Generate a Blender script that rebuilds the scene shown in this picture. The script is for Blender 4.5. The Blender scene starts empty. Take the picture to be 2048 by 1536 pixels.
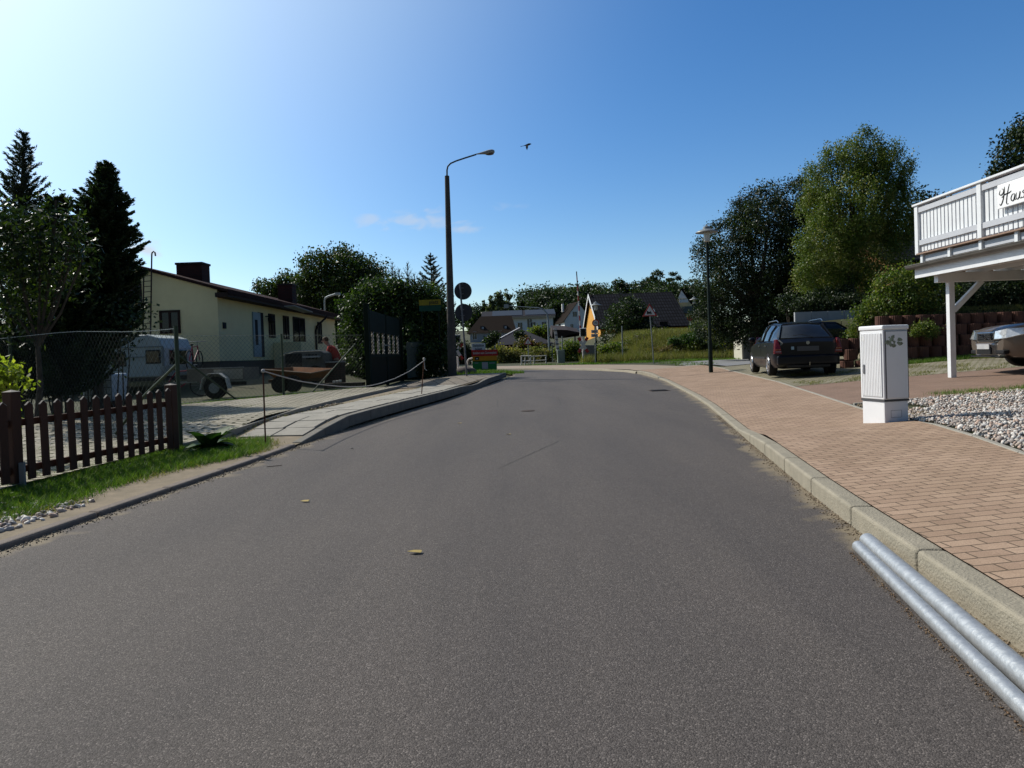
import bpy, bmesh, math, random
import numpy as np
from mathutils import Vector, Matrix
rng = np.random.default_rng(7); random.seed(7)
R = math.radians
# ------------------------------------------------------------------ camera, world, sun
F = 1380.; CH = 1.3; S = .009; PITCH = R(-1.0); ROLL = R(2.0); SHF = -35.9
sc = bpy.context.scene; COL = sc.collection
cam = bpy.data.cameras.new("camera"); camo = bpy.data.objects.new("camera", cam); COL.objects.link(camo); sc.camera = camo
cam.sensor_width = 36; cam.lens = 36*F/2048; cam.shift_y = SHF/2048; cam.clip_end = 9000; cam.clip_start = .05
_f = Vector((0, math.cos(PITCH), math.sin(PITCH))); _r = Vector((1, 0, 0)); _u = _r.cross(_f)
AX = (_r*math.cos(ROLL)-_u*math.sin(ROLL), _r*math.sin(ROLL)+_u*math.cos(ROLL), _f)
mw = Matrix((AX[0], AX[1], -AX[2])).transposed().to_4x4(); mw.translation = (0, 0, CH); camo.matrix_world = mw
SUN = Vector((-.84, .54, 0)).normalized(); SEL = R(43)
SUND = Vector((SUN.x*math.cos(SEL), SUN.y*math.cos(SEL), math.sin(SEL)))
w = bpy.data.worlds.new("World"); sc.world = w; w.use_nodes = True; nt = w.node_tree
sky = nt.nodes.new('ShaderNodeTexSky'); sky.sky_type = 'NISHITA'; sky.sun_disc = False
sky.sun_elevation = SEL; sky.sun_rotation = math.atan2(SUN.x, SUN.y); sky.air_density = 1.0; sky.dust_density = .35; sky.ozone_density = 3.0
bg = nt.nodes['Background']; bg.inputs[1].default_value = .13
# sky colour slightly more saturated, a bright aureole of hazy air round the sun, and a few thin low clouds
NW = nt.nodes.new; LW = nt.links.new
hs = NW('ShaderNodeHueSaturation'); hs.inputs['Saturation'].default_value = 1.3; hs.inputs['Hue'].default_value = .504; LW(sky.outputs[0], hs.inputs['Color'])
tc = NW('ShaderNodeTexCoord'); dt = NW('ShaderNodeVectorMath'); dt.operation = 'DOT_PRODUCT'; LW(tc.outputs['Generated'], dt.inputs[0]); dt.inputs[1].default_value = SUND
mr = NW('ShaderNodeMapRange'); mr.inputs['From Min'].default_value = .38; mr.inputs['From Max'].default_value = 1; LW(dt.outputs['Value'], mr.inputs['Value'])
pw = NW('ShaderNodeMath'); pw.operation = 'POWER'; pw.inputs[1].default_value = 2.9; LW(mr.outputs[0], pw.inputs[0])
gl = NW('ShaderNodeMixRGB'); gl.blend_type = 'ADD'; gl.inputs[2].default_value = (7.6, 8.0, 5.6, 1); LW(pw.outputs[0], gl.inputs[0]); LW(hs.outputs[0], gl.inputs[1])
def cloud(px, py, rx, ry, amt, prev, seed):
    d = ray_(px, py).normalized(); x = d.cross(Vector((0, 0, 1))).normalized(); y = x.cross(d)
    a = NW('ShaderNodeVectorMath'); a.operation = 'DOT_PRODUCT'; a.inputs[1].default_value = x/rx; LW(tc.outputs['Generated'], a.inputs[0])
    b = NW('ShaderNodeVectorMath'); b.operation = 'DOT_PRODUCT'; b.inputs[1].default_value = y/ry; LW(tc.outputs['Generated'], b.inputs[0])
    cx = NW('ShaderNodeCombineXYZ'); LW(a.outputs['Value'], cx.inputs[0]); LW(b.outputs['Value'], cx.inputs[1]); ln = NW('ShaderNodeVectorMath'); ln.operation = 'LENGTH'; LW(cx.outputs[0], ln.inputs[0])
    no = NW('ShaderNodeTexNoise'); no.inputs['Scale'].default_value = 26; no.inputs['Detail'].default_value = 7; no.inputs['Distortion'].default_value = .6; mp = NW('ShaderNodeMapping'); mp.inputs['Location'].default_value = (seed, seed, 0); mp.inputs['Scale'].default_value = (1, 1, 2.2); LW(tc.outputs['Generated'], mp.inputs[0]); LW(mp.outputs[0], no.inputs['Vector'])
    m1 = NW('ShaderNodeMath'); m1.operation = 'MULTIPLY_ADD'; m1.inputs[1].default_value = 2.4; LW(no.outputs['Fac'], m1.inputs[0]); m1.inputs[2].default_value = -.55
    m2 = NW('ShaderNodeMath'); m2.operation = 'SUBTRACT'; LW(m1.outputs[0], m2.inputs[0]); LW(ln.outputs['Value'], m2.inputs[1])
    fr = NW('ShaderNodeVectorMath'); fr.operation = 'DOT_PRODUCT'; fr.inputs[1].default_value = d; LW(tc.outputs['Generated'], fr.inputs[0]); g0 = NW('ShaderNodeMath'); g0.operation = 'GREATER_THAN'; g0.inputs[1].default_value = .5; LW(fr.outputs['Value'], g0.inputs[0])
    m3 = NW('ShaderNodeMapRange'); m3.interpolation_type = 'SMOOTHSTEP'; m3.inputs['From Min'].default_value = -.1; m3.inputs['From Max'].default_value = .7; m3.inputs['To Max'].default_value = amt; LW(m2.outputs[0], m3.inputs['Value'])
    m4 = NW('ShaderNodeMath'); m4.operation = 'MULTIPLY'; LW(m3.outputs[0], m4.inputs[0]); LW(g0.outputs[0], m4.inputs[1])
    mx = NW('ShaderNodeMixRGB'); LW(m4.outputs[0], mx.inputs[0]); LW(prev, mx.inputs[1]); mx.inputs[2].default_value = (5.2, 5.3, 5.6, 1); return mx.outputs[0]
def ray_(px, py): return AX[0]*((px-1024)/F)+AX[1]*(-(py-768-SHF)/F)+AX[2]
o_ = gl.outputs[0]
for args in ((830, 440, .085, .022, .42, 0), (925, 458, .045, .012, .4, 3), (742, 438, .03, .018, .35, 5), (290, 500, .04, .02, .7, 7), (1035, 412, .04, .01, .12, 9)): o_ = cloud(*args[:5], o_, args[5])
# sky darkened by direction, overhead and behind the camera, to cut the fill light
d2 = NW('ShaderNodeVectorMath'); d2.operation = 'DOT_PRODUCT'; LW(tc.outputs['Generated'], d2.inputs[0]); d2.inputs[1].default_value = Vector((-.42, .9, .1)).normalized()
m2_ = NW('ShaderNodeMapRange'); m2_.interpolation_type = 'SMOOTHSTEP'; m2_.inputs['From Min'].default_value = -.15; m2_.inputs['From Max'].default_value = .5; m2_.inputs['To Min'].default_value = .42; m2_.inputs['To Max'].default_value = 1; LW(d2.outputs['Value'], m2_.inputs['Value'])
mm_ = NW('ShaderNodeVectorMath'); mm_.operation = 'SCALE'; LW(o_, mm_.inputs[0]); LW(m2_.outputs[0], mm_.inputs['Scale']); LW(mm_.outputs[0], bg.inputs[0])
sl = bpy.data.lights.new("sun", 'SUN'); so = bpy.data.objects.new("sun", sl); COL.objects.link(so)
sl.energy = 4.6; sl.angle = R(.5); sl.color = (1, .95, .86)
so.rotation_euler = SUND.to_track_quat('Z', 'Y').to_euler()
sc.view_settings.view_transform = 'Standard'; sc.view_settings.look = 'None'; sc.view_settings.exposure = 0.0; sc.view_settings.gamma = 1
sc.render.resolution_x = 1024; sc.render.resolution_y = 768

# ------------------------------------------------------------------ terrain and pixel helpers
_R = np.array([(-8, .6), (2.77, 2.02), (4.68, 2.28), (5.73, 2.45), (8.69, 2.97), (13.5, 3.84), (16, 4.22), (23.3, 5.14), (28.2, 5.42), (31.5, 5.3), (34.5, 4.4), (38, 2.6), (40, 1), (43, -3), (47, -12), (50, -32)])
_L = np.array([(-8, -4.5), (4.8, -3.64), (7.03, -3.38), (8.6, -3.2), (11.2, -3.0), (15, -2.35), (18.5, -1.69), (23.2, -1.1), (28, -.5), (33, .1), (35, -.4), (37, -2.5), (39.5, -8), (41.5, -18), (43, -32)])
def KR(y): return np.interp(y, _R[:, 0], _R[:, 1])
def KL(y): return np.interp(y, _L[:, 0], _L[:, 1])
def sm(t, a, b):
    t = np.clip((np.asarray(t, float)-a)/(b-a), 0, 1); return t*t*(3-2*t)
def offR(y): return .13-.09*sm(y, 8.2, 9.4)+.08*sm(y, 24, 27)-.07*sm(y, 32, 36)
def offL(y): return .03+.11*sm(y, 10, 12)-.06*sm(y, 31, 34)
def h(x, y):
    x = np.asarray(x, float); y = np.asarray(y, float)
    z = S*np.clip(y, -20, 60)+.06*np.clip(y-60, 0, 130)
    dr = x-KR(y); dl = KL(y)-x
    z = z+np.where(dr > 0, offR(y)+.052*np.clip(dr, 0, 9)*(1-sm(y, 28.5, 35)), 0)+np.where(dl > 0, offL(y)+.08*sm(y, 10, 12.5)*(1-sm(y, 30, 33))*(1-sm(dl, 1.5, 3)), 0)
    z = z+.42*sm(-x, 5.8, 8.5)*sm(y, 21.5, 26)*(1-sm(y, 60, 80))
    xb = 11.3+2.5*sm(y, 23.0, 23.9)-2*sm(y, 28.5, 29.6)+.385*np.clip(y-30, 0, 30)
    z = z+1.5*sm(y, 21.95, 22.4)*sm(x, xb, xb+.8)*(1-sm(y, 44, 50))+.6*sm(y, 30.1, 30.6)*sm(x, xb, xb+.8)*(1-sm(y, 44, 50))
    z = z+1.75*sm(y, 48, 54)*sm(x, 6.5, 11)*(1-sm(y, 75, 95))
    return z
def ray(px, py):
    d = AX[0]*((px-1024)/F)+AX[1]*(-(py-768-SHF)/F)+AX[2]
    return d/d.y
def P(px, py, Y):
    return ray(px, py)*Y+Vector((0, 0, CH))
def G(px, py, off=0.):
    d = ray(px, py); t = 3.0; lo = .5
    for i in range(4000):
        t = lo*(1.003**i)
        if CH+d.z*t <= float(h(d.x*t, t))+off or t > 400: break
    return Vector((d.x*t, t, float(h(d.x*t, t))+off))
def GY(px, Y, off=0.):
    """point on the ground at column px (near the horizon row) and depth Y"""
    x = ray(px, 700).x*Y; return Vector((x, Y, float(h(x, Y))+off))

# ------------------------------------------------------------------ materials
MATS = {}
def nodes(name):
    m = bpy.data.materials.new(name); m.use_nodes = True; n = m.node_tree
    return m, n, n.nodes['Principled BSDF'], n.nodes, n.links
def mat(name, c, c2=None, rough=.8, scale=4., bump=0., bscale=40., metal=0., spec=.3, c3=None, detail=6, coat=0, stretch=None):
    if name in MATS: return MATS[name]
    m, n, b, N, L = nodes(name); MATS[name] = m
    b.inputs['Roughness'].default_value = rough; b.inputs['Metallic'].default_value = metal
    b.inputs['Specular IOR Level'].default_value = spec; b.inputs['Coat Weight'].default_value = coat; b.inputs['Coat Roughness'].default_value = .05
    g = N.new('ShaderNodeNewGeometry'); vec = g.outputs['Position']
    if stretch:
        mp = N.new('ShaderNodeMapping'); mp.inputs['Scale'].default_value = stretch; L.new(vec, mp.inputs['Vector']); vec = mp.outputs[0]
    if c2 is None: c2 = tuple(v*.82 for v in c)
    t = N.new('ShaderNodeTexNoise'); t.inputs['Scale'].default_value = scale; t.inputs['Detail'].default_value = detail; t.inputs['Roughness'].default_value = .65
    L.new(vec, t.inputs['Vector'])
    r = N.new('ShaderNodeValToRGB'); e = r.color_ramp.elements
    e[0].position = .32; e[0].color = (*c, 1); e[1].position = .68; e[1].color = (*c2, 1)
    if c3:
        x = e.new(.8); x.color = (*c3, 1)
    L.new(t.outputs['Fac'], r.inputs[0]); L.new(r.outputs[0], b.inputs['Base Color'])
    if bump:
        t2 = N.new('ShaderNodeTexNoise'); t2.inputs['Scale'].default_value = bscale; t2.inputs['Detail'].default_value = 4; L.new(vec, t2.inputs['Vector'])
        bp = N.new('ShaderNodeBump'); bp.inputs['Strength'].default_value = bump; bp.inputs['Distance'].default_value = .01
        L.new(t2.outputs['Fac'], bp.inputs['Height']); L.new(bp.outputs[0], b.inputs['Normal'])
    return m
def leafmat(name, ca, cb, cc, trans=.35, rough=.5):
    if name in MATS: return MATS[name]
    m, n, b, N, L = nodes(name); MATS[name] = m
    a = N.new('ShaderNodeAttribute'); a.attribute_name = 'v'
    r = N.new('ShaderNodeValToRGB'); e = r.color_ramp.elements
    e[0].position = .0; e[0].color = (*ca, 1); e[1].position = 1; e[1].color = (*cc, 1); x = e.new(.6); x.color = (*cb, 1)
    L.new(a.outputs['Fac'], r.inputs[0]); L.new(r.outputs[0], b.inputs['Base Color'])
    b.inputs['Roughness'].default_value = rough; b.inputs['Specular IOR Level'].default_value = .3
    tr = N.new('ShaderNodeBsdfTranslucent'); mx = N.new('ShaderNodeMixShader'); mx.inputs[0].default_value = trans
    mulc = N.new('ShaderNodeMixRGB'); mulc.blend_type = 'MULTIPLY'; mulc.inputs[0].default_value = 1; mulc.inputs[2].default_value = (1.3, 1.5, .5, 1)
    L.new(r.outputs[0], mulc.inputs[1]); L.new(mulc.outputs[0], tr.inputs[0])
    L.new(b.outputs[0], mx.inputs[1]); L.new(tr.outputs[0], mx.inputs[2]); L.new(mx.outputs[0], N['Material Output'].inputs[0])
    return m
def asphalt_mat():
    m, n, b, N, L = nodes('asphalt')
    g = N.new('ShaderNodeNewGeometry'); P_ = g.outputs['Position']
    v = N.new('ShaderNodeTexVoronoi'); v.inputs['Scale'].default_value = 185; L.new(P_, v.inputs['Vector'])
    r = N.new('ShaderNodeValToRGB'); e = r.color_ramp.elements
    e[0].position = 0; e[0].color = (.048, .041, .037, 1); e[1].position = 1; e[1].color = (.19, .166, .15, 1)
    for p, c in ((.35, (.074, .064, .058)), (.8, (.099, .086, .078)), (.93, (.132, .115, .105))):
        x = e.new(p); x.color = (*c, 1)
    sx = N.new('ShaderNodeSeparateColor'); L.new(v.outputs['Color'], sx.inputs[0]); L.new(sx.outputs[0], r.inputs[0])
    mpp = N.new('ShaderNodeMapping'); mpp.inputs['Scale'].default_value = (1.3, .22, 1); mpp.inputs['Rotation'].default_value = (0, 0, .12); L.new(P_, mpp.inputs['Vector'])
    no = N.new('ShaderNodeTexNoise'); no.inputs['Scale'].default_value = .8; no.inputs['Detail'].default_value = 9; no.inputs['Roughness'].default_value = .62; L.new(mpp.outputs[0], no.inputs['Vector'])
    r2 = N.new('ShaderNodeValToRGB'); r2.color_ramp.elements[0].position = .3; r2.color_ramp.elements[0].color = (.8, .8, .82, 1); r2.color_ramp.elements[1].position = .75; r2.color_ramp.elements[1].color = (1.16, 1.14, 1.11, 1)
    L.new(no.outputs['Fac'], r2.inputs[0])
    mu = N.new('ShaderNodeMixRGB'); mu.blend_type = 'MULTIPLY'; mu.inputs[0].default_value = 1; L.new(r.outputs[0], mu.inputs[1]); L.new(r2.outputs[0], mu.inputs[2])
    # sand dust collecting along the kerbs (attribute 'e' = distance to the kerb line)
    at = N.new('ShaderNodeAttribute'); at.attribute_name = 'e'
    n3 = N.new('ShaderNodeTexNoise'); n3.inputs['Scale'].default_value = 3; n3.inputs['Detail'].default_value = 8; L.new(P_, n3.inputs['Vector'])
    ma = N.new('ShaderNodeMath'); ma.operation = 'MULTIPLY_ADD'; ma.inputs[1].default_value = .9; L.new(n3.outputs['Fac'], ma.inputs[0]); ma.inputs[2].default_value = -.28
    su = N.new('ShaderNodeMath'); su.operation = 'SUBTRACT'; L.new(ma.outputs[0], su.inputs[0]); L.new(at.outputs['Fac'], su.inputs[1])
    r3 = N.new('ShaderNodeMapRange'); r3.inputs['From Min'].default_value = -.02; r3.inputs['From Max'].default_value = .14; L.new(su.outputs[0], r3.inputs['Value'])
    mk = N.new('ShaderNodeMath'); mk.operation = 'MULTIPLY'; mk.inputs[1].default_value = .75; L.new(r3.outputs[0], mk.inputs[0])
    m2 = N.new('ShaderNodeMixRGB'); L.new(mk.outputs[0], m2.inputs[0]); L.new(mu.outputs[0], m2.inputs[1]); m2.inputs[2].default_value = (.23, .185, .12, 1)
    L.new(m2.outputs[0], b.inputs['Base Color']); b.inputs['Roughness'].default_value = .8; b.inputs['Specular IOR Level'].default_value = .25
    bp = N.new('ShaderNodeBump'); bp.inputs['Strength'].default_value = .6; bp.inputs['Distance'].default_value = .004; bp.invert = True
    L.new(v.outputs['Distance'], bp.inputs['Height']); L.new(bp.outputs[0], b.inputs['Normal'])
    return m
def brick_mat(name, c1, c2, cm, bw, rh, mortar, rot=0., offset=.5, spread=.6, bump=.4, stain=(.7, .68, .62), plane='xy'):
    m, n, b, N, L = nodes(name); MATS[name] = m
    g = N.new('ShaderNodeNewGeometry'); mp = N.new('ShaderNodeMapping'); vec = g.outputs['Position']
    if plane != 'xy':
        sx = N.new('ShaderNodeSeparateXYZ'); cx = N.new('ShaderNodeCombineXYZ'); L.new(vec, sx.inputs[0])
        L.new(sx.outputs['X' if plane == 'xz' else 'Y'], cx.inputs[0]); L.new(sx.outputs['Z'], cx.inputs[1]); vec = cx.outputs[0]
    mp.inputs['Rotation'].default_value = (0, 0, rot); L.new(vec, mp.inputs['Vector'])
    t = N.new('ShaderNodeTexBrick'); t.inputs['Scale'].default_value = 1; t.inputs['Brick Width'].default_value = bw; t.inputs['Row Height'].default_value = rh
    t.inputs['Mortar Size'].default_value = mortar; t.inputs['Mortar Smooth'].default_value = .3; t.inputs['Bias'].default_value = 0; t.offset = offset
    t.inputs['Color1'].default_value = (*c1, 1); t.inputs['Color2'].default_value = (*c2, 1); t.inputs['Mortar'].default_value = (*cm, 1)
    L.new(mp.outputs[0], t.inputs['Vector'])
    no = N.new('ShaderNodeTexNoise'); no.inputs['Scale'].default_value = 1.3; no.inputs['Detail'].default_value = 9; no.inputs['Roughness'].default_value = .7; L.new(g.outputs['Position'], no.inputs['Vector'])
    r = N.new('ShaderNodeValToRGB'); r.color_ramp.elements[0].position = .35; r.color_ramp.elements[0].color = (*stain, 1); r.color_ramp.elements[1].position = .65; r.color_ramp.elements[1].color = (1.1, 1.1, 1.1, 1)
    L.new(no.outputs['Fac'], r.inputs[0])
    mu = N.new('ShaderNodeMixRGB'); mu.blend_type = 'MULTIPLY'; mu.inputs[0].default_value = spread; L.new(t.outputs['Color'], mu.inputs[1]); L.new(r.outputs[0], mu.inputs[2])
    n5 = N.new('ShaderNodeTexNoise'); n5.inputs['Scale'].default_value = 140; n5.inputs['Detail'].default_value = 3; L.new(g.outputs['Position'], n5.inputs['Vector'])
    r5 = N.new('ShaderNodeValToRGB'); r5.color_ramp.elements[0].color = (.8, .8, .8, 1); r5.color_ramp.elements[1].color = (1.2, 1.2, 1.2, 1); r5.color_ramp.elements[0].position = .35; r5.color_ramp.elements[1].position = .65; L.new(n5.outputs['Fac'], r5.inputs[0])
    m5 = N.new('ShaderNodeMixRGB'); m5.blend_type = 'MULTIPLY'; m5.inputs[0].default_value = .8; L.new(mu.outputs[0], m5.inputs[1]); L.new(r5.outputs[0], m5.inputs[2])
    L.new(m5.outputs[0], b.inputs['Base Color']); b.inputs['Roughness'].default_value = .85; b.inputs['Specular IOR Level'].default_value = .2
    iv = N.new('ShaderNodeMath'); iv.operation = 'SUBTRACT'; iv.inputs[0].default_value = 1; L.new(t.outputs['Fac'], iv.inputs[1])
    bp = N.new('ShaderNodeBump'); bp.inputs['Strength'].default_value = bump; bp.inputs['Distance'].default_value = .01; L.new(iv.outputs[0], bp.inputs['Height']); L.new(bp.outputs[0], b.inputs['Normal'])
    return m
WHITE = lambda: mat('white_paint', (.74, .75, .76), (.66, .67, .68), rough=.5, scale=3)
GLASS = lambda: mat('dark_glass', (.012, .014, .017), (.02, .022, .026), rough=.06, spec=.6)
DARK = lambda: mat('dark_void', (.01, .01, .011), rough=.8)
GALV = lambda: mat('galvanised', (.42, .44, .46), (.32, .34, .36), rough=.45, scale=12, metal=.7)
DGREEN = lambda: mat('dark_green_paint', (.006, .014, .011), (.01, .02, .015), rough=.6, scale=8, spec=.2)
DGREY = lambda: mat('dark_grey_paint', (.03, .035, .036), (.045, .05, .05), rough=.45, scale=8)
BARK = lambda: mat('bark', (.045, .035, .027), (.09, .072, .055), rough=.95, scale=9, bump=.8, bscale=30)

# ------------------------------------------------------------------ mesh helpers
EMP = {}
class MB:
    def __init__(s): s.v = []; s.f = []; s.sm = False
    def add(s, vs, fs):
        o = len(s.v); s.v += [tuple(v) for v in vs]; s.f += [tuple(i+o for i in f) for f in fs]; return s
    def box(s, c, d, rz=0, M=None):
        x, y, z = d[0]/2, d[1]/2, d[2]/2
        vs = [Vector((a*x, b*y, e*z)) for a in (-1, 1) for b in (-1, 1) for e in (-1, 1)]
        m = M if M is not None else Matrix.Rotation(rz, 3, 'Z')
        vs = [m @ v+Vector(c) for v in vs]
        return s.add(vs, [(0, 1, 3, 2), (4, 6, 7, 5), (0, 4, 5, 1), (2, 3, 7, 6), (0, 2, 6, 4), (1, 5, 7, 3)])
    def bx(s, a, b):
        a = Vector(a); b = Vector(b); return s.box((a+b)/2, [abs(t) for t in (b-a)])
    def beam(s, p, q, w_, h_, up=(0, 0, 1)):
        p = Vector(p); q = Vector(q); d = q-p; L = d.length; d.normalize(); u = Vector(up)
        if abs(d.dot(u)) > .98: u = Vector((0, 1, 0))
        a = d.cross(u).normalized(); b = a.cross(d).normalized()
        return s.box((p+q)/2, (w_, L, h_), M=Matrix((a, d, b)).transposed())
    def tube(s, pts, r, n=8, cap=True):
        pts = [Vector(p) for p in pts]; rs = r if isinstance(r, (list, tuple)) else [r]*len(pts); o = len(s.v)
        prev = None
        for i, p in enumerate(pts):
            t = (pts[min(i+1, len(pts)-1)]-pts[max(i-1, 0)]).normalized()
            if prev is None: a = t.orthogonal().normalized()
            else: a = (prev-t*prev.dot(t)).normalized()
            prev = a; b = t.cross(a)
            for k in range(n):
                th = 2*math.pi*k/n; s.v.append(tuple(p+(a*math.cos(th)+b*math.sin(th))*rs[i]))
        for i in range(len(pts)-1):
            for k in range(n):
                k2 = (k+1) % n; s.f.append((o+i*n+k, o+i*n+k2, o+(i+1)*n+k2, o+(i+1)*n+k))
        if cap:
            s.f.append(tuple(o+k for k in reversed(range(n)))); e = o+(len(pts)-1)*n; s.f.append(tuple(e+k for k in range(n)))
        return s
    def lathe(s, c, prof, n=20, axis='z'):
        c = Vector(c); o = len(s.v)
        for r, z in prof:
            for k in range(n):
                th = 2*math.pi*k/n; a, b = r*math.cos(th), r*math.sin(th)
                s.v.append(tuple(c+(Vector((a, b, z)) if axis == 'z' else Vector((z, a, b)) if axis == 'x' else Vector((b, z, a)))))
        for i in range(len(prof)-1):
            for k in range(n):
                k2 = (k+1) % n; s.f.append((o+i*n+k, o+i*n+k2, o+(i+1)*n+k2, o+(i+1)*n+k))
        s.f.append(tuple(o+k for k in reversed(range(n)))); e = o+(len(prof)-1)*n; s.f.append(tuple(e+k for k in range(n)))
        return s
    def prism(s, poly, vec):
        n = len(poly); vec = Vector(vec); a = [Vector(p) for p in poly]
        return s.add(a+[p+vec for p in a], [tuple(range(n))[::-1], tuple(range(n, 2*n))]+[(i, (i+1) % n, n+(i+1) % n, n+i) for i in range(n)])
    def ball(s, c, r, n=10, m=7):
        r = r if isinstance(r, (tuple, list)) else (r, r, r); o = len(s.v)
        for j in range(m+1):
            ph = math.pi*j/m
            for k in range(n):
                th = 2*math.pi*k/n; s.v.append((c[0]+r[0]*math.sin(ph)*math.cos(th), c[1]+r[1]*math.sin(ph)*math.sin(th), c[2]+r[2]*math.cos(ph)))
        for j in range(m):
            for k in range(n):
                k2 = (k+1) % n; s.f.append((o+j*n+k, o+(j+1)*n+k, o+(j+1)*n+k2, o+j*n+k2))
        return s
    def xf(s, M):
        s.v = [tuple(M @ Vector(v)) for v in s.v]; return s
    def build(s, name, m, parent=None, smooth=False, bevel=0, world=True, seg=2):
        me = bpy.data.meshes.new(name); me.from_pydata(s.v, [], s.f); me.validate()
        b = bmesh.new(); b.from_mesh(me)
        bmesh.ops.remove_doubles(b, verts=b.verts, dist=1e-5); bmesh.ops.recalc_face_normals(b, faces=b.faces)
        b.to_mesh(me); b.free(); me.materials.append(m)
        if smooth:
            me.polygons.foreach_set('use_smooth', [True]*len(me.polygons))
            try: me.set_sharp_from_angle(angle=R(40))
            except Exception: pass
        o = bpy.data.objects.new(name, me); COL.objects.link(o); attach(o, parent, world)
        if bevel:
            bv = o.modifiers.new('bevel', 'BEVEL'); bv.width = bevel; bv.segments = seg; bv.limit_method = 'ANGLE'
        return o
def attach(o, parent, world=True):
    if parent is None: return
    o.parent = parent
    if world and parent.name in EMP: o.matrix_parent_inverse = EMP[parent.name].inverted()
def tag(o, label=None, cat=None, group=None, kind=None):
    if label: o['label'] = label
    if cat: o['category'] = cat
    if group: o['group'] = group
    if kind: o['kind'] = kind
    return o
def thing(name, label, cat, loc=(0, 0, 0), rz=0, group=None):
    o = bpy.data.objects.new(name, None); o.empty_display_size = .2; COL.objects.link(o); o.location = loc; o.rotation_euler = (0, 0, rz)
    EMP[o.name] = Matrix.Translation(Vector(loc)) @ Matrix.Rotation(rz, 4, 'Z')
    return tag(o, label, cat, group)
def npmesh(name, V, Fq, m, parent=None, attr=None, smooth=False, world=True, vattr=None):
    """V (n,3), Fq (k,3|4) numpy"""
    me = bpy.data.meshes.new(name); k = Fq.shape[1]
    me.vertices.add(len(V)); me.vertices.foreach_set('co', V.astype(np.float32).ravel())
    me.loops.add(Fq.size); me.loops.foreach_set('vertex_index', Fq.astype(np.int32).ravel())
    me.polygons.add(len(Fq)); me.polygons.foreach_set('loop_start', np.arange(0, Fq.size, k, dtype=np.int32)); me.polygons.foreach_set('loop_total', np.full(len(Fq), k, dtype=np.int32))
    if smooth: me.polygons.foreach_set('use_smooth', np.ones(len(Fq), bool))
    me.update(calc_edges=True)
    if attr is not None:
        a = me.attributes.new('v', 'FLOAT', 'FACE'); a.data.foreach_set('value', attr.astype(np.float32))
    if vattr is not None:
        a = me.attributes.new('e', 'FLOAT', 'POINT'); a.data.foreach_set('value', vattr.astype(np.float32))
    me.materials.append(m); o = bpy.data.objects.new(name, me); COL.objects.link(o); attach(o, parent, world); return o
def unit(n):
    v = rng.normal(size=(n, 3)); return v/np.linalg.norm(v, axis=1)[:, None]
def leaves(name, C, size, m, parent=None, A=None, asp=.55, val=None, jit=.35, world=True):
    n = len(C); a = unit(n) if A is None else A+rng.normal(size=(n, 3))*.25
    a /= np.linalg.norm(a, axis=1)[:, None]; b = np.cross(a, unit(n)); b /= np.linalg.norm(b, axis=1)[:, None]
    l = (size*(1+jit*rng.uniform(-1, 1, n)))[:, None]
    V = np.stack([C-a*l/2, C+b*l*asp/2, C+a*l/2, C-b*l*asp/2], 1).reshape(-1, 3)
    Fq = np.arange(4*n).reshape(n, 4)
    v = rng.uniform(0, 1, n) if val is None else np.clip(val+rng.uniform(-.3, .3, n), 0, 1)
    return npmesh(name, V, Fq, m, parent, attr=v, world=world)
def crown_points(blobs, n, clump=.35, shell=(.5, 1.05), per=38, vs=.75):
    B = np.array(blobs, float); wt = (B[:, 3]*B[:, 4]+B[:, 3]*B[:, 5])**1.0; wt /= wt.sum()
    nc = max(6, n//per); idx = rng.choice(len(B), nc, p=wt); d = unit(nc)
    rr = shell[0]+(shell[1]-shell[0])*rng.uniform(0, 1, nc)**.6
    cc = B[idx, :3]+d*B[idx, 3:6]*rr[:, None]
    cs = clump*rng.uniform(.6, 1.5, nc); cv = rng.uniform(0, 1, nc)
    k = rng.integers(0, nc, n)
    return cc[k]+np.clip(rng.normal(size=(n, 3)), -1.7, 1.7)*cs[k][:, None]*np.array([1, 1, vs]), cv[k]
def tree(name, label, base, blobs, n, leaf, m, trunk_r=.18, clump=.35, group=None, cat='tree', per=38, limbs=True, shell=(.5, 1.05), asp=.6, vs=.75):
    t = thing(name, label, cat, base, group=group)
    C, v = crown_points(blobs, n, clump, shell, per, vs)
    leaves('crown', C, leaf, m, t, val=v, asp=asp)
    if limbs:
        b = Vector(base); mb = MB(); top = sum((Vector(q[:3]) for q in blobs), Vector())/len(blobs)
        hi = max(q[2] for q in blobs); fork = Vector((b.x*.7+top.x*.3, b.y*.7+top.y*.3, b.z+(hi-b.z)*.35))
        mb.tube([b-Vector((0, 0, .3)), b+Vector((0, 0, .25)), (b+fork)/2+Vector((.04, 0, 0)), fork], [trunk_r*1.25, trunk_r, trunk_r*.85, trunk_r*.7], 9)
        for q in blobs[:14]:
            c = Vector(q[:3]); mid = (fork+c)/2+Vector((0, 0, -.1*(c-fork).length)); mb.tube([fork, mid, c], [trunk_r*.55, trunk_r*.32, .02], 6)
        mb.build('trunk', BARK(), t, smooth=True)
    return t
def pblobs(lst, Y, seed=0, ky=.9):
    """blobs from outline columns: (px,py,rpx[,dY]) at depth Y"""
    out = []; r_ = random.Random(seed)
    for q in lst:
        dy = q[3] if len(q) > 3 else r_.uniform(-1, 1)*q[2]/F*Y*.6
        p = P(q[0], q[1], Y+dy); rr = q[2]/F*Y; out.append((p.x, p.y, p.z, rr, rr*ky, rr*.95))
    return out
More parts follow.
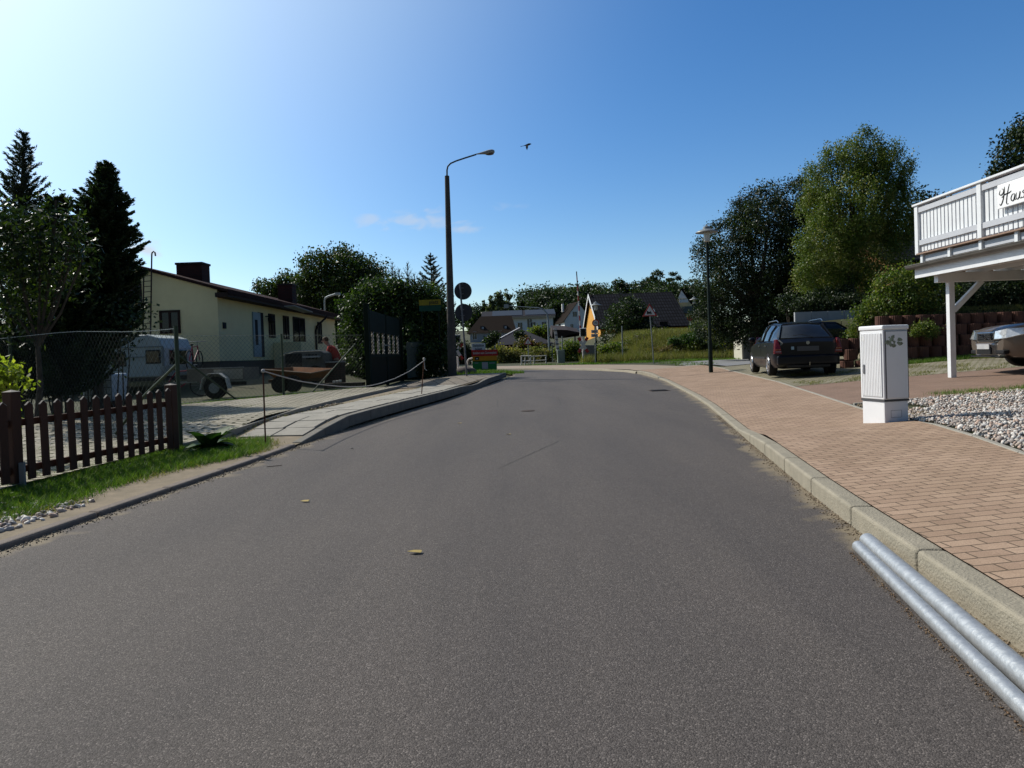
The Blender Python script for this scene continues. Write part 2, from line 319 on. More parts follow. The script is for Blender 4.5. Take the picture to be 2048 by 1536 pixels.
def conifer(name, label, base, H_, rad, m, dens=1., whorl=.28, lift=.25, needle=.09, tip=.55, lean=(0, 0), low=.08, cap=None, group=None, thin=1.0, asp=.22, pr=.8, bare=None, cat='tree'):
    """tapered trunk with whorls of branches that carry needle tufts"""
    t = thing(name, label, cat, base, group=group); b = np.array(base, float); mb = MB()
    mb.tube([tuple(b-[0, 0, .2]), tuple(b+[lean[0]*.4, lean[1]*.4, H_*.5]), tuple(b+[lean[0], lean[1], H_])], [H_*.018+.03, H_*.011+.012, .008], 7)
    C = []; A = []; z = H_*low
    while z < H_*.985:
        f = z/H_; rr = (rad*(1-f)**pr if not cap else rad*min(1, (1-f)*cap)**.85)*(1+.12*math.sin(z*7))+.05; nb = max(3, int((7 if f < .8 else 5)*thin)); a0 = random.uniform(0, 6.28)
        org = b+np.array([lean[0]*f, lean[1]*f, z])
        for k in range(nb):
            a = a0+6.283*k/nb+random.uniform(-.3, .3); L_ = rr*random.uniform(.7, 1.12); d = np.array([math.cos(a), math.sin(a), 0])
            up = lift*(1+1.6*max(0, f-.6)); pts = []
            for i in range(6):
                s_ = i/5; pts.append(org+d*L_*s_+np.array([0, 0, L_*(up*s_-(.35*(1-f))*s_*(1-s_)*2)]))
            mb.tube([tuple(p) for p in pts], [.014+.012*(1-f), .011, .009, .007, .005, .003], 3, cap=False)
            nn = int(dens*L_*150*(1-.35*f)); s_ = rng.uniform(.05, 1.03, nn)**.8; seg = np.array([np.interp(s_, np.linspace(0, 1, 6), np.array(pts)[:, q]) for q in range(3)]).T
            side = np.cross(d, [0, 0, 1]); wv = (rng.uniform(-1, 1, nn)*(1-s_)*.38*L_+rng.normal(size=nn)*.02)
            seg = seg+side*wv[:, None]+np.array([0, 0, -.04])*np.abs(wv)[:, None]+rng.normal(size=(nn, 3))*.018
            C.append(seg); sgn = np.sign(wv)[:, None]; A.append(d*.8+side*sgn*.7+np.array([0, 0, lift*.8]))
        z += whorl*(1.15-.5*f)*random.uniform(.85, 1.15)
    # leader
    nn = int(60*dens); s_ = rng.uniform(.86, 1, nn); C.append(b+np.array([[lean[0], lean[1], H_]])*s_[:, None]+rng.normal(size=(nn, 3))*[.015, .015, 0]); A.append(np.tile([0, 0, 1.], (nn, 1))+rng.normal(size=(nn, 3))*.5)
    mb.build('trunk', BARK(), t)
    C = np.concatenate(C); A = np.concatenate(A); leaves('crown', C, needle, m, t, A=A, asp=asp)
    return t
def shrub(name, label, blobs, n, leaf, m, base=None, clump=.18, group=None, cat='shrub', per=25, asp=.6, twigs=True, shell=(.4, 1.05)):
    zc = min(b[2]-b[5] for b in blobs); b0 = base or (sum(b[0] for b in blobs)/len(blobs), sum(b[1] for b in blobs)/len(blobs), float(h(blobs[0][0], blobs[0][1])))
    t = thing(name, label, cat, b0, group=group); C, v = crown_points(blobs, n, clump, shell, per)
    C[:, 2] = np.maximum(C[:, 2], h(C[:, 0], C[:, 1])+.02)
    leaves('foliage', C, leaf, m, t, val=v, asp=asp)
    if twigs:
        mb = MB()
        for q in blobs:
            for k in range(3):
                o = Vector((q[0]+random.uniform(-.4, .4)*q[3], q[1]+random.uniform(-.4, .4)*q[4], float(h(q[0], q[1]))-.1)); c = Vector(q[:3])+Vector((random.uniform(-.6, .6)*q[3], random.uniform(-.6, .6)*q[4], q[5]*.7))
                mb.tube([o, (o+c)/2+Vector((random.uniform(-.1, .1), 0, 0)), c], [.02, .014, .006], 4)
        mb.build('stem', BARK(), t)
    return t
def blades(name, pts, hh, ww, m, label=None, cat=None, lean=.35, parent=None, kind='stuff'):
    n = len(pts); a = rng.uniform(0, 6.283, n); hgt = (hh*rng.uniform(.45, 1.3, n)) if np.isscalar(hh) else hh; wd = ww*rng.uniform(.7, 1.3, n)
    d = np.stack([np.cos(a), np.sin(a), np.zeros(n)], 1); l = rng.normal(size=(n, 3))*[lean, lean, 0]*hgt[:, None]
    V = np.stack([pts-d*wd[:, None]/2, pts+d*wd[:, None]/2, pts+l+np.array([0, 0, 1.])*hgt[:, None]], 1).reshape(-1, 3)
    o = npmesh(name, V, np.arange(3*n).reshape(n, 3), m, parent, attr=rng.uniform(0, 1, n)); return tag(o, label, cat, None, kind)
def text(s, size, M, m, name='lettering', parent=None, ext=.002, align='CENTER', sx=1., shear=0):
    c = bpy.data.curves.new('txt', 'FONT'); c.body = s; c.size = size; c.extrude = ext; c.align_x = align; c.align_y = 'CENTER'; c.shear = shear; c.offset = size*.012
    o = bpy.data.objects.new('txt', c); COL.objects.link(o); bpy.context.view_layer.update()
    me = bpy.data.meshes.new_from_object(o.evaluated_get(bpy.context.evaluated_depsgraph_get())); bpy.data.objects.remove(o)
    me.transform(M @ Matrix.Diagonal((sx, 1, 1, 1))); me.materials.clear(); me.materials.append(m)
    q = bpy.data.objects.new(name, me); COL.objects.link(q); attach(q, parent); return q
def face_M(pos, nrm):
    """matrix placing text in XY plane onto a vertical face at pos with outward normal nrm"""
    n = Vector(nrm).normalized(); x = Vector((0, 0, 1)).cross(n).normalized(); M = Matrix((x, Vector((0, 0, 1)), n)).transposed().to_4x4(); M.translation = Vector(pos); return M
def loft(name, A, B, nx, off, m, ny=None, kind='structure', fn=None, edge=False):
    """draped sheet between polylines A and B (lists of xy, resampled)"""
    A = np.array(A, float); B = np.array(B, float)
    if ny:
        t0 = np.linspace(0, len(A)-1, ny); A = np.array([np.interp(t0, range(len(A)), A[:, k]) for k in (0, 1)]).T; B = np.array([np.interp(t0, range(len(B)), B[:, k]) for k in (0, 1)]).T
    s_ = np.linspace(0, 1, nx+1)[None, :, None]; Q = A[:, None]*(1-s_)+B[:, None]*s_
    Z = (fn or h)(Q[..., 0], Q[..., 1])+off; V = np.concatenate([Q, Z[..., None]], 2).reshape(-1, 3); n = len(A)
    i = np.arange((n-1)*(nx+1)).reshape(n-1, nx+1)[:, :-1].ravel(); Fq = np.stack([i, i+1, i+nx+2, i+nx+1], 1)
    va = None
    if edge:
        wd = np.linalg.norm(A-B, axis=1)[:, None]*np.minimum(s_[..., 0], 1-s_[..., 0]); va = wd.ravel()
    o = npmesh(name, V, Fq, m, smooth=True, vattr=va); o['kind'] = kind; return o

# ================================================================== SETTING
road_h = lambda x, y: S*np.clip(np.asarray(y, float), -20, 60)+0*x
gx = np.unique(np.round(np.concatenate([-np.geomspace(40, 2500, 26)[::-1], np.arange(-40, 40.1, .5), np.geomspace(41, 2500, 26)]), 2))
gy = np.unique(np.round(np.concatenate([np.linspace(-300, -12, 12), np.arange(-10, 66, .4), np.geomspace(66, 3000, 46)]), 2))
GX, GYY = np.meshgrid(gx, gy); Z = h(GX, GYY)-.035
rd = (GX > KL(GYY)-.62) & (GX < KR(GYY)+.62) & (GYY < 52); Z = np.where(rd, road_h(GX, GYY)-.07, Z)
i = (np.arange(len(gy)-1)[:, None]*len(gx)+np.arange(len(gx)-1)[None]).ravel()
gm = mat('soil_grass', (.035, .045, .016), (.06, .055, .03), rough=.95, scale=.9, bump=.6, bscale=25, c3=(.04, .06, .016), detail=9)
tag(npmesh('ground', np.stack([GX, GYY, Z], 2).reshape(-1, 3), np.stack([i, i+1, i+len(gx)+1, i+len(gx)], 1), gm, smooth=True), kind='structure')
ASP = asphalt_mat()
ys_ = np.concatenate([np.arange(-8, 33, .5), np.linspace(33.2, 43, 22)])
Lp = [(KL(y), y) for y in ys_]; Rp = []
# right/far edge matched to the left edge as the road swings left
for y in ys_:
    yy = y if y < 28 else 28+(y-28)*(50-28)/(43-28.)
    Rp.append((KR(yy), yy))
loft('road', Lp, Rp, 24, 0, ASP, fn=road_h, edge=True)
SW = brick_mat('sidewalk_brick', (.37, .26, .185), (.3, .205, .145), (.11, .08, .055), .2, .1, .006, rot=R(-2.5))
def W(y): return np.interp(y, [-8, 2.77, 5.8, 7.1, 10.4, 14, 18, 24, 28.3, 33], [3.1, 3.75, 4.33, 4.68, 5.35, 6.1, 6.9, 7.8, 8.1, 8.7])
yA = np.arange(-8, 30.1, .4)
loft('sidewalk', [(KR(y)+.14, y) for y in yA], [(W(y), y) for y in yA], 10, .002, SW)
PV = mat('far_pavement', (.3, .235, .175), (.24, .19, .145), rough=.9, scale=2.5, bump=.3, detail=9)
ya = np.concatenate([np.arange(30, 34.6, .5), np.linspace(35, 50, 24)]); tA = [(KR(y)+.04, y+(.04 if y >= 34 else 0)) for y in ya]
Bp = np.array([(8.3, 30), (8.7, 33), (8.6, 36), (7.6, 40), (5.2, 43.6), (2.0, 46.2), (-3, 49.5), (-12, 53), (-32, 56)]); tt = np.linspace(0, 8, len(ya))
tB = [(np.interp(t, range(9), Bp[:, 0]), np.interp(t, range(9), Bp[:, 1])) for t in tt]
loft('pavement', tA, tB, 8, .004, PV)
RB = brick_mat('red_paver', (.24, .16, .12), (.21, .145, .11), (.14, .09, .065), .2, .1, .004, rot=R(43), bump=.2, stain=(.75, .72, .68))
loft('driveway', [(W(y)+.06, y) for y in np.arange(11.6, 16.3, .3)], [(26., y) for y in np.arange(11.6, 16.3, .3)], 40, .004, RB)
GP = brick_mat('grey_grass_paver', (.3, .265, .21), (.25, .225, .18), (.13, .125, .06), .21, .14, .022, rot=R(0), stain=(.6, .58, .5), spread=.9)
loft('parking_lot', [(W(y)+.06, y) for y in np.arange(16.2, 27.1, .3)], [(26 if y < 21.6 else 13.3, y) for y in np.arange(16.2, 27.1, .3)], 44, .0, GP)
LA = mat('side_lane', (.2, .2, .2), (.17, .17, .175), rough=.85, scale=1.5, bump=.2, detail=8)
loft('lane', [(8.45, 27.2), (8.8, 33), (9.2, 38), (10.5, 42.5), (16, 47)], [(11.6, 27.2), (12.3, 33), (14.4, 38), (16, 42), (17.4, 46)], 10, .01, LA, ny=30)
SAND = mat('sandy_soil', (.25, .2, .14), (.17, .14, .095), rough=.95, scale=5, bump=.7, bscale=45, c3=(.1, .09, .05), detail=9)
yl = np.arange(-8, 10.6, .3)
loft('verge_soil', [(-9.5, y) for y in yl], [(KL(y)-.02, y) for y in yl], 30, -.004, SAND)
yl = np.arange(10.4, 31, .4)
loft('sidewalk_soil', [(KL(y)-3.2, y) for y in yl], [(KL(y)-.1, y) for y in yl], 12, -.012, SAND)
# edging stones along the outer edge of the sidewalk and round the gravel bed
CONC = mat('kerb_concrete', (.31, .275, .21), (.24, .215, .165), rough=.9, scale=7, bump=.8, bscale=70, c3=(.38, .34, .27), detail=9)
CONC2 = mat('slab_concrete', (.33, .305, .26), (.25, .235, .2), rough=.9, scale=4, bump=.5, bscale=70, detail=9)
def run(mb, fx, y0, y1, step, wd, top, fn=h, gap=.008, dx=0., dep=.2):
    y = y0
    while y < y1-1e-3:
        a = Vector((fx(y)+dx, y, 0)); b = Vector((fx(y+step)+dx, y+step, 0)); d = (b-a).normalized(); a += d*gap/2; b -= d*gap/2
        n = Vector((d.y, -d.x, 0))*wd/2; zt = [float(t) for t in (top(a.y), top(b.y))]
        vs = []
        for p, z in ((a, zt[0]), (b, zt[1])):
            for s_ in (-1, 1):
                q = p+n*s_; vs += [(q.x, q.y, z-dep), (q.x, q.y, z)]
        mb.add(vs, [(0, 1, 3, 2), (4, 6, 7, 5), (0, 4, 5, 1), (2, 3, 7, 6), (0, 2, 6, 4), (1, 5, 7, 3)]); y += step
mb = MB(); run(mb, KR, -6.3, 29.7, 1., .15, lambda y: S*y+float(offR(y))+.006, dx=.075)
ko = mb.build('kerb', CONC, bevel=.022, seg=3); tag(ko, kind='structure')
mb = MB(); pts = [(KR(y)+.05, y+.05) for y in np.concatenate([np.linspace(29.8, 42, 14), np.linspace(43, 50, 5)])]
mb.tube([(x, y, S*y+.0) for x, y in pts], .1, 8); tag(mb.build('kerb_curve', CONC, smooth=True), kind='structure')
mb = MB(); run(mb, W, -6, 28, 1., .06, lambda y: float(h(W(y), y))+.012, dx=.03); mb.beam((5.7, 11.54, float(h(5.7, 11.5))-.05), (14, 11.54, float(h(14, 11.5))-.05), .06, .14)
tag(mb.build('edging', CONC2, bevel=.006), kind='structure')
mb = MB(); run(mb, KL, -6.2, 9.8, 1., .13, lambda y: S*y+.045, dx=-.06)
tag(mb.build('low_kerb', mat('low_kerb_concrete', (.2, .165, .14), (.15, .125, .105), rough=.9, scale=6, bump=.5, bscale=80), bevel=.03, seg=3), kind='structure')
mb = MB(); run(mb, KL, 10.0, 30, 1., .15, lambda y: S*y+float(offL(y))+.01+.08*float(sm(y, 10, 12.5))-.08*math.exp(-((y-22.5)/1.6)**2), dx=-.075)
tag(mb.build('raised_kerb', mat('dark_kerb_concrete', (.21, .195, .165), (.15, .14, .12), rough=.95, scale=5, bump=.6, bscale=70, detail=9), bevel=.02, seg=3), kind='structure')  # mottled concrete tone, darker than the walk slabs
# concrete slabs of the left walk (slightly uneven)
mb = MB()
for k, y in enumerate(np.arange(10.6, 20.6, .5)):
    x0 = KL(y)-.165
    for q in range(2):
        wd = .5; x = x0-wd/2-q*.508; z = float(h(x, y+.25))+random.uniform(-.004, .004)-.015; px_ = math.atan2(float(h(x, y+.5)-h(x, y)), .5); py_ = math.atan2(float(h(x+.2, y+.25)-h(x-.2, y+.25)), .4)
        mb.box((x, y+.25, z), (wd-.006, .494, .06), M=Matrix.Rotation(-.13, 3, 'Z') @ Matrix.Rotation(px_+random.uniform(-.006, .006), 3, 'X') @ Matrix.Rotation(-py_+random.uniform(-.01, .01), 3, 'Y'))
tag(mb.build('walk_slabs', CONC2, bevel=.006), kind='structure')
GP2 = brick_mat('grass_paver', (.46, .42, .35), (.38, .35, .29), (.07, .065, .035), .4, .13, .03, rot=R(-6), stain=(.65, .63, .55), spread=.9, bump=.8)
pa = [(-5.3, 4), (-4.75, 9.4), (-4.4, 11), (-4.1, 13), (-3.95, 15.5), (-3.75, 18), (-3.35, 21.6)]; pb = [(-11, 4), (-10.5, 9.4), (-10, 11), (-9.6, 13), (-8.6, 15.8), (-6.6, 18.6), (-4.9, 21.7)]
loft('paver_driveway', pb, pa, 24, .07, GP2, ny=60)
mb = MB()
for a, b in zip(pa[1:-1], pa[2:]):
    za, zb = float(h(*a)), float(h(*b)); mb.beam((a[0]+.02, a[1], za+.02), (b[0]+.02, b[1], zb+.02), .05, .11)
tag(mb.build('paver_edging', CONC2), kind='structure')
yl = np.arange(20.4, 30, .4)
loft('tile_walk', [(KL(y)-2.9, y) for y in yl], [(KL(y)-.16, y) for y in yl], 10, .008, brick_mat('walk_tile', (.22, .19, .155), (.18, .155, .13), (.05, .045, .03), .5, .5, .02, rot=R(-10), offset=0))
mb = MB()
for (x0, y0, x1, y1) in ((-.35, 15.2, 1.05, 15.35), (1.05, 15.35, 1.15, 17.6), (-.35, 15.2, -.4, 17.3), (-.4, 17.3, 1.15, 17.6), (2.9, 11.2, .6, 9.4), (.6, 9.4, -.2, 7.4), (-2.4, 20.5, 4.4, 21.3)):
    n = 14
    for i in range(n):
        a = (x0+(x1-x0)*i/n+random.uniform(-.012, .012), y0+(y1-y0)*i/n+random.uniform(-.02, .02)); b = (x0+(x1-x0)*(i+1)/n, y0+(y1-y0)*(i+1)/n); w_ = random.uniform(.003, .009)
        mb.add([(a[0]-w_, a[1]-w_, S*a[1]+.003), (a[0]+w_, a[1]+w_, S*a[1]+.003), (b[0]+w_, b[1]+w_, S*b[1]+.003), (b[0]-w_, b[1]-w_, S*b[1]+.003)], [(0, 1, 2, 3)])
tag(mb.build('road_seams', mat('tar_seam', (.035, .032, .03), (.05, .045, .042), rough=.8)), kind='structure')
# ------------------------------------------------------------------ asphalt repair patches, manhole, gully
c = G(1056, 822); t = thing('manhole_cover', 'small round iron valve cover set in the middle of the road', 'manhole cover', (c.x, c.y, c.z))
MB().lathe((0, 0, .004), [(.11, 0), (.11, .006), (.1, .009)], 20).build('lid', mat('rusty_iron', (.04, .03, .025), (.07, .045, .03), rough=.8, scale=30), t, world=False)
MB().lathe((0, 0, .003), [(.14, 0), (.14, .005), (.125, .006)], 20).build('rim', mat('rusty_iron', (1, 1, 1)), t, world=False)
c = G(1325, 781); mb = MB(); t = thing('drain_grate', 'dark iron drain grate against the right kerb where the road bends', 'drain', (c.x-.1, c.y, c.z))
MB().box((0, 0, .004), (.5, .5, .008)).build('frame', mat('rusty_iron', (1, 1, 1)), t, world=False)
for k in range(6): mb.box((0, -.19+k*.075, .012), (.42, .03, .01))
mb.build('bars', mat('dark_iron', (.02, .02, .02), rough=.7), t, world=False)

# ================================================================== RIGHT FOREGROUND
gal = mat('zinc_pipe', (.46, .47, .475), (.33, .345, .355), rough=.45, scale=16, metal=.55, bump=.35, bscale=22, c3=(.66, .66, .65), stretch=(1.6, 1.6, 1.6), detail=8)
def pipe(p0, p1, r, label, name='steel_pipe'):
    a = G(*p0, r); b = G(*p1, r); a.z = S*a.y+r; b.z = S*b.y+r; b = a+(b-a)*1.8
    t = thing(name, label, 'pipe', tuple((a+b)/2), group='pipes lying in the gutter')
    o = MB().tube([a, b], r, 28, cap=False); o.build('tube', gal, t, smooth=True)
    d = (b-a).normalized(); MB().tube([a+d*.004, a+d*.25], r*.9, 24, cap=False).build('inside', mat('pipe_inside', (.12, .13, .14), rough=.7), t, smooth=True)
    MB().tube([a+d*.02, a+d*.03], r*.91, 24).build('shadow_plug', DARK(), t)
pipe((1735, 1082), (1998, 1308), .047, 'thick galvanised steel pipe lying in the gutter against the right kerb')
pipe((1716, 1093), (1940, 1311), .034, 'thin galvanised steel pipe on the road side of the thicker pipe')

def cabinet():
    a = G(1770, 846); l = G(1731, 834); r_ = G(1817, 836)
    rz = R(12); u = Vector((math.cos(rz), math.sin(rz), 0)); v = Vector((-u.y, u.x, 0))
    wd = .37; dp = .42
    # local frame: x along the shaded front, y along the sunny side
    t = thing('utility_cabinet', 'tall white ribbed street utility cabinet on a plinth at the edge of the gravel', 'utility cabinet', tuple(a), rz)
    Wm = mat('cabinet_plastic', (.8, .8, .81), (.75, .75, .76), rough=.55, scale=2, detail=8); H1 = .28; H2 = 1.24
    MB().bx((.01, .01, -.05), (wd-.01, dp-.01, H1-.012)).build('plinth', Wm, t, world=False, bevel=.01)
    MB().bx((0, 0, H1+.012), (wd, dp, H2-.06)).build('body', Wm, t, world=False, bevel=.012)
    m = MB()
    for k in range(13): m.bx((-.012, .03+k*.0285, H1+.05), (.0, .046+k*.0285, H2-.1))
    m.build('ribs', Wm, t, world=False)
    MB().bx((.03, -.012, H1+.03), (wd-.02, -.0, H2-.08)).build('door', Wm, t, world=False, bevel=.004)
    m = MB().bx((-.012, -.014, H2-.06), (wd+.012, dp+.012, H2+.0))
    m.build('lid', Wm, t, world=False, bevel=.018, seg=3)
    dk = mat('cabinet_seam', (.08, .08, .085), rough=.7); m = MB().bx((-.001, -.001, H1-.012), (wd+.001, dp+.001, H1-.004)).bx((.0, .0, H1-.004), (wd, dp, H1+.012)); m.build('seam', dk, t, world=False)
    m = MB().bx((.027, -.0135, H1+.026), (.0315, -.0, H2-.076)).bx((wd-.0185, -.0135, H1+.026), (wd-.0145, -.0, H2-.076)).bx((.03, -.0135, H2-.08), (wd-.02, -.0, H2-.076)); m.build('door_gap', dk, t, world=False)
    m = MB().bx((-.02, dp-.1, .62), (-.006, dp-.07, .74)); m.build('handle', mat('handle_grey', (.15, .15, .16), rough=.4), t, world=False, bevel=.003)
    m = MB().bx((-.009, dp-.1, H2-.19), (-.006, dp-.035, H2-.12)); m.build('label_plate', mat('plate_cream', (.7, .68, .6)), t, world=False)
    # scuffed grey-green sticker remains on the door
    g = MB(); r0 = random.Random(4)
    for k in range(26):
        cx = .14+r0.uniform(-.09, .11); cz = H2-.2+r0.uniform(-.075, .075)*(1-abs(cx-.14)*4); q = r0.uniform(.012, .038); th = [r0.uniform(.6, 1.2) for _ in range(7)]
        g.prism([(cx+q*th[j]*math.cos(j*.897), -.0125-k*.0001, cz+q*.7*th[j]*math.sin(j*.897)) for j in range(7)], (0, -.0006, 0))
    g.build('torn_sticker', mat('torn_sticker', (.33, .4, .3), (.12, .11, .07), rough=.7, scale=22, c3=(.4, .46, .4)), t, world=False)
    m = MB().bx((.1, .0085, .06), (.26, .0098, .063)).bx((.1, .0085, .06), (.103, .0098, .15)).bx((.257, .0085, .06), (.26, .0098, .15)).bx((.1, .0085, .15), (.26, .0098, .153))
    m.build('plinth_mark', dk, t, world=False)
cabinet()

# gravel bed: pebbles
def pebbles(name, pts, size, m, label=None, cat=None, flat=.6):
    b = bmesh.new(); bmesh.ops.create_icosphere(b, subdivisions=1, radius=1); iv = np.array([v.co[:] for v in b.verts]); jf = np.array([[v.index for v in f.verts] for f in b.faces]); b.free()
    n = len(pts); s_ = size*np.exp(rng.normal(size=n)*.33); ax = np.stack([rng.uniform(.75, 1.35, n), rng.uniform(.6, 1, n), rng.uniform(.4, .8, n)*flat/.6], 1)*s_[:, None]
    q = rng.normal(size=(n, 4))*[1, .35, .35, 1]; q /= np.linalg.norm(q, axis=1)[:, None]; a, b_, c, d = q.T
    Rm = np.stack([1-2*(c*c+d*d), 2*(b_*c-a*d), 2*(b_*d+a*c), 2*(b_*c+a*d), 1-2*(b_*b_+d*d), 2*(c*d-a*b_), 2*(b_*d-a*c), 2*(c*d+a*b_), 1-2*(b_*b_+c*c)], 1).reshape(n, 3, 3)
    L_ = iv[None]*ax[:, None]*(1+.18*rng.uniform(-1, 1, (n, 12, 1))); V = np.einsum('nij,nkj->nki', Rm, L_)+pts[:, None]
    Fq = (jf[None]+np.arange(n)[:, None, None]*12).reshape(-1, 3); at = np.repeat(rng.uniform(0, 1, n), len(jf))
    o = npmesh(name, V.reshape(-1, 3), Fq, m, attr=at); return tag(o, label, cat, None, 'stuff')
def stonemat(name, cols, rough=.75):
    m, n, b, N, L = nodes(name); a = N.new('ShaderNodeAttribute'); a.attribute_name = 'v'; r = N.new('ShaderNodeValToRGB'); r.color_ramp.interpolation = 'CONSTANT'; e = r.color_ramp.elements
    e[0].color = (*cols[0], 1); e[0].position = 0; e[1].color = (*cols[1], 1); e[1].position = 1/len(cols)
    for k, c in enumerate(cols[2:]): x = e.new((k+2)/len(cols)); x.color = (*c, 1)
    L.new(a.outputs['Fac'], r.inputs[0]); L.new(r.outputs[0], b.inputs['Base Color']); b.inputs['Roughness'].default_value = rough; return m
PEB = stonemat('pebble', [(.42, .34, .28), (.5, .44, .38), (.3, .25, .22), (.6, .57, .53), (.4, .38, .37), (.46, .33, .26), (.22, .19, .17), (.52, .5, .47)])
n = 52000; y = 3.5+8.0*rng.uniform(0, 1, n)**.8; x = W(y)+.1+rng.uniform(0, 1, n)**1.0*(1.2+.62*y); keep = (x < 1.0*y+.8); x, y = x[keep], y[keep]
keep = ~((y > 10.2) & (x < 6.3)) ; x, y = x[keep], y[keep]
pebbles('gravel', np.stack([x, y, h(x, y)+rng.uniform(-.01, .028, len(x))], 1), .0175, PEB, 'bed of pale pink and grey pebbles beside the utility cabinet', 'gravel')
n = 1400; y = rng.uniform(9.3, 11.3, n); x = W(y)+.1+rng.uniform(0, 1, n)*.5
pebbles('clods', np.stack([x, y, h(x, y)+rng.uniform(-.01, .02, len(x))], 1), .018, stonemat('clod', [(.16, .12, .07), (.22, .17, .11), (.12, .09, .05)]), 'brown soil clods and small stones at the foot of the white cabinet', 'soil')
GRS = leafmat('grass_blade', (.05, .1, .012), (.09, .18, .02), (.19, .25, .06), trans=.3, rough=.6)
GRD = leafmat('dry_grass', (.1, .12, .03), (.17, .17, .06), (.34, .28, .13), trans=.3, rough=.7)
def scatter(n, x0, x1, y0, y1, f=None):
    x = rng.uniform(x0, x1, n); y = rng.uniform(y0, y1, n)
    if f is not None: k = f(x, y); x, y = x[k], y[k]
    return np.stack([x, y, h(x, y)], 1)
def clumpy(x, y, s=1.3, thr=.1, sd=0): return (np.sin(x*s*2.1+sd)+np.sin(y*s*1.7+x*s*.9+sd*2)+np.sin((x-y)*s*3.3+sd)+rng.normal(size=len(x))*.7) > thr*3
p = scatter(9000, 6.3, 15, 11.2, 12.1, lambda x, y: clumpy(x, y, 1.2, .25)); blades('weeds', p, .07, .008, GRS, 'low weeds growing between the gravel bed and the red driveway', 'weeds')
p = scatter(26000, 7.0, 15, 16.1, 21.6, lambda x, y: (clumpy(x, y, 1.1, .45) | ((y < 17.3) & clumpy(x, y, 2.2, .2))) & (x > W(y)+.1)); blades('lot_weeds', p, .055, .009, GRD, 'dry tufts of weed in the joints of the grey parking lot', 'weeds')
p = scatter(14000, 10.8, 16, 20.4, 21.5); blades('wall_foot_grass', p, .11, .01, GRS, 'strip of green grass along the foot of the planter wall', 'grass')

# terraced wall of ribbed planter rings
RING = mat('ring_concrete', (.13, .06, .042), (.085, .04, .03), rough=.9, scale=6, bump=.5, bscale=60, c3=(.17, .085, .06))
def ring_bm(r, hh):
    m = MB(); n = 44; o = 0; prof = []
    vs = []; fs = []
    for (rf, z) in ((1, 0), (1, hh-.015), (.965, hh), (.72, hh), (.72, hh-.1)):
        for k in range(n):
            q = r*rf*(1-(.045 if (k % 2) else 0)*(1 if rf > .9 else 0)); th = 2*math.pi*k/n; vs.append((q*math.cos(th), q*math.sin(th), z))
    for j in range(4):
        for k in range(n): fs.append((j*n+k, j*n+(k+1) % n, (j+1)*n+(k+1) % n, (j+1)*n+k))
    m.add(vs, fs); return m
RR = .2; RH = .335; rows = []
base0 = ring_bm(RR, RH-.01).build('planter_ring', RING); soil0 = MB().lathe((0, 0, RH-.05), [(RR*.7, 0), (RR*.7, .012), (.02, .03)], 16).build('soil', mat('ring_soil', (.06, .045, .03), (.09, .07, .04), rough=1, scale=30), base0, world=False)
first = True; z0 = .42
rown = ['bottom', 'second', 'third', 'fourth', 'top']
for k in range(5):
    yb = 21.2+.17*k; xs = np.arange(10.35 if k < 3 else 11.75, 17.2, .43)+(.215 if k % 2 else 0)
    for j, x in enumerate(xs):
        if first: o = base0; first = False
        else:
            o = base0.copy(); COL.objects.link(o); s_ = soil0.copy(); COL.objects.link(s_); s_.parent = o
        o.location = (x+random.uniform(-.02, .02), yb+random.uniform(-.02, .02)+(.12*math.sin(x*2) if k < 3 else 0), z0+RH*k-(.02 if k == 0 else 0)); o.rotation_euler = (0, 0, random.uniform(0, 1))
        tag(o, ('leftmost ribbed brown planter ring in the %s row of the terraced wall' if j == 0 else 'ribbed brown concrete planter ring in the %s row of the terraced wall') % rown[k], 'planter ring', 'planter rings in the %s row of the terraced wall' % rown[k])

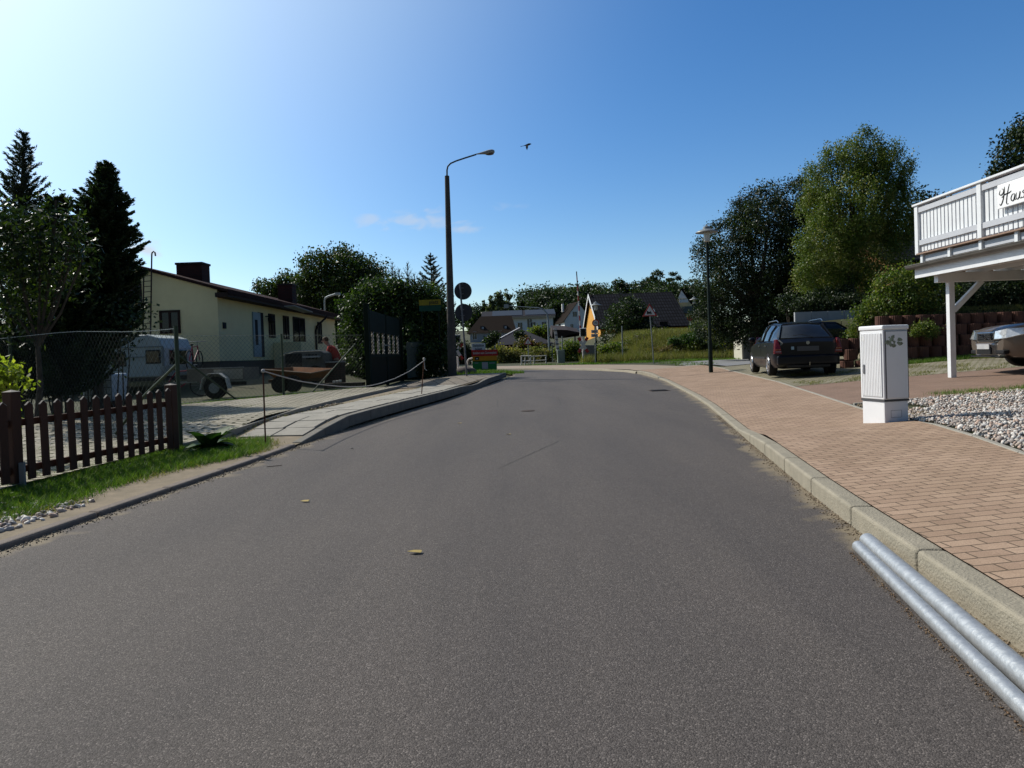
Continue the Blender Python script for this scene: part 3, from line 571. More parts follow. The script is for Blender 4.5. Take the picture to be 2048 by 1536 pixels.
# ------------------------------------------------------------------ carport with balcony deck
def carport():
    X = 9.05; Y1 = 15.45; Y0 = 5.0; t = thing('carport', 'white timber carport carrying a balustraded balcony deck, right edge of the street', 'carport', (9.5, 14.9, float(h(9.5, 14.9))))
    Wp = WHITE(); gz = float(h(9.5, 14.9))
    zt = 2.52
    for (x, y) in ((9.5, 14.9), (12.4, 14.9), (9.5, 9.2), (12.4, 9.2)):
        MB().bx((x-.06, y-.06, float(h(x, y))), (x+.06, y+.06, zt)).build('post', Wp, t, bevel=.006)
    MB().bx((9.46, 14.965, gz+.9), (9.54, 14.975, gz+1.0))
    for y in (14.9, 9.2):
        MB().bx((9.2, y-.07, zt), (14.2, y+.07, zt+.2)).build('beam', Wp, t, bevel=.006)
        for x, s_ in ((9.5, 1), (12.4, -1), (12.4, 1)):
            MB().beam((x+s_*.05, y, zt-.62), (x+s_*.68, y, zt+.0), .1, .1).build('brace', Wp, t, bevel=.004)
    for x in np.arange(9.6, 14.2, .62):
        MB().bx((x-.045, Y0, zt+.2), (x+.045, Y1-.05, zt+.36)).build('joist', Wp, t)
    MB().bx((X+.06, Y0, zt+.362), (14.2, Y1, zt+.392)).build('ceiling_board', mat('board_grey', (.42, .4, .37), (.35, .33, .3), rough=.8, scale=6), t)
    MB().bx((X+.02, Y0, zt+.15), (X+.055, Y1, zt+.392)).build('fascia', Wp, t)
    # zinc gutter: half round along the edge
    m = MB(); n = 9; r = .085; vs = []; fs = []
    for yy in (Y0, Y1+.1):
        for rr in (r, r-.008):
            for k in range(n): th = math.pi+math.pi*k/(n-1); vs.append((X-.06+rr*math.cos(th), yy, zt+.43+rr*math.sin(th)))
    for k in range(n-1): fs += [(k, k+1, 2*n+k+1, 2*n+k), (n+k+1, n+k, 3*n+k, 3*n+k+1), (2*n+k, 2*n+k+1, 3*n+k+1, 3*n+k)]
    m.add(vs, fs); m.prism([(X-.06+r*math.cos(math.pi+math.pi*k/(n-1)), Y1+.1, zt+.43+r*math.sin(math.pi+math.pi*k/(n-1))) for k in range(n)], (0, .006, 0))
    m.tube([(X-.06-r, Y0, zt+.432), (X-.06-r, Y1+.1, zt+.432)], .009, 6); m.build('gutter', mat('zinc_gutter', (.2, .19, .17), (.14, .13, .12), rough=.5, metal=.5, scale=5), t, smooth=True)
    # deck frame
    zd = zt+.5
    MB().bx((X+.1, Y0, zd+.0), (X+.14, Y1-.15, zd+.13)).build('deck_fascia', mat('rail_grey_white', (.5, .51, .54), (.44, .45, .48), rough=.55, scale=3), t)
    for y in np.arange(Y1-.2, Y0, -.95): MB().bx((X+.05, y-.05, zd-.06), (X+.1, y+.03, zd+.16)).build('bracket', Wp, t)
    MB().bx((X-.0, Y0, zd+.16), (14.2, Y1-.1, zd+.19)).build('deck_floor', mat('deck_boards', (.3, .2, .15), (.22, .15, .11), rough=.8, scale=8), t)
    zr = zd+1.28
    Wr = mat('rail_grey_white', (.5, .51, .54), (.44, .45, .48), rough=.55, scale=3); Wp2 = Wp; rail = MB().bx((X-.03, Y0, zr-.045), (X+.12, Y1-.02, zr)); rail.build('handrail', Wp, t, bevel=.008)
    MB().bx((X+.02, Y0, zr-.2), (X+.06, Y1-.12, zr-.09)).build('rail', Wr, t)
    MB().bx((X+.02, Y0, zd+.36), (X+.06, Y1-.12, zd+.47)).build('rail', Wr, t)
    for k, y in enumerate(np.arange(Y1-.12, Y0, -2.05)):
        MB().bx((X+.0, y-.06, zd+.165), (X+.12, y+.06, zr-.045)).build('railing_post', Wp, t, bevel=.005)
    k = 0; y = Y1-.24
    while y > 10.6:
        MB().bx((X+.061, y-.045, zd+.22), (X+.081, y+.045, zr-.12)).build('baluster', Wp, t); y -= .122
    # end railing along the far side
    MB().bx((X+.13, Y1-.13, zr-.045), (14.2, Y1+.0, zr-.002)).build('handrail', Wp, t)
    m = MB()
    for x in np.arange(X+.3, 14, .122): m.bx((x-.045, Y1-.1, zd+.22), (x+.045, Y1-.08, zr-.05))
    m.bx((X+.13, Y1-.08, zd+.36), (14.2, Y1-.05, zd+.47)); m.build('end_railing', Wp, t)
    # name board with brushed lettering
    s = thing('name_board', 'white name board with black script reading Haus, fixed to the balcony railing', 'sign', (X+.0, 11.7, zd+.7))
    MB().bx((X-.035, 10.4, zd+.62), (X-.004, 12.72, zd+1.06)).build('board', mat('sign_white', (.82, .82, .82), (.78, .78, .78), rough=.5), s, bevel=.01)
    ink = mat('black_ink', (.012, .012, .012), rough=.6)
    strokes = {  # (u along the board to the right, v up), metres
        'H': [[(.02, .27), (0, .21), (.04, .18), (.09, .21), (.1, .26), (.06, .29)], [(.12, .31), (.11, .2), (.08, .08), (.03, 0), (.0, .03)], [(.23, .33), (.2, .24), (.17, .12), (.16, .0), (.2, -.01)], [(.05, .13), (.12, .17), (.22, .18), (.27, .2)]],
        'a': [[(.34, .13), (.29, .13), (.26, .07), (.28, .02), (.32, .03), (.35, .12), (.34, .03), (.37, .03)]],
        'u': [[(.38, .14), (.37, .05), (.4, .02), (.44, .06), (.46, .14), (.44, .05), (.47, .02), (.49, .04)]],
        's': [[(.55, .15), (.51, .12), (.55, .08), (.54, .03), (.49, .02)]],
        'L': [[(.78, .28), (.73, .34), (.68, .3), (.72, .24), (.78, .2)], [(.76, .3), (.74, .14), (.68, .03), (.62, .04)], [(.68, .03), (.78, .0), (.86, .05)]]}
    M0 = face_M((X-.038, 12.66, zd+.68), (-1, 0, 0)); m = MB()
    for ch in strokes.values():
        for st in ch:
            st = [Vector((a, b, 0)) for a, b in st]; n = (len(st)-1)*5+1; pp = []
            for i in range(len(st)-1):
                p0 = st[max(i-1, 0)]; p1 = st[i]; p2 = st[i+1]; p3 = st[min(i+2, len(st)-1)]
                for q in range(5):
                    u = q/5; pp.append(.5*((2*p1)+(p2-p0)*u+(2*p0-5*p1+4*p2-p3)*u*u+(3*p1-p0-3*p2+p3)*u**3))
            pp.append(st[-1]); rs = [.004+.006*math.sin(math.pi*i/(len(pp)-1)) for i in range(len(pp))]
            m.tube([M0 @ Vector((p.x*1.12, p.y, 0)) for p in pp], rs, 6)
    m.build('lettering', ink, s)
carport()

# ------------------------------------------------------------------ cars
def arch_cut(o, cuts):
    mb = MB()
    for (y, z, r) in cuts:
        mb.lathe((0, y, z), [(r, -1.3), (r, 1.3)], 28, axis='x')
    c = mb.build('cut', DARK()); md = o.modifiers.new('b', 'BOOLEAN'); md.object = c; md.operation = 'DIFFERENCE'; md.solver = 'EXACT'
    bpy.context.view_layer.update(); me = bpy.data.meshes.new_from_object(o.evaluated_get(bpy.context.evaluated_depsgraph_get())); o.modifiers.clear(); o.data = me; bpy.data.objects.remove(c)
def shell(st, name, m, parent, smooth=True, ns=None):
    """st: stations (y, [(x,z)...]) half sections from the bottom outside to the top centre; mirrored"""
    vs = []; fs = []; n = len(st[0][1])
    for y, sec in st:
        full = [(-x, z) for x, z in sec]+[(x, z) for x, z in reversed(sec)]
        vs += [(x, y, z) for x, z in full]
    k = 2*n
    for i in range(len(st)-1):
        for j in range(k): j2 = (j+1) % k; fs.append((i*k+j, i*k+j2, (i+1)*k+j2, (i+1)*k+j))
    fs.append(tuple(range(k))); fs.append(tuple((len(st)-1)*k+j for j in reversed(range(k))))
    b = MB(); b.add(vs, fs); o = b.build(name, m, parent, smooth=smooth, world=False); return o
def interp_st(st, n):
    ys = [s[0] for s in st]; out = []
    for y in np.linspace(ys[0], ys[-1], n):
        out.append((y, [tuple(np.interp(y, ys, [s[1][j][q] for s in st]) for q in (0, 1)) for j in range(len(st[0][1]))]))
    return out
def wheel(t, x, y, r, hub):
    sg = 1 if x > 0 else -1
    ty = MB().lathe((x-sg*.1, y, r), [(r*.62, -.1*1), (r*.93, -.105), (r, -.07), (r, .07), (r*.93, .105), (r*.64, .1)], 30, axis='x').build('tyre', mat('tyre_rubber', (.012, .012, .012), rough=.85), t, smooth=True, world=False)
    m = MB(); xf = x-sg*.005
    m.lathe((x-sg*.03, y, r), [(r*.64, -.03), (r*.64, .03)], 26, axis='x') if hub else None
    for k in range(7):
        a = 2*math.pi*k/7; m.beam((xf, y, r), (xf, y+r*.62*math.cos(a), r+r*.62*math.sin(a)), .055, .03, up=(1, 0, 0))
    m.lathe((xf, y, r), [(.06, -.02), (.06, .02)], 14, axis='x'); m.tube([(xf, y+r*.62*math.cos(a*.2618), r+r*.62*math.sin(a*.2618)) for a in range(25)], .018, 6)
    m.build('rim', mat('alloy', (.6, .6, .62), (.5, .5, .52), rough=.25, metal=.85), ty, smooth=True, world=False)
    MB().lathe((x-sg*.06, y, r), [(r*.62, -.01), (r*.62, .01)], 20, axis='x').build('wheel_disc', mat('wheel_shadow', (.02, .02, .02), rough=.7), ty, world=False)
def car(name, label, loc, rz, paint, kind, group=None):
    t = thing(name, label, 'car', loc, rz, group)
    wag = kind == 'wagon'; big = kind == 'sedan'
    hw = .86 if not big else .93; L2 = 2.25 if not big else 2.42; wb = 1.36 if not big else 1.42
    # lower body half sections: sill, lower side, mid, shoulder, top edge, centre
    def sec(w0, zb, zs, zt, tp=.86): return [(w0*.9, zb), (w0*.985, zb+.12), (w0, zb+.33), (w0*.985, zs), (w0*tp, zt-.02), (0, zt)]
    bt = .98 if wag else .97
    if kind == 'hatch': bt = .95
    st = [(-L2, sec(hw*.84, .36, .78, .84 if big else .9)), (-L2+.07, sec(hw*.92, .27, .86, 1.0 if not big else .93)), (-L2+.35, sec(hw*.985, .22, .9, bt)), (-1.2, sec(hw, .2, .91, bt)), (.5, sec(hw, .2, .88, bt-.02)),
          (1.0, sec(hw, .2, .85, .95)), (1.5, sec(hw*.985, .2, .8, .89)), (L2-.3, sec(hw*.94, .22, .7, .79, .82)), (L2-.08, sec(hw*.84, .27, .6, .7, .8)), (L2, sec(hw*.74, .34, .52, .6, .8))]
    if big: st[-4:] = [(1.5, sec(hw*.985, .2, .84, .93)), (L2-.35, sec(hw*.95, .22, .78, .88, .84)), (L2-.1, sec(hw*.86, .26, .7, .81, .82)), (L2, sec(hw*.74, .34, .6, .74, .8))]
    body = shell(interp_st(st, 34), 'body', paint, t); arch_cut(body, [(-wb, .32, .365), (wb, .32, .365)])
    body.data.polygons.foreach_set('use_smooth', [True]*len(body.data.polygons)); body.data.set_sharp_from_angle(angle=R(32))
    m = MB().bx((-.6, -L2+.3, .2), (.6, L2-.4, .5)); m.build('underbody', DARK(), t, world=False)
    # greenhouse
    rear = -L2+.18 if wag else (-1.75 if big else -L2+.35); rt = -L2+.68 if wag else (-1.05 if big else -1.45); fr = .95; ft = .18; H_ = 1.44 if wag else 1.45; zb = bt-.03
    def gs(w0, w1, z0, z1): return [(w0, z0), (w0*.97, z0+.06), ((w0+w1)/2+.02, (z0+z1)/2), (w1, z1-.05), (w1*.9, z1-.005), (0, z1+.02)]
    g = [(rear, gs(.7, .69, zb, zb+.03)), (rt, gs(.76, .53, zb, H_-.06)), (-.6, gs(.79, .57, zb, H_)), (ft, gs(.79, .56, zb-.02, H_-.03)), (fr, gs(.72, .7, zb-.06, zb-.02))]
    shell(interp_st(g, 24), 'window_glass', GLASS(), t)
    # roof skin, pillars
    def off(s_, d): return [(x+d if x > 0 else 0, z+d) for x, z in s_]
    gi = interp_st(g, 60); rs = [(y, [(s_[3][0]+.008, s_[3][1]+.0), (s_[4][0]+.008, s_[4][1]+.008), (0, s_[5][1]+.01)]) for y, s_ in gi if rt-.02 <= y <= ft+.04]
    rs = [(y, [(a[0]*.98, a[1]-.02)]+[a, b, c]) for y, (a, b, c) in rs]; shell(rs, 'roof', paint, t)
    def gp(y, j, sd, d=.012):
        s_ = min(gi, key=lambda q: abs(q[0]-y))[1][j]; return Vector(((s_[0]+d)*sd, y, s_[1]+.004))
    for sd in (-1, 1):
        for nm, y0, y1, w0 in (('windscreen_pillar', fr-.03, ft, .05), ('door_pillar', -.32, -.3, .07), ('rear_pillar', -1.15, -1.12, .05), ('tail_pillar', rear+.06, rt, .1)):
            pts = [gp(y0, 0, sd), gp(y0+(y1-y0)*.3, 1, sd), gp(y0+(y1-y0)*.6, 2, sd), gp(y1, 3, sd)]
            if nm in ('windscreen_pillar', 'tail_pillar'):
                ya = [y0, y0+(y1-y0)*.33, y0+(y1-y0)*.66, y1]; pts = [gp(y, 3, sd, .0) for y in ya]
            mm = MB()
            for a, b in zip(pts[:-1], pts[1:]): mm.beam(a, b, w0, .03, up=(sd, 0, .3))
            mm.build(nm, paint if 'door' not in nm else DARK(), t, world=False)
        MB().beam(gp(fr-.1, 1, sd, .008)-Vector((0, 0, .05)), gp(rear+.15, 1, sd, .014)-Vector((0, 0, .05)), .03, .02, up=(sd, 0, 0)).build('sill_trim', mat('chrome_trim', (.3, .3, .31), rough=.2, metal=.9), t, world=False)
        if wag:
            MB().tube([(sd*.56, -.0, H_+.015), (sd*.57, -.12, H_+.06), (sd*.58, -1.3, H_+.06), (sd*.57, -1.5, H_+.0)], .014, 8).build('roof_rail', mat('chrome_trim', (1, 1, 1)), t, smooth=True, world=False)
        MB().ball((sd*(hw+.07), .72, bt+.03), (.1, .055, .075), 12, 8).build('wing_mirror', paint, t, smooth=True, world=False)
        for y in (wb, -wb): wheel(t, sd*(hw-.005), y, .315, False)
        MB().beam((sd*(hw+.002), -.32, .28), (sd*(hw-.006), -.32, .9), .006, .004, up=(sd, 0, 0)).build('door_gap', DARK(), t, world=False)
        for y in (-.2, -1.2): MB().bx((sd*hw-.02, y, .8), (sd*hw+.02, y+.16, .83)).build('door_handle', mat('chrome_trim', (1, 1, 1)), t, world=False, bevel=.005)
        MB().bx((sd*hw-.012, -1.0, .46), (sd*hw+.012, 1.0, .5)).build('side_moulding', mat('black_plastic', (.02, .02, .02), rough=.6), t, world=False)
    blk = mat('black_plastic', (.02, .02, .02), rough=.6)
    # bumpers
    MB().bx((-hw*.9, -L2-.07, .3), (hw*.9, -L2+.12, .56)).build('rear_bumper', paint, t, world=False, bevel=.05, seg=4)
    MB().bx((-hw*.62, -L2-.05, .24), (hw*.62, -L2+.1, .298)).build('bumper_skirt', blk, t, world=False)
    red = mat('tail_light_red', (.14, .006, .006), (.1, .005, .005), rough=.2, spec=.4, coat=.5)
    amb = mat('indicator_amber', (.4, .12, .03), rough=.2, coat=1)
    if wag or kind == 'hatch':
        for sd in (-1, 1):
            tl = MB(); yb = -L2-.012
            tl.prism([(sd*hw*.99, yb+.0, .6), (sd*hw*.76, yb-.02, .6), (sd*hw*.8, yb-.01, .76), (sd*hw*.86, yb+.06, .98), (sd*hw*.93, yb+.09, .98)], (0, .16, 0)); o = tl.build('tail_light', red, t, world=False, bevel=.01)
            MB().bx((sd*hw*.79, yb-.024, .7), (sd*hw*.955, yb-.008, .715)).build('reflector_strip', amb, o, world=False)
            MB().bx((sd*hw*.79, yb-.024, .65), (sd*hw*.955, yb-.008, .66)).build('reflector_strip', mat('lamp_clear', (.5, .45, .45), rough=.2), o, world=False)
        MB().bx((-.27, -L2-.028, .66), (.27, -L2-.004, .78)).build('number_plate', mat('plate_grey', (.07, .075, .085), rough=.6), t, world=False, bevel=.004)
        text('C 270', .075, face_M((-.47, -L2-.016, .87), (0, -1, 0)), mat('chrome_trim', (1, 1, 1)), 'model_badge', t, sx=1.0)
        MB().lathe((0, -L2-.01, .87), [(.045, -.01), (.045, .004), (.036, .004), (.036, -.008)], 20, axis='y').build('boot_badge', mat('chrome_trim', (1, 1, 1)), t, world=False)
        MB().bx((-.42, -L2-.022, .7), (-.35, -L2-.016, .78)).build('round_sticker', mat('sticker_blue', (.3, .45, .55), rough=.5), t, world=False)
        MB().tube([(0, -L2-.0, .3), (0, -L2-.16, .3), (0, -L2-.18, .38)], .016, 8).build('tow_bar', mat('chrome_trim', (1, 1, 1)), t, smooth=True, world=False)
        MB().tube([(.2, -L2+.13, 1.0), (-.1, -L2+.19, 1.09), (-.35, -L2+.17, 1.06)], .008, 5).build('wiper', blk, t, world=False)
    if big:
        yf = L2
        MB().bx((-.36, yf-.14, .55), (.36, yf+.03, .75)).build('grille_frame', mat('chrome_trim', (1, 1, 1)), t, world=False, bevel=.03, seg=3)
        gr = MB().bx((-.31, yf-.1, .575), (.31, yf+.036, .725)).build('grille', DARK(), t, world=False, bevel=.015)
        m = MB()
        for k in range(3): m.bx((-.3, yf+.03, .6+k*.04), (.3, yf+.044, .612+k*.04))
        m.build('grille_bars', mat('chrome_trim', (1, 1, 1)), gr, world=False)
        m = MB(); m.beam((-.2, yf+.04, .585), (.2, yf+.04, .7), .02, .012, up=(0, 1, 0)); m.lathe((0, yf+.04, .64), [(.05, -.008), (.05, .008), (.035, .008), (.035, -.008)], 18, axis='y'); m.build('grille_badge', mat('chrome_bright', (.8, .8, .82), rough=.15, metal=1), t, world=False)
        MB().prism([(-.86, yf-.5, .26), (-.72, yf-.14, .26), (-.4, yf+.04, .26), (.4, yf+.04, .26), (.72, yf-.14, .26), (.86, yf-.5, .26)], (0, 0, .27)).build('front_bumper', paint, t, world=False, bevel=.05, seg=4)
        MB().bx((-.3, yf+.04, .3), (.3, yf+.058, .42)).build('air_intake', DARK(), t, world=False)
        MB().bx((-.26, yf+.055, .4), (.26, yf+.075, .5)).build('number_plate', mat('plate_white', (.45, .45, .45), (.35, .35, .36), rough=.5), t, world=False)
        MB().bx((-.62, yf-.2, .235), (.62, yf+.05, .262)).build('front_lip', blk, t, world=False, bevel=.01)
        MB().bx((-.58, yf-.1, .262), (.58, yf+.05, .272)).build('lip_trim', mat('chrome_bright', (1, 1, 1)), t, world=False)
        for sd in (-1, 1):
            P0 = [(sd*.42, yf+.0, .58), (sd*.42, yf-.02, .74), (sd*.68, yf-.12, .78), (sd*.89, yf-.4, .8), (sd*.92, yf-.36, .68), (sd*.74, yf-.06, .6)]
            q = MB().prism(P0, (sd*.02, .06, .012)).build('headlight', mat('lamp_glass', (.75, .78, .8), (.45, .48, .5), rough=.08, scale=14, spec=.8, coat=1, metal=.4), t, world=False, bevel=.008)
            for (dx, dy) in ((.55, -.09), (.7, -.22)): MB().ball((sd*dx, yf+dy, .665), (.06, .04, .055), 12, 8).build('lens', mat('chrome_bright', (1, 1, 1)), q, smooth=True, world=False)
            MB().prism([(sd*.86, yf-.46, .67), (sd*.86, yf-.5, .755), (sd*.9, yf-.58, .755), (sd*.91, yf-.54, .68)], (sd*.02, .03, 0)).build('side_indicator', amb, t, world=False)
            MB().bx((min(sd*.42, sd*.74), yf-.08, .3), (max(sd*.42, sd*.66), yf+.03, .38)).build('fog_light_opening', DARK(), t, world=False, bevel=.02)
            MB().beam((sd*.4, yf+.035, .545), (sd*.8, yf-.17, .56), .02, .015).build('bumper_trim', mat('chrome_bright', (1, 1, 1)), t, world=False)
            MB().beam((sd*.36, yf-.05, .73), (sd*.66, 1.05, .945), .03, .012).build('bonnet_crease', paint, t, world=False)
        MB().bx((-.72, -L2-.01, .62), (.72, -L2+.03, .8)).build('tail_light', red, t, world=False)
        MB().beam((.72, .9, .97), (.72, .9, .98), .01, .01)
    return t
BLK = mat('black_car_paint', (.005, .006, .01), (.004, .005, .009), rough=.3, coat=.22, spec=.15)
BRZ = mat('bronze_car_paint', (.14, .11, .085), (.13, .102, .08), rough=.42, coat=.6, metal=.25)
cp = G(1607, 751); rzc = math.atan2(-.18, 1)
cc = Vector((8.45, 21.0, 0)); cc.z = float(h(cc.x, cc.y))
print('car ref', cp)
car('estate_car', 'black estate car with roof rails parked facing away behind the street cabinet', cc, rzc, BLK, 'wagon').scale = (1.03, 1.03, 1.05)
c2 = Vector((11.35, 25.0, 0)); c2.z = float(h(10.8, 26))
car('hatchback', 'black car mostly hidden behind the estate car, parked crosswise', c2, R(-88), BLK, 'hatch')
c3 = Vector((12.75, 14.35, 0)); c3.z = float(h(c3.x, c3.y))
car('saloon_car', 'bronze saloon car parked under the carport with its front to the street', c3, R(78.5), BRZ, 'sedan').scale = (1.06, 1.06, 1.06)

# ------------------------------------------------------------------ street lamps
def park_lamp(name, label, px, py, ptop, off=0., Y=None, group='green park lamps', scale=1.):
    b = G(px, py) if Y is None else GY(px, Y); top = P(px-(0 if Y else 9), ptop, b.y); H_ = top.z-b.z
    t = thing(name, label, 'street lamp', tuple(b), group=group); k = H_/6.
    lx = top.x-b.x
    MB().tube([(0, 0, -.1), (lx*.22, 0, H_*.22)], .075, 12).build('pole_base', DGREEN(), t, smooth=True, world=False)
    MB().tube([(lx*.22, 0, H_*.22), (lx*.9, 0, H_-.55)], .05, 12).build('pole', DGREEN(), t, smooth=True, world=False)
    MB().lathe((lx*.95, 0, H_-.62), [(.055, 0), (.11, .04), (.12, .34), (.1, .36)], 20).build('glass_cylinder', mat('opal_glass', (.6, .6, .56), rough=.3), t, smooth=True, world=False)
    MB().lathe((lx, 0, H_-.27), [(.4, 0), (.39, .02), (.22, .1), (.14, .12), (.13, .2), (.03, .25), (.02, .3)], 26).build('lamp_shade', mat('lamp_shade_grey', (.26, .27, .27), rough=.4, metal=.3), t, smooth=True, world=False)
    return t
park_lamp('street_lamp', 'tall dark green park lamp with wide grey hat at the parking lot corner', 1422, 745, 450)
park_lamp('street_lamp', 'small park lamp with flat grey hat beside the speed limit sign', 1191, 727, 603, Y=47)
park_lamp('street_lamp', 'distant thin park lamp left of the tall park lamp', 1388, 700, 593, Y=58)

def mast():
    b = G(905, 752); t = thing('concrete_lamp_mast', 'tall concrete street lamp mast with an arm reaching over the street', 'street lamp', tuple(b))
    top = P(894, 352, b.y); m = MB(); CM = mat('mast_concrete', (.1, .09, .08), (.065, .06, .055), rough=.95, scale=5, bump=.6, bscale=30, c3=(.13, .12, .1))
    m.tube([b-Vector((0, 0, .3)), b+Vector((0, 0, .5)), top], [.2, .19, .1], 12); m.build('mast', CM, t, smooth=True)
    pts = [(894, 352), (894, 340), (895.5, 333), (901, 327), (912, 322), (930, 316), (952, 309)]; arm = [P(x, y, b.y+(x-894)/58*.5) for x, y in pts]
    MB().tube(arm, .035, 8).build('arm', DGREY(), t, smooth=True)
    a = arm[-1]; e = P(989, 304, b.y+1.0); d = (e-a); n = 9; vs = []; fs = []
    wv = Vector((-.25, 1, 0)).normalized()
    prof = [(0, .03, .04, .0), (.15, .05, .05, .01), (.4, .09, .09, .03), (.65, .15, .13, .06), (.85, .16, .13, .07), (.97, .1, .09, .05), (1.0, .03, .04, .03)]
    for s_, wdt, up, dn in prof:
        c = a+d*s_
        for k in range(14):
            th = 2*math.pi*k/14; zz = math.sin(th); vs.append(tuple(c+wv*wdt*math.cos(th)+Vector((0, 0, (up if zz > 0 else dn)*zz))))
    for i in range(len(prof)-1):
        for k in range(14): fs.append((i*14+k, i*14+(k+1) % 14, (i+1)*14+(k+1) % 14, (i+1)*14+k))
    fs += [tuple(range(14)), tuple(range(84, 98))]
    MB().add(vs, fs).build('lamp_head', mat('lamp_grey', (.35, .35, .34), rough=.5), t, smooth=True)
    c = a+d*.72; MB().ball(c-Vector((0, 0, .05)), (.2, .12, .06), 12, 8).build('lamp_glass', mat('lamp_diffuser', (.12, .1, .09), rough=.3), t, smooth=True)
    q = b; MB().bx((q.x+.14, q.y-.02, q.z+.3), (q.x+.2, q.y+.1, q.z+1.1)).build('fuse_door', CM, t)
mast()
# bird
c = P(1054, 290, 32); t = thing('bird', 'small dark bird flying in the clear sky right of the street lamp head', 'bird', tuple(c)); bm_ = mat('dark_feathers', (.02, .018, .016), (.03, .025, .02))
m = MB(); m.tube([(-.2, 0, -.045), (-.1, 0, -.02), (0, 0, 0), (.1, 0, .03), (.16, 0, .042), (.2, 0, .04)], [.006, .02, .045, .05, .03, .006], 8); m.build('body', bm_, t, smooth=True, world=False)
for sd in (-1, 1): MB().prism([(.06, sd*.02, 0), (-.06, sd*.02, -.02), (-.05, sd*.12, -.1), (.0, sd*.16, -.2), (.05, sd*.1, -.08)], (0, .004*sd, .004)).build('wing', bm_, t, world=False)
MB().prism([(-.15, -.02, -.035), (-.3, -.04, -.06), (-.3, .04, -.06), (-.15, .02, -.035)], (0, 0, .006)).build('tail', bm_, t, world=False)

# ------------------------------------------------------------------ warning triangle, crossing signals and barriers
RED = mat('sign_red', (.35, .03, .025), (.3, .025, .02), rough=.45); SWH = mat('sign_face_white', (.6, .6, .6), rough=.45); SBK = mat('sign_black', (.015, .015, .015), rough=.5)
PGR = mat('post_grey', (.25, .27, .28), (.2, .22, .22), rough=.45, metal=.4)
def tri(c, s, n, d=0.):
    """upward triangle of side s centred at c facing n"""
    n = Vector(n).normalized(); x = Vector((0, 0, 1)).cross(n).normalized(); hh = s*.866
    return [c+n*d+x*(-s/2)-Vector((0, 0, hh/3)), c+n*d+x*(s/2)-Vector((0, 0, hh/3)), c+n*d+Vector((0, 0, hh*2/3))]
def tri_sign(name, label, base, top, side, pict):
    t = thing(name, label, 'traffic sign', tuple(base)); n = Vector((-.12, -1, 0)); MB().tube([base-Vector((0, 0, .2)), top+Vector((0, .03, side*.3))], .035, 10).build('pole', PGR, t, smooth=True)
    p = MB().prism(tri(top, side, n), n*.01).build('sign_plate', RED, t, bevel=.01)
    MB().prism(tri(top-Vector((0, 0, .0)), side*.74, n, .012), n*.003).build('sign_face', SWH, p)
    M = face_M(top+n*.017, n); m = MB(); s = side
    def bx2(x0, y0, x1, y1): m.prism([M @ Vector((x0*s, y0*s, 0)), M @ Vector((x1*s, y0*s, 0)), M @ Vector((x1*s, y1*s, 0)), M @ Vector((x0*s, y1*s, 0))], n*.003)
    if pict:
        bx2(-.2, -.1, .14, -.04); bx2(-.2, -.04, -.1, .08); bx2(-.1, -.04, .08, .02); bx2(.03, .02, .07, .07)
        for x in (-.16, -.08, 0, .08): m.prism([M @ Vector(((x+.035*math.cos(a))*s, (-.13+.035*math.sin(a))*s, 0)) for a in np.linspace(0, 6.28, 9)[:-1]], n*.003)
    else: bx2(-.04, -.12, .04, .08)
    m.build('pictogram', SBK, t)
b = G(1308, 727); tp = P(1299.5, 624, b.y)
tri_sign('warning_sign', 'red and white warning triangle with a black steam train on a leaning post', b, tp, P(1316, 632, b.y).x-P(1286.5, 632, b.y).x, True)
b = GY(1057, 52); tri_sign('warning_sign', 'small distant warning triangle behind the white railing at the crossing', b, P(1056, 684, 52), .62, False)

def halfbarrier():
    b = GY(1164, 50); t = thing('crossing_barrier', 'raised red and white striped level crossing barrier arm', 'level crossing barrier', tuple(b))
    p0 = P(1164, 700, 50); p1 = P(1153, 543, 50); rd_ = MB(); wt = MB(); bk = MB(); n = 16
    for k in range(n):
        a = p0+(p1-p0)*k/n; c = p0+(p1-p0)*(k+1)/n; (bk if k >= n-4 and k % 2 else rd_ if k % 2 == 0 else wt).beam(a, c, .11-.003*k, .09)
    o = wt.build('arm', mat('barrier_white', (.65, .63, .62), rough=.5), t); rd_.build('red_bands', RED, o); bk.build('dark_bands', SBK, o)
    g = b; MB().bx((g.x+.1, g.y-.3, g.z-.1), (g.x+.9, g.y+.4, g.z+1.25)).build('drive_housing', mat('housing_grey', (.15, .17, .17), (.11, .13, .13), rough=.6), t, bevel=.04)
    MB().bx((g.x+.0, g.y-.15, g.z+.7), (g.x+.12, g.y+.15, g.z+1.5)).build('counterweight', DGREY(), t)
    b = GY(1117, 53); t = thing('crossing_barrier', 'second barrier arm, raised and seen edge-on above a pale green drive housing', 'level crossing barrier', tuple(b))
    o = MB().beam(P(1117, 712, 53), P(1110, 656, 53), .22, .1).build('arm', mat('barrier_white', (1, 1, 1)), t); m = MB()
    for k in range(6): q0 = P(1116.5-k*1.1, 706-k*9, 52.93); m.box(q0, (.23, .02, .12))
    m.build('red_bands', mat('faded_band', (.2, .2, .2)), o)
    MB().bx((b.x-.1, b.y-.4, b.z-.1), (b.x+.45, b.y+.4, b.z+.95)).build('drive_housing', mat('housing_green', (.22, .26, .22), (.17, .21, .18), rough=.6), t, bevel=.03)
halfbarrier()
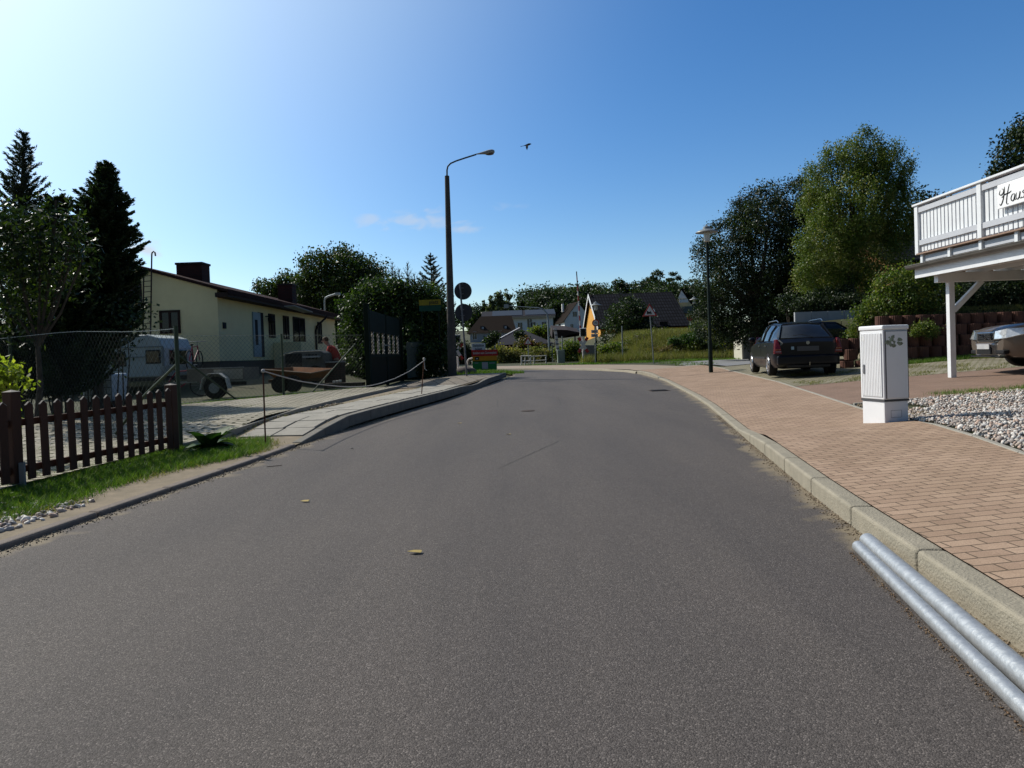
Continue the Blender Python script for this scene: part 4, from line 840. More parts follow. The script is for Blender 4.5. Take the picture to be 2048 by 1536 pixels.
def cross_signal(name, label, px, Y, ytop, boxw, boxh, ycross, r):
    b = GY(px, Y); t = thing(name, label, 'railway signal', tuple(b)); c = P(px, ytop, Y); x = b.x
    MB().tube([b-Vector((0, 0, .2)), Vector((b.x, b.y, c.z+.1))], .06, 10).build('post', mat('barrier_white', (1, 1, 1)), t, smooth=True)
    MB().box(c-Vector((0, .1, 0)), (boxw, .1, boxh)).build('signal_board', mat('signal_rim', (.55, .56, .56), rough=.5), t, bevel=.05)
    s_ = MB().box(c-Vector((0, .16, 0)), (boxw*.76, .03, boxh*.82)).build('signal_face', SBK, t, bevel=.03)
    for dz in (.2, -.2): MB().lathe((c.x, c.y-.2, c.z+dz*boxh), [(boxw*.24, -.02), (boxw*.24, .08), (boxw*.2, .08), (boxw*.2, 0)], 16, axis='y').build('signal_lamp', DARK(), s_)
    k = P(px, ycross, Y)-Vector((0, .12, 0)); ca = Vector((k.x, k.y, k.z))
    for sg in (-1, 1):
        d = Vector((sg*.62, 0, 1)).normalized(); o = MB().beam(ca-d*r*.55-Vector((0, sg*.012, 0)), ca+d*r*.55-Vector((0, sg*.012, 0)), .02, .2, up=(1, 0, 0)).build('cross_arm', SWH, t)
        for e in (-1, 1): MB().beam(ca+d*r*.55*e-Vector((0, sg*.012, 0)), ca+d*r*e-Vector((0, sg*.012, 0)), .02, .2, up=(1, 0, 0)).build('red_end', RED, o)
cross_signal('crossing_signal', 'light signal with a red and white crossing saltire in front of the raised striped barrier', 1166, 48.5, 665, .48, .62, 690, .62)
cross_signal('crossing_signal', 'light signal with a crossing saltire close behind the concrete lamp mast', 915, 44, 678, .42, .55, 703, .6)
# speed limit sign and plates on the small lamp
b = GY(1190, 46.8); t = thing('speed_limit_sign', 'round red-rimmed speed limit sign with two white plates below it', 'traffic sign', tuple(b)); c = P(1191, 646, 46.8); y = c.y
MB().tube([b, c+Vector((0, .05, .2))], .03, 8).build('post', PGR, t, smooth=True)
MB().lathe((c.x, y-.05, c.z), [(.24, -.01), (.24, .01)], 28, axis='y').build('ring', RED, t); MB().lathe((c.x, y-.065, c.z), [(.17, -.01), (.17, .005)], 28, axis='y').build('disc', SWH, t)
text('30', .2, face_M((c.x, y-.077, c.z), (0, -1, 0)), SBK, 'number', t, ext=.002)
for py in (663, 671):
    q = P(1189, py, 46.8); MB().box((q.x, q.y-.05, q.z), (.46, .012, .22)).build('plate', SWH, t, bevel=.01); MB().box((q.x, q.y-.059, q.z+.03), (.3, .004, .04)).box((q.x, q.y-.059, q.z-.04), (.36, .004, .04)).build('plate_symbol', SBK, t)
b = GY(1381, 56); t = thing('no_entry_sign', 'dark round sign on a short post before the yellow wall beyond the bank', 'traffic sign', tuple(b)); c = P(1381, 636, 56)
MB().tube([b, c], .03, 8).build('post', PGR, t); MB().lathe((c.x, c.y-.05, c.z), [(.26, -.01), (.26, .01)], 24, axis='y').build('disc', RED, t)
# slim grey posts by the bank
for k, (px, Y, yt) in enumerate(((1245, 48.5, 652), (1181, 50, 700), (1105, 56, 690), (1125, 54, 672))):
    b = GY(px, Y); q = P(px-1, yt, Y); o = MB().tube([b-Vector((0, 0, .1)), q], .045, 8).build('marker_post', PGR, smooth=True)
    tag(o, ['slim grey post at the left end of the grassy bank', 'short grey post between barrier housing and speed limit lamp', 'grey post behind the railing end, left of the second barrier', 'slim green-grey post right of the second barrier'][k], 'post')
# long arm street light beyond the crossing
b = GY(1099, 58); t = thing('street_light', 'grey street light with a long thin arm reaching left over the far crossing', 'street lamp', tuple(b)); T = lambda x, y, Y=58: P(x, y, Y)
MB().tube([b, T(1098, 690), T(1096, 640), T(1094, 627), T(1087, 619), T(1078, 616)], [.12, .09, .08, .07, .06, .05], 10).build('pole', mat('light_pole_grey', (.3, .34, .36), rough=.5, metal=.3), t, smooth=True)
MB().tube([T(1078, 616), T(1050, 614), T(1018, 612)], [.05, .035, .03], 8).build('arm', mat('light_pole_grey', (1, 1, 1)), t, smooth=True)
MB().bx(T(1008, 616), T(1017, 609, 58.4)).build('lamp_head', mat('light_pole_grey', (1, 1, 1)), t)
# railings
RW = mat('railing_cream', (.6, .58, .52), (.5, .48, .43), rough=.6)
t = thing('crossing_gate', 'small square white tube gate beside the far road edge', 'gate', tuple(GY(1050, 50))); g = lambda x, y: P(x, y, 50)
for x in (1043, 1050, 1061): MB().tube([g(x, 731), g(x, 713)], .05, 8).build('post', RW, t, smooth=True)
for y_ in (712, 722): MB().tube([g(1042, y_), g(1062, y_)], .055, 8).build('bar', RW, t, smooth=True)
t = thing('railing', 'low cream tube railing leading from the white gate to the far crossing', 'railing', tuple(GY(1080, 52))); g = lambda x, y: P(x, y, 52)
for x in (1068, 1092): MB().tube([g(x, 730), g(x, 711)], .05, 8).build('post', RW, t, smooth=True)
for y_ in (712, 721): MB().tube([g(1062, y_+1), g(1093, y_-1)], .035, 8).build('bar', RW, t, smooth=True)
t = thing('railing', 'short white bent tube railing left of the campsite board', 'railing', tuple(GY(925, 45))); MB().tube([P(935, 733, 45), P(935, 722, 45), P(938, 718, 45), P(945, 716, 45)], .05, 8).build('bar', RW, t, smooth=True)

# ------------------------------------------------------------------ two round signs seen from behind
b = G(934, 752); t = thing('round_sign_pair', 'leaning grey post carrying two large round signs seen from behind', 'traffic sign', tuple(b)); yb = b.y
MB().tube([b-Vector((0, 0, .2)), P(920, 568, yb)], .038, 10).build('post', mat('post_weathered', (.12, .12, .13), (.2, .2, .21), rough=.6, metal=.3), t, smooth=True)
sb_ = mat('sign_back', (.035, .035, .04), (.05, .05, .055), rough=.7)
for (x, y_, r) in ((926, 582, 17.5), (927.5, 625, 17.5)):
    c = P(x, y_, yb+.08); rr = r/F*yb; o = MB().lathe(tuple(c), [(rr*.97, -.012), (rr, -.01), (rr, .012)], 36, axis='y').build('sign_plate', sb_, t, smooth=False)
    for dz in (.12, -.12): MB().box((c.x-.05, c.y-.04, c.z+dz), (.16, .04, .03)).build('clamp', mat('post_weathered', (1, 1, 1)), o)

# ------------------------------------------------------------------ campsite board
def board():
    Y = 37.; b = GY(966, Y); t = thing('campsite_board', 'stacked campsite sign boards: white, red, orange and green on one stand', 'sign', tuple(b))
    def panel(x0, y0, x1, y1, m, name, dy=0.):
        a = P(x0, y0, Y+dy); c = P(x1, y1, Y+dy); o = MB().bx((a.x, Y+dy-.02, c.z), (c.x, Y+dy+.02, a.z)).build(name, m, t); return (a+c)/2, o
    for x in (948, 990): MB().tube([Vector((P(x, 740, Y+.06).x, Y+.06, b.z-.1)), P(x, 690, Y+.06)], .03, 8).build('stand_leg', PGR, t)
    c, o = panel(943, 687, 971, 702, mat('board_white', (.62, .64, .68), rough=.5), 'white_board'); ink = mat('ink_blue', (.02, .025, .07), rough=.6)
    text('Stellplätze', .185, face_M((c.x, Y-.023, c.z+.09), (0, -1, 0)), ink, 'lettering', o, sx=.78); text('belegt', .185, face_M((c.x, Y-.023, c.z-.09), (0, -1, 0)), ink, 'lettering', o, sx=.85)
    c, o = panel(943, 700.5, 996, 711, mat('board_red', (.45, .02, .02), rough=.5), 'red_board', -.05); text('Einfahrt zum Caravanplatz', .175, face_M((c.x, Y-.074, c.z), (0, -1, 0)), mat('letter_white', (.6, .6, .6)), 'lettering', o, sx=.68)
    c, o = panel(945, 711.2, 994, 722, mat('board_orange', (.62, .27, .015), rough=.5), 'orange_board'); q = P(954, 717, Y-.03)
    MB().box(q, (.22, .01, .16)).build('picture', SBK, o); MB().box(q-Vector((.0, .008, .01)), (.1, .006, .06)).build('picture_motif', SWH, o)
    c, o = panel(945, 722.2, 994, 739.5, mat('board_green', (.012, .2, .05), rough=.5), 'green_board'); q = P(970, 731, Y-.03)
    MB().box(q, (.32, .01, .36)).build('notice', mat('notice_paper', (.45, .42, .5), rough=.6), o)
    for (x, w_) in ((984, .3), (953, .2)): q = P(x, 726, Y-.03); MB().box(q, (w_, .008, .05)).build('small_print', mat('small_print', (.25, .3, .35)), o)
board()
c = GY(928, 34.2); m = MB(); m.ball((c.x, c.y, c.z+.05), (.62, .35, .33), 18, 12); o = m.build('boulder', mat('boulder_stone', (.1, .085, .08), (.14, .12, .11), rough=.9, scale=4, bump=.8, bscale=12), smooth=True); tag(o, 'rounded brown boulder lying at the foot of the sign post', 'boulder')
o = MB().ball((c.x-1.1, c.y-.1, c.z+.05), (.45, .3, .24), 14, 10).build('boulder', mat('boulder_stone', (1, 1, 1)), smooth=True); tag(o, 'flatter boulder between the lamp mast and the sign post', 'boulder')
p = scatter(7000, -3, .6, 33.6, 38.5, lambda x, y: x < KL(y)+.2+(y > 34.5)*1.2); p[:, 2] = h(p[:, 0], p[:, 1]); blades('sign_grass', p, .16, .02, GRS, 'grass tongue around the foot of the campsite board', 'grass')

# ================================================================== TREES AND SHRUBS, RIGHT
OAK = leafmat('oak_leaf', (.01, .018, .006), (.02, .034, .01), (.05, .075, .02), trans=.18)
BIR = leafmat('poplar_leaf', (.06, .095, .014), (.12, .17, .022), (.24, .23, .07), trans=.2)
SHR = leafmat('shrub_leaf', (.05, .08, .015), (.095, .14, .025), (.22, .22, .05), trans=.35)
FOR = leafmat('forest_leaf', (.012, .022, .009), (.03, .05, .016), (.055, .085, .025), trans=.25)
PIN = leafmat('pine_needle', (.012, .02, .012), (.025, .04, .022), (.045, .06, .03), trans=.15)
tree('oak_tree', 'large dark broad-leaved tree left of the brighter poplar behind the parked cars', GY(1510, 41), pblobs([(1440, 560, 52), (1425, 640, 45), (1470, 480, 58), (1540, 425, 70), (1590, 410, 62), (1530, 520, 85), (1480, 600, 75), (1600, 520, 85), (1570, 610, 75), (1415, 505, 28), (1500, 430, 45), (1640, 600, 70), (1405, 590, 24), (1510, 650, 50), (1450, 660, 36), (1570, 660, 50), (1620, 650, 50), (1540, 600, 60)], 42, 1), 130000, .12, OAK, trunk_r=.35, clump=.27, per=85, shell=(.35, 1.0))
tree('poplar_tree', 'tall bright green tree with feathery brownish tips behind the planter wall', GY(1700, 33), pblobs([(1650, 420, 52), (1640, 350, 26), (1655, 310, 13), (1700, 330, 34), (1712, 290, 14), (1745, 330, 38), (1742, 280, 16), (1775, 350, 40), (1790, 300, 12), (1812, 345, 20), (1815, 320, 8), (1700, 420, 70), (1770, 430, 55), (1660, 490, 60), (1740, 510, 75), (1650, 560, 50), (1700, 600, 65), (1610, 550, 18), (1625, 350, 12), (1800, 390, 26), (1790, 470, 28), (1612, 395, 16), (1680, 300, 9), (1730, 268, 7), (1760, 300, 14)], 33, 2), 120000, .088, BIR, trunk_r=.2, clump=.15, shell=(.45, 1.08), per=90, vs=1.6)
tree('background_tree', 'darker tree with pointed tips behind the far corner of the balcony', GY(1850, 45), pblobs([(1845, 420, 28), (1835, 460, 40), (1870, 400, 16), (1840, 388, 9), (1872, 385, 7), (1880, 440, 40), (1850, 520, 50), (1900, 500, 50), (1800, 560, 60)], 45, 3), 16000, .2, OAK, clump=.3, trunk_r=.2)
tree('background_tree', 'dark tree top rising above the balcony railing at the right edge', GY(2040, 46), pblobs([(2046, 260, 30), (2030, 300, 36), (2000, 340, 22), (2060, 330, 60), (2080, 260, 40), (2010, 365, 36), (2100, 400, 90), (2020, 420, 60)], 46, 4), 20000, .2, OAK, clump=.35, trunk_r=.3)
shrub('shrub', 'bright rambling shrub growing on top of the planter wall left of the carport post', pblobs([(1790, 570, 32, 0), (1830, 565, 38, .3), (1870, 590, 34, 0), (1770, 600, 30, .2), (1820, 610, 30, -.2), (1745, 622, 22, 0), (1790, 618, 24, -.2), (1850, 620, 25, -.2), (1725, 636, 14, 0)], 22.8, 5), 15000, .085, SHR, clump=.14)
shrub('shrub', 'dark shaded shrub filling the space behind the carport', pblobs([(1930, 590, 34, 0), (1975, 585, 40, .3), (2020, 580, 40, .2), (1950, 610, 24, -.1), (2000, 605, 28, -.1), (2060, 590, 40, 0)], 23, 6), 15000, .085, OAK, clump=.14)
shrub('shrub', 'low weedy shrub spilling over the bank left of the planter wall', pblobs([(1716, 664, 18, 0), (1732, 660, 18, .2), (1742, 645, 16, .2)], 23.2, 7), 5000, .07, SHR, clump=.12)
shrub('hanging_plant', 'green plant hanging over the gap in the planter wall beside the cabinet', pblobs([(1838, 660, 12, -.25), (1862, 663, 13, -.3), (1850, 652, 10, -.2), (1828, 668, 6, -.3)], 21.5, 8), 3000, .05, SHR, clump=.07, base=(13., 21.3, 1.5), twigs=False)
p = scatter(16000, 11.6, 17.5, 21.95, 23.0); blades('terrace_grass', p, .14, .012, GRD, 'grassy soil on top of the planter wall', 'grass')
a = GY(1590, 30); e_ = GY(1722, 30); m = MB(); 
for k in range(4):
    x0 = a.x+(e_.x-a.x)*k/4; x1 = a.x+(e_.x-a.x)*(k+1)/4-.015; m.bx((x0, 29.9, a.z-.5), (x1, 30.02, P(1640, 623, 30).z))
t = thing('retaining_wall', 'low pale grey concrete wall under the trees behind the parked cars', 'wall', (a.x, 30, a.z)); m.build('wall_panel', mat('wall_grey', (.36, .37, .38), (.28, .29, .3), rough=.9, scale=2, bump=.3), t)
shrub('undergrowth', 'dark undergrowth on the bank above the pale retaining wall', pblobs([(1600, 614, 14, 0), (1625, 610, 16, .3), (1650, 612, 15, 0), (1675, 608, 16, .2), (1700, 610, 16, 0), (1725, 606, 16, .2), (1640, 596, 18, 1.5), (1690, 594, 20, 1.5), (1580, 606, 16, .8)], 30.9, 71), 14000, .1, OAK, clump=.16)
# cream electricity shed
a = GY(1484, 44); t = thing('electricity_shed', 'small cream concrete shed with a grey door and flat overhanging roof at the lane', 'shed', tuple(a)); Y = a.y; X0 = a.x; X1 = P(1497, 700, Y).x; z1 = P(1484, 646, Y).z
CRM = mat('cream_plaster', (.55, .52, .42), (.46, .44, .36), rough=.85, scale=2, detail=9)
MB().bx((X0, Y, a.z-.2), (X0+1.7, Y+1.6, z1)).build('wall', CRM, t)
MB().prism([(X0-.12, Y-.12, z1), (X0+1.8, Y-.12, z1), (X0+1.8, Y+1.75, z1), (X0-.12, Y+1.75, z1)], (0, 0, .07)).add([(X0-.1, Y-.1, z1+.07), (X0+1.78, Y-.1, z1+.07), (X0+1.78, Y+1.73, z1+.07), (X0-.1, Y+1.73, z1+.07), (X0+.84, Y+.8, z1+.22)], [(0, 1, 4), (1, 2, 4), (2, 3, 4), (3, 0, 4)]).build('roof', CRM, t)
MB().bx((X0+.1, Y-.03, a.z+.05), (X0+.55, Y+.01, z1-.25)).build('door', mat('door_grey', (.2, .22, .23), rough=.6), t)
MB().bx((X0-.25, Y+.2, a.z+1.3), (X0-.01, Y+.35, a.z+1.38)).build('bracket', CRM, t)
# house behind the trees
def win(parent, fm, x, z, w_, h_, y, fr=.06, glass=None, name='window', frm=None, side='y'):
    """window on the y=const (side y) or x=const (side x) face of a local-space building; outward = -y / +x / -x"""
    frm = frm or WHITE(); glass = glass or GLASS()
    sg = {'y': 0, '+x': 1, '-x': -1}[side]
    def b(a0, a1, z0, z1, d0, d1):
        if side == 'y': return ((a0, y-d1, z0), (a1, y-d0, z1))
        return ((y+sg*d0, a0, z0), (y+sg*d1, a1, z1))
    f = MB()
    for (a0, a1, c0, c1) in ((x-w_/2, x+w_/2, z, z+fr), (x-w_/2, x+w_/2, z+h_-fr, z+h_), (x-w_/2, x-w_/2+fr, z+fr, z+h_-fr), (x+w_/2-fr, x+w_/2, z+fr, z+h_-fr), (x-fr/2, x+fr/2, z+fr, z+h_-fr)):
        p0, p1 = b(a0, a1, c0, c1, -.02, .05); f.bx(p0, p1)
    o = f.build(name, frm, parent, world=False); p0, p1 = b(x-w_/2+.01, x+w_/2-.01, z+.01, z+h_-.01, -.02, .02); MB().bx(p0, p1).build('pane', glass, o, world=False); return o
def house(name, label, loc, rz, w_, d_, hw, hr, wall, roof, ridge='x', oh=.35, hip=False, cat='house', rt=.14, base=-1.5, barge=None):
    """local: x 0..w, y 0..d (front y=0), ridge along x or y; parts wall and roof"""
    t = thing(name, label, cat, loc, rz)
    if hip:
        MB().bx((0, 0, base), (w_, d_, hw)).build('wall', wall, t, world=False); c = (w_/2, d_/2, hr)
        q = [(-oh, -oh, hw-.1), (w_+oh, -oh, hw-.1), (w_+oh, d_+oh, hw-.1), (-oh, d_+oh, hw-.1)]
        MB().add(q+[c], [(0, 1, 4), (1, 2, 4), (2, 3, 4), (3, 0, 4), (3, 2, 1, 0)]).build('roof', roof, t, world=False); return t
    if ridge == 'x':
        sec = [(0, base), (d_, base), (d_, hw), (d_/2, hr), (0, hw)]; MB().prism([(0, y, z) for y, z in sec], (w_, 0, 0)).build('wall', wall, t, world=False)
        m = MB(); k = (hr-hw)/(d_/2)
        for s_, y0, y1 in ((1, -oh, d_/2), (-1, d_+oh, d_/2)):
            z0 = hw-k*oh; m.prism([(-oh, y0, z0+.02), (-oh, y1, hr+.02), (-oh, y1, hr+.02+rt), (-oh, y0, z0+.02+rt)], (w_+2*oh, 0, 0))
        m.build('roof', roof, t, world=False)
    else:
        sec = [(0, base), (w_, base), (w_, hw), (w_/2, hr), (0, hw)]; MB().prism([(x, 0, z) for x, z in sec], (0, d_, 0)).build('wall', wall, t, world=False)
        m = MB(); k = (hr-hw)/(w_/2)
        for x0, x1 in ((-oh, w_/2), (w_+oh, w_/2)):
            z0 = hw-k*oh; m.prism([(x0, -oh*.5, z0+.02), (x1, -oh*.5, hr+.02), (x1, -oh*.5, hr+.02+rt), (x0, -oh*.5, z0+.02+rt)], (0, d_+oh, 0))
        m.build('roof', roof, t, world=False)
    return t
RFD = brick_mat('black_tile', (.012, .013, .018), (.018, .019, .025), (.004, .004, .005), .32, .4, .05, rot=0, offset=0, plane='xz', bump=1.0)
RFB = mat('brown_tile', (.024, .018, .015), (.018, .014, .012), rough=.9, spec=.03, scale=6, bump=.5, bscale=14)
RFG = mat('grey_slate', (.035, .035, .043), (.045, .045, .052), rough=.9, spec=.03, scale=5, bump=.4, bscale=12)
RFD.node_tree.nodes['Principled BSDF'].inputs['Specular IOR Level'].default_value = .04
WW = mat('white_render', (.8, .79, .77), (.74, .73, .71), rough=.9, scale=1)
b0 = Vector((19.9, 35.5, float(h(20, 35.5)))); t = house('neighbour_house', 'brown rendered house with dark roof half hidden behind the carport deck', b0, R(4), 11, 9, 3.0, 5.0, mat('ochre_render', (.3, .15, .06), (.25, .12, .05), rough=.9), RFD, 'x', .6); win(t, 0, 2, .8, 1.2, 1.2, 0)
# ================================================================== FAR HOUSES
b0 = GY(1200, 75); b0.x = P(1201, 655, 75).x; gz = b0.z
OR = mat('orange_render', (.62, .3, .05), (.55, .26, .045), rough=.85, scale=2)
zt_ = P(1201, 657, 75).z-gz; zr_ = P(1181, 592, 83).z-gz
t = house('orange_house', 'orange house with a big steep black tiled roof and white verge above the grassy bank', b0, 0, P(1375, 650, 75).x-b0.x, 16, zt_, zr_, OR, RFD, 'x', .3)
wl = P(1375, 650, 75).x-b0.x; k = (zr_-zt_)/8
for s_ in (1, -1):
    MB().beam((-.32, 8, zr_+.1), (-.32, 8-s_*8.3, zt_-.1), .05, .34).build('verge_board', WHITE(), t, world=False)
win(t, 0, 4.6, .3, 1.2, 1.3, -.0, side='-x', frm=mat('brown_frame', (.03, .013, .01))) ; win(t, 0, 8, 3.6, 1.4, 1.6, -.0, side='-x', frm=mat('brown_frame', (1, 1, 1)))
win(t, 0, wl-2.6, .2, .9, 1.2, 0, frm=mat('brown_frame', (1, 1, 1))); win(t, 0, wl-4.6, .2, 1.1, 1.3, 0, frm=mat('brown_frame', (1, 1, 1)))
MB().box((wl*.65, 3.2, zt_+k*3.2+.22), (.9, .8, .1), M=Matrix.Rotation(math.atan(k), 3, 'X')).build('roof_window', mat('skylight', (.15, .2, .2), rough=.1, spec=.8), t, world=False)
b0 = GY(1129, 140); b0.x = P(1129, 640, 140).x; zt_ = P(1129, 641, 140).z-b0.z; zr_ = P(1157, 604, 140).z-b0.z
t = house('white_gable_house', 'white gabled house with a dark roof behind the raised striped barrier', b0, R(10.5), 5.8, 12, zt_, zr_, WW, RFB, 'y', .35)
for (x, z, a_, c_) in ((2.2, 3.0, 1.0, 1.1), (1.5, .8, .7, .8), (4.6, 3.1, .6, .9)): win(t, 0, x, z, a_, c_, 0)
win(t, 0, 4, .2, 1.6, 1.6, 0, side='-x', frm=mat('brown_frame', (1, 1, 1)))
MB().bx((.9, 5, zr_-1.6), (1.3, 5.4, zr_+.1)).build('chimney', WW, t, world=False)
b0 = GY(971, 130); b0.x = P(968, 640, 130).x; zt_ = P(1040, 633, 130).z-b0.z; zr_ = P(1040, 622.5, 134).z-b0.z; wl = P(1106, 640, 130).x-b0.x
t = house('solar_house', 'long white house whose low roof is covered in bluish solar panels', b0, 0, wl, 8, zt_, zr_, WW, RFG, 'x', .5)
m = MB(); k = (zr_-zt_)/4
for q in range(2): m.prism([(wl*(.12+.48*q), .1, zt_+k*.1+.2), (wl*(.12+.48*q)+wl*.44, .1, zt_+k*.1+.2), (wl*(.12+.48*q)+wl*.44, 3.8, zt_+k*3.8+.2), (wl*(.12+.48*q), 3.8, zt_+k*3.8+.2)], (0, 0, .06))
m.build('solar_panels', mat('solar_blue', (.05, .065, .095), (.04, .055, .08), rough=.9, spec=.05), t, world=False)
MB().bx((-.4, -.52, zt_-.45), (wl+.4, -.4, zt_-.05)).build('gutter', mat('beige_trim', (.5, .4, .28)), t, world=False)
for px_ in (.52, .66, .71, .87): win(t, 0, wl*px_, zt_-2.4, 1.0, 1.3 if px_ != .66 else 1.9, 0)
b0 = GY(934, 105); b0.x = P(936, 664, 105).x; wl = P(1031, 664, 105).x-b0.x; zt_ = P(980, 665.5, 105).z-b0.z; zr_ = P(990, 632, 109).z-b0.z
t = thing('brown_roof_house', 'pale house under a large brown half-hipped roof behind the campsite board', 'house', b0)
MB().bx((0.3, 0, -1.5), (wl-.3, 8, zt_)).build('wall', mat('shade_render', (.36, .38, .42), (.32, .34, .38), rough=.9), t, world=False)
MB().add([(-.2, -.4, zt_), (wl+.2, -.4, zt_), (wl+.2, 8.4, zt_), (-.2, 8.4, zt_), (1.8, 4, zr_), (wl-.5, 4, zr_)], [(0, 1, 5, 4), (1, 2, 5), (2, 3, 4, 5), (3, 0, 4), (3, 2, 1, 0)]).build('roof', RFB, t, world=False)
for x in (2.1, 5.6):
    o = MB().bx((x-.25, .6, zt_+.2), (x+.35, 2.2, zt_+1.1)).build('dormer', mat('dormer_slate', (.07, .06, .06)), t, world=False); MB().bx((x-.0, .56, zt_+.35), (x+.3, .6, zt_+.95)).build('pane', mat('pane_pale', (.4, .42, .45), rough=.3), o, world=False)
for x in (.8, 3.7, 4.6): win(t, 0, x+.2, .4, .7, 1.2, 0, fr=.05)
b0 = GY(975, 83); b0.x = P(985, 690, 83).x; wl = P(1098, 683, 83).x-b0.x
t = house('hip_roof_house', 'low house with a grey pyramid roof edged by a white verge on its left', b0, 0, wl, 11, P(1040, 687, 83).z-b0.z, P(1049, 656, 88).z-b0.z, RFB, RFG, hip=True, oh=.6)
MB().beam((-.6, -.6, P(1040, 687, 83).z-b0.z-.1), (wl/2, 5.5, P(1049, 656, 88).z-b0.z+.05), .12, .16).build('verge_board', WHITE(), t, world=False)
b0 = GY(1356, 150); b0.x = P(1353, 600, 150).x; t = thing('yellow_hill_house', 'yellow and white gabled house with a balcony up on the wooded hillside', 'house', b0); q = lambda x, y, Y=150: P(x, y, Y)-b0
MB().prism([q(1355, 660), q(1386, 660), q(1386, 612), q(1363, 579), q(1355, 598)], (2.3, 9, 0)).build('wall', mat('cream_render', (.6, .52, .32), (.55, .47, .29), rough=.9), t, world=False)
MB().prism([q(1356, 597, 149.9), q(1374, 597, 149.9), q(1363, 581, 149.9)], (0, -.05, 0)).build('gable_panel', WHITE(), t, world=False)
a = q(1363, 578); MB().beam(a+Vector((0, -.3, .1)), q(1388, 614)+Vector((0, -.3, 0)), .5, .15, up=(0, 1, 0)); m = MB(); m.prism([q(1362.5, 576), q(1388, 612), q(1386.5, 615), q(1362, 580)], (2.4, 9.5, 0)); m.prism([q(1362.5, 576), q(1353, 597), q(1354, 599), q(1363, 580)], (2.4, 9.5, 0)); m.build('roof', RFB, t, world=False)
o = MB().bx(q(1357, 606)-Vector((0, 1, 0)), q(1374, 599)-Vector((0, .9, 0))).build('balcony', WHITE(), t, world=False)
for x in (1360, 1368): MB().bx(q(x-2.5, 604)-Vector((0, .06, 0)), q(x+2.5, 598)+Vector((0, .0, 0))).build('window', GLASS(), t, world=False)
MB().bx(q(1367, 650)-Vector((0, 4, 0)), q(1408, 629)).build('annex', mat('yellow_render', (.6, .45, .14), (.55, .4, .12), rough=.9), t, world=False)
MB().bx(q(1362, 628)-Vector((0, 3, 0)), q(1384, 614)-Vector((0, 1, 0))).build('terrace_screen', mat('screen_grey', (.1, .12, .13)), t, world=False)
# garden shade sails / brown roof by the barrier
b0 = GY(1120, 64); t = thing('garden_pavilion', 'low brown awning roof with a white canvas edge between the houses and the barrier', 'pavilion', b0); q = lambda x, y, Y=64: P(x, y, Y)-b0
MB().add([q(1105, 659), q(1135, 660), q(1160, 665), q(1158, 672), q(1128, 676), q(1104, 676)]+[p_+Vector((0, 3, .5)) for p_ in (q(1105, 659), q(1135, 660), q(1160, 665), q(1158, 672), q(1128, 676), q(1104, 676))], [(0, 1, 2, 3, 4, 5), (11, 10, 9, 8, 7, 6)]+[(i, (i+1) % 6, 6+(i+1) % 6, 6+i) for i in range(6)]).build('roof', mat('awning_brown', (.02, .012, .01), (.03, .016, .013)), t, world=False)
MB().prism([q(1127, 676), q(1137, 670), q(1157, 667), q(1152, 671), q(1136, 675)], (0, .05, 0)).build('canvas_edge', WHITE(), t, world=False)
for x in (1110, 1150): MB().tube([q(x, 672), Vector((q(x, 690).x, 0, -.1))], .06, 6).build('post', RFB, t, world=False)

# ================================================================== FAR TREES
def hill_tree(px, top, Y, rw, label, kind='round', n=2600, m=None):
    b = GY(px, Y); tz = P(px, top, Y).z; H_ = tz-b.z; r = rw/F*Y; rd = random.Random(px); bl = []
    if kind == 'round':
        for k in range(7): a = rd.uniform(0, 6.28); u = rd.uniform(.2, .7); bl.append((b.x+r*u*math.cos(a), b.y+r*u*math.sin(a), b.z+H_*rd.uniform(.35, .78), r*rd.uniform(.4, .62), r*.5, r*rd.uniform(.4, .6)))
        bl.append((b.x, b.y, tz-r*.45, r*.5, r*.5, r*.45)); bl.append((b.x, b.y, b.z+H_*.35, r*.9, r*.8, H_*.3))
    elif kind == 'pine':
        for k in range(6): a = rd.uniform(0, 6.28); u = rd.uniform(.3, .9); bl.append((b.x+r*u*math.cos(a), b.y+r*u*math.sin(a), b.z+H_*rd.uniform(.6, .92), r*rd.uniform(.35, .55), r*.4, r*.16))
        bl.append((b.x, b.y, tz-r*.2, r*.5, r*.5, r*.2))
    elif kind == 'tall':
        for k in range(7): u = k/6; bl.append((b.x+rd.uniform(-.35, .35)*r, b.y+rd.uniform(-.3, .3)*r, b.z+H_*(.3+.62*u), r*(.8-.4*u), r*(.8-.4*u), H_*.13))
    tree('hill_tree' if kind != 'pine' else 'pine_tree', label, b, bl, n, .55 if kind != 'pine' else .4, m or FOR, trunk_r=.3, clump=r*.13, per=16, limbs=(kind != 'round'), group='trees on the far hillside', shell=(.5, 1.05))
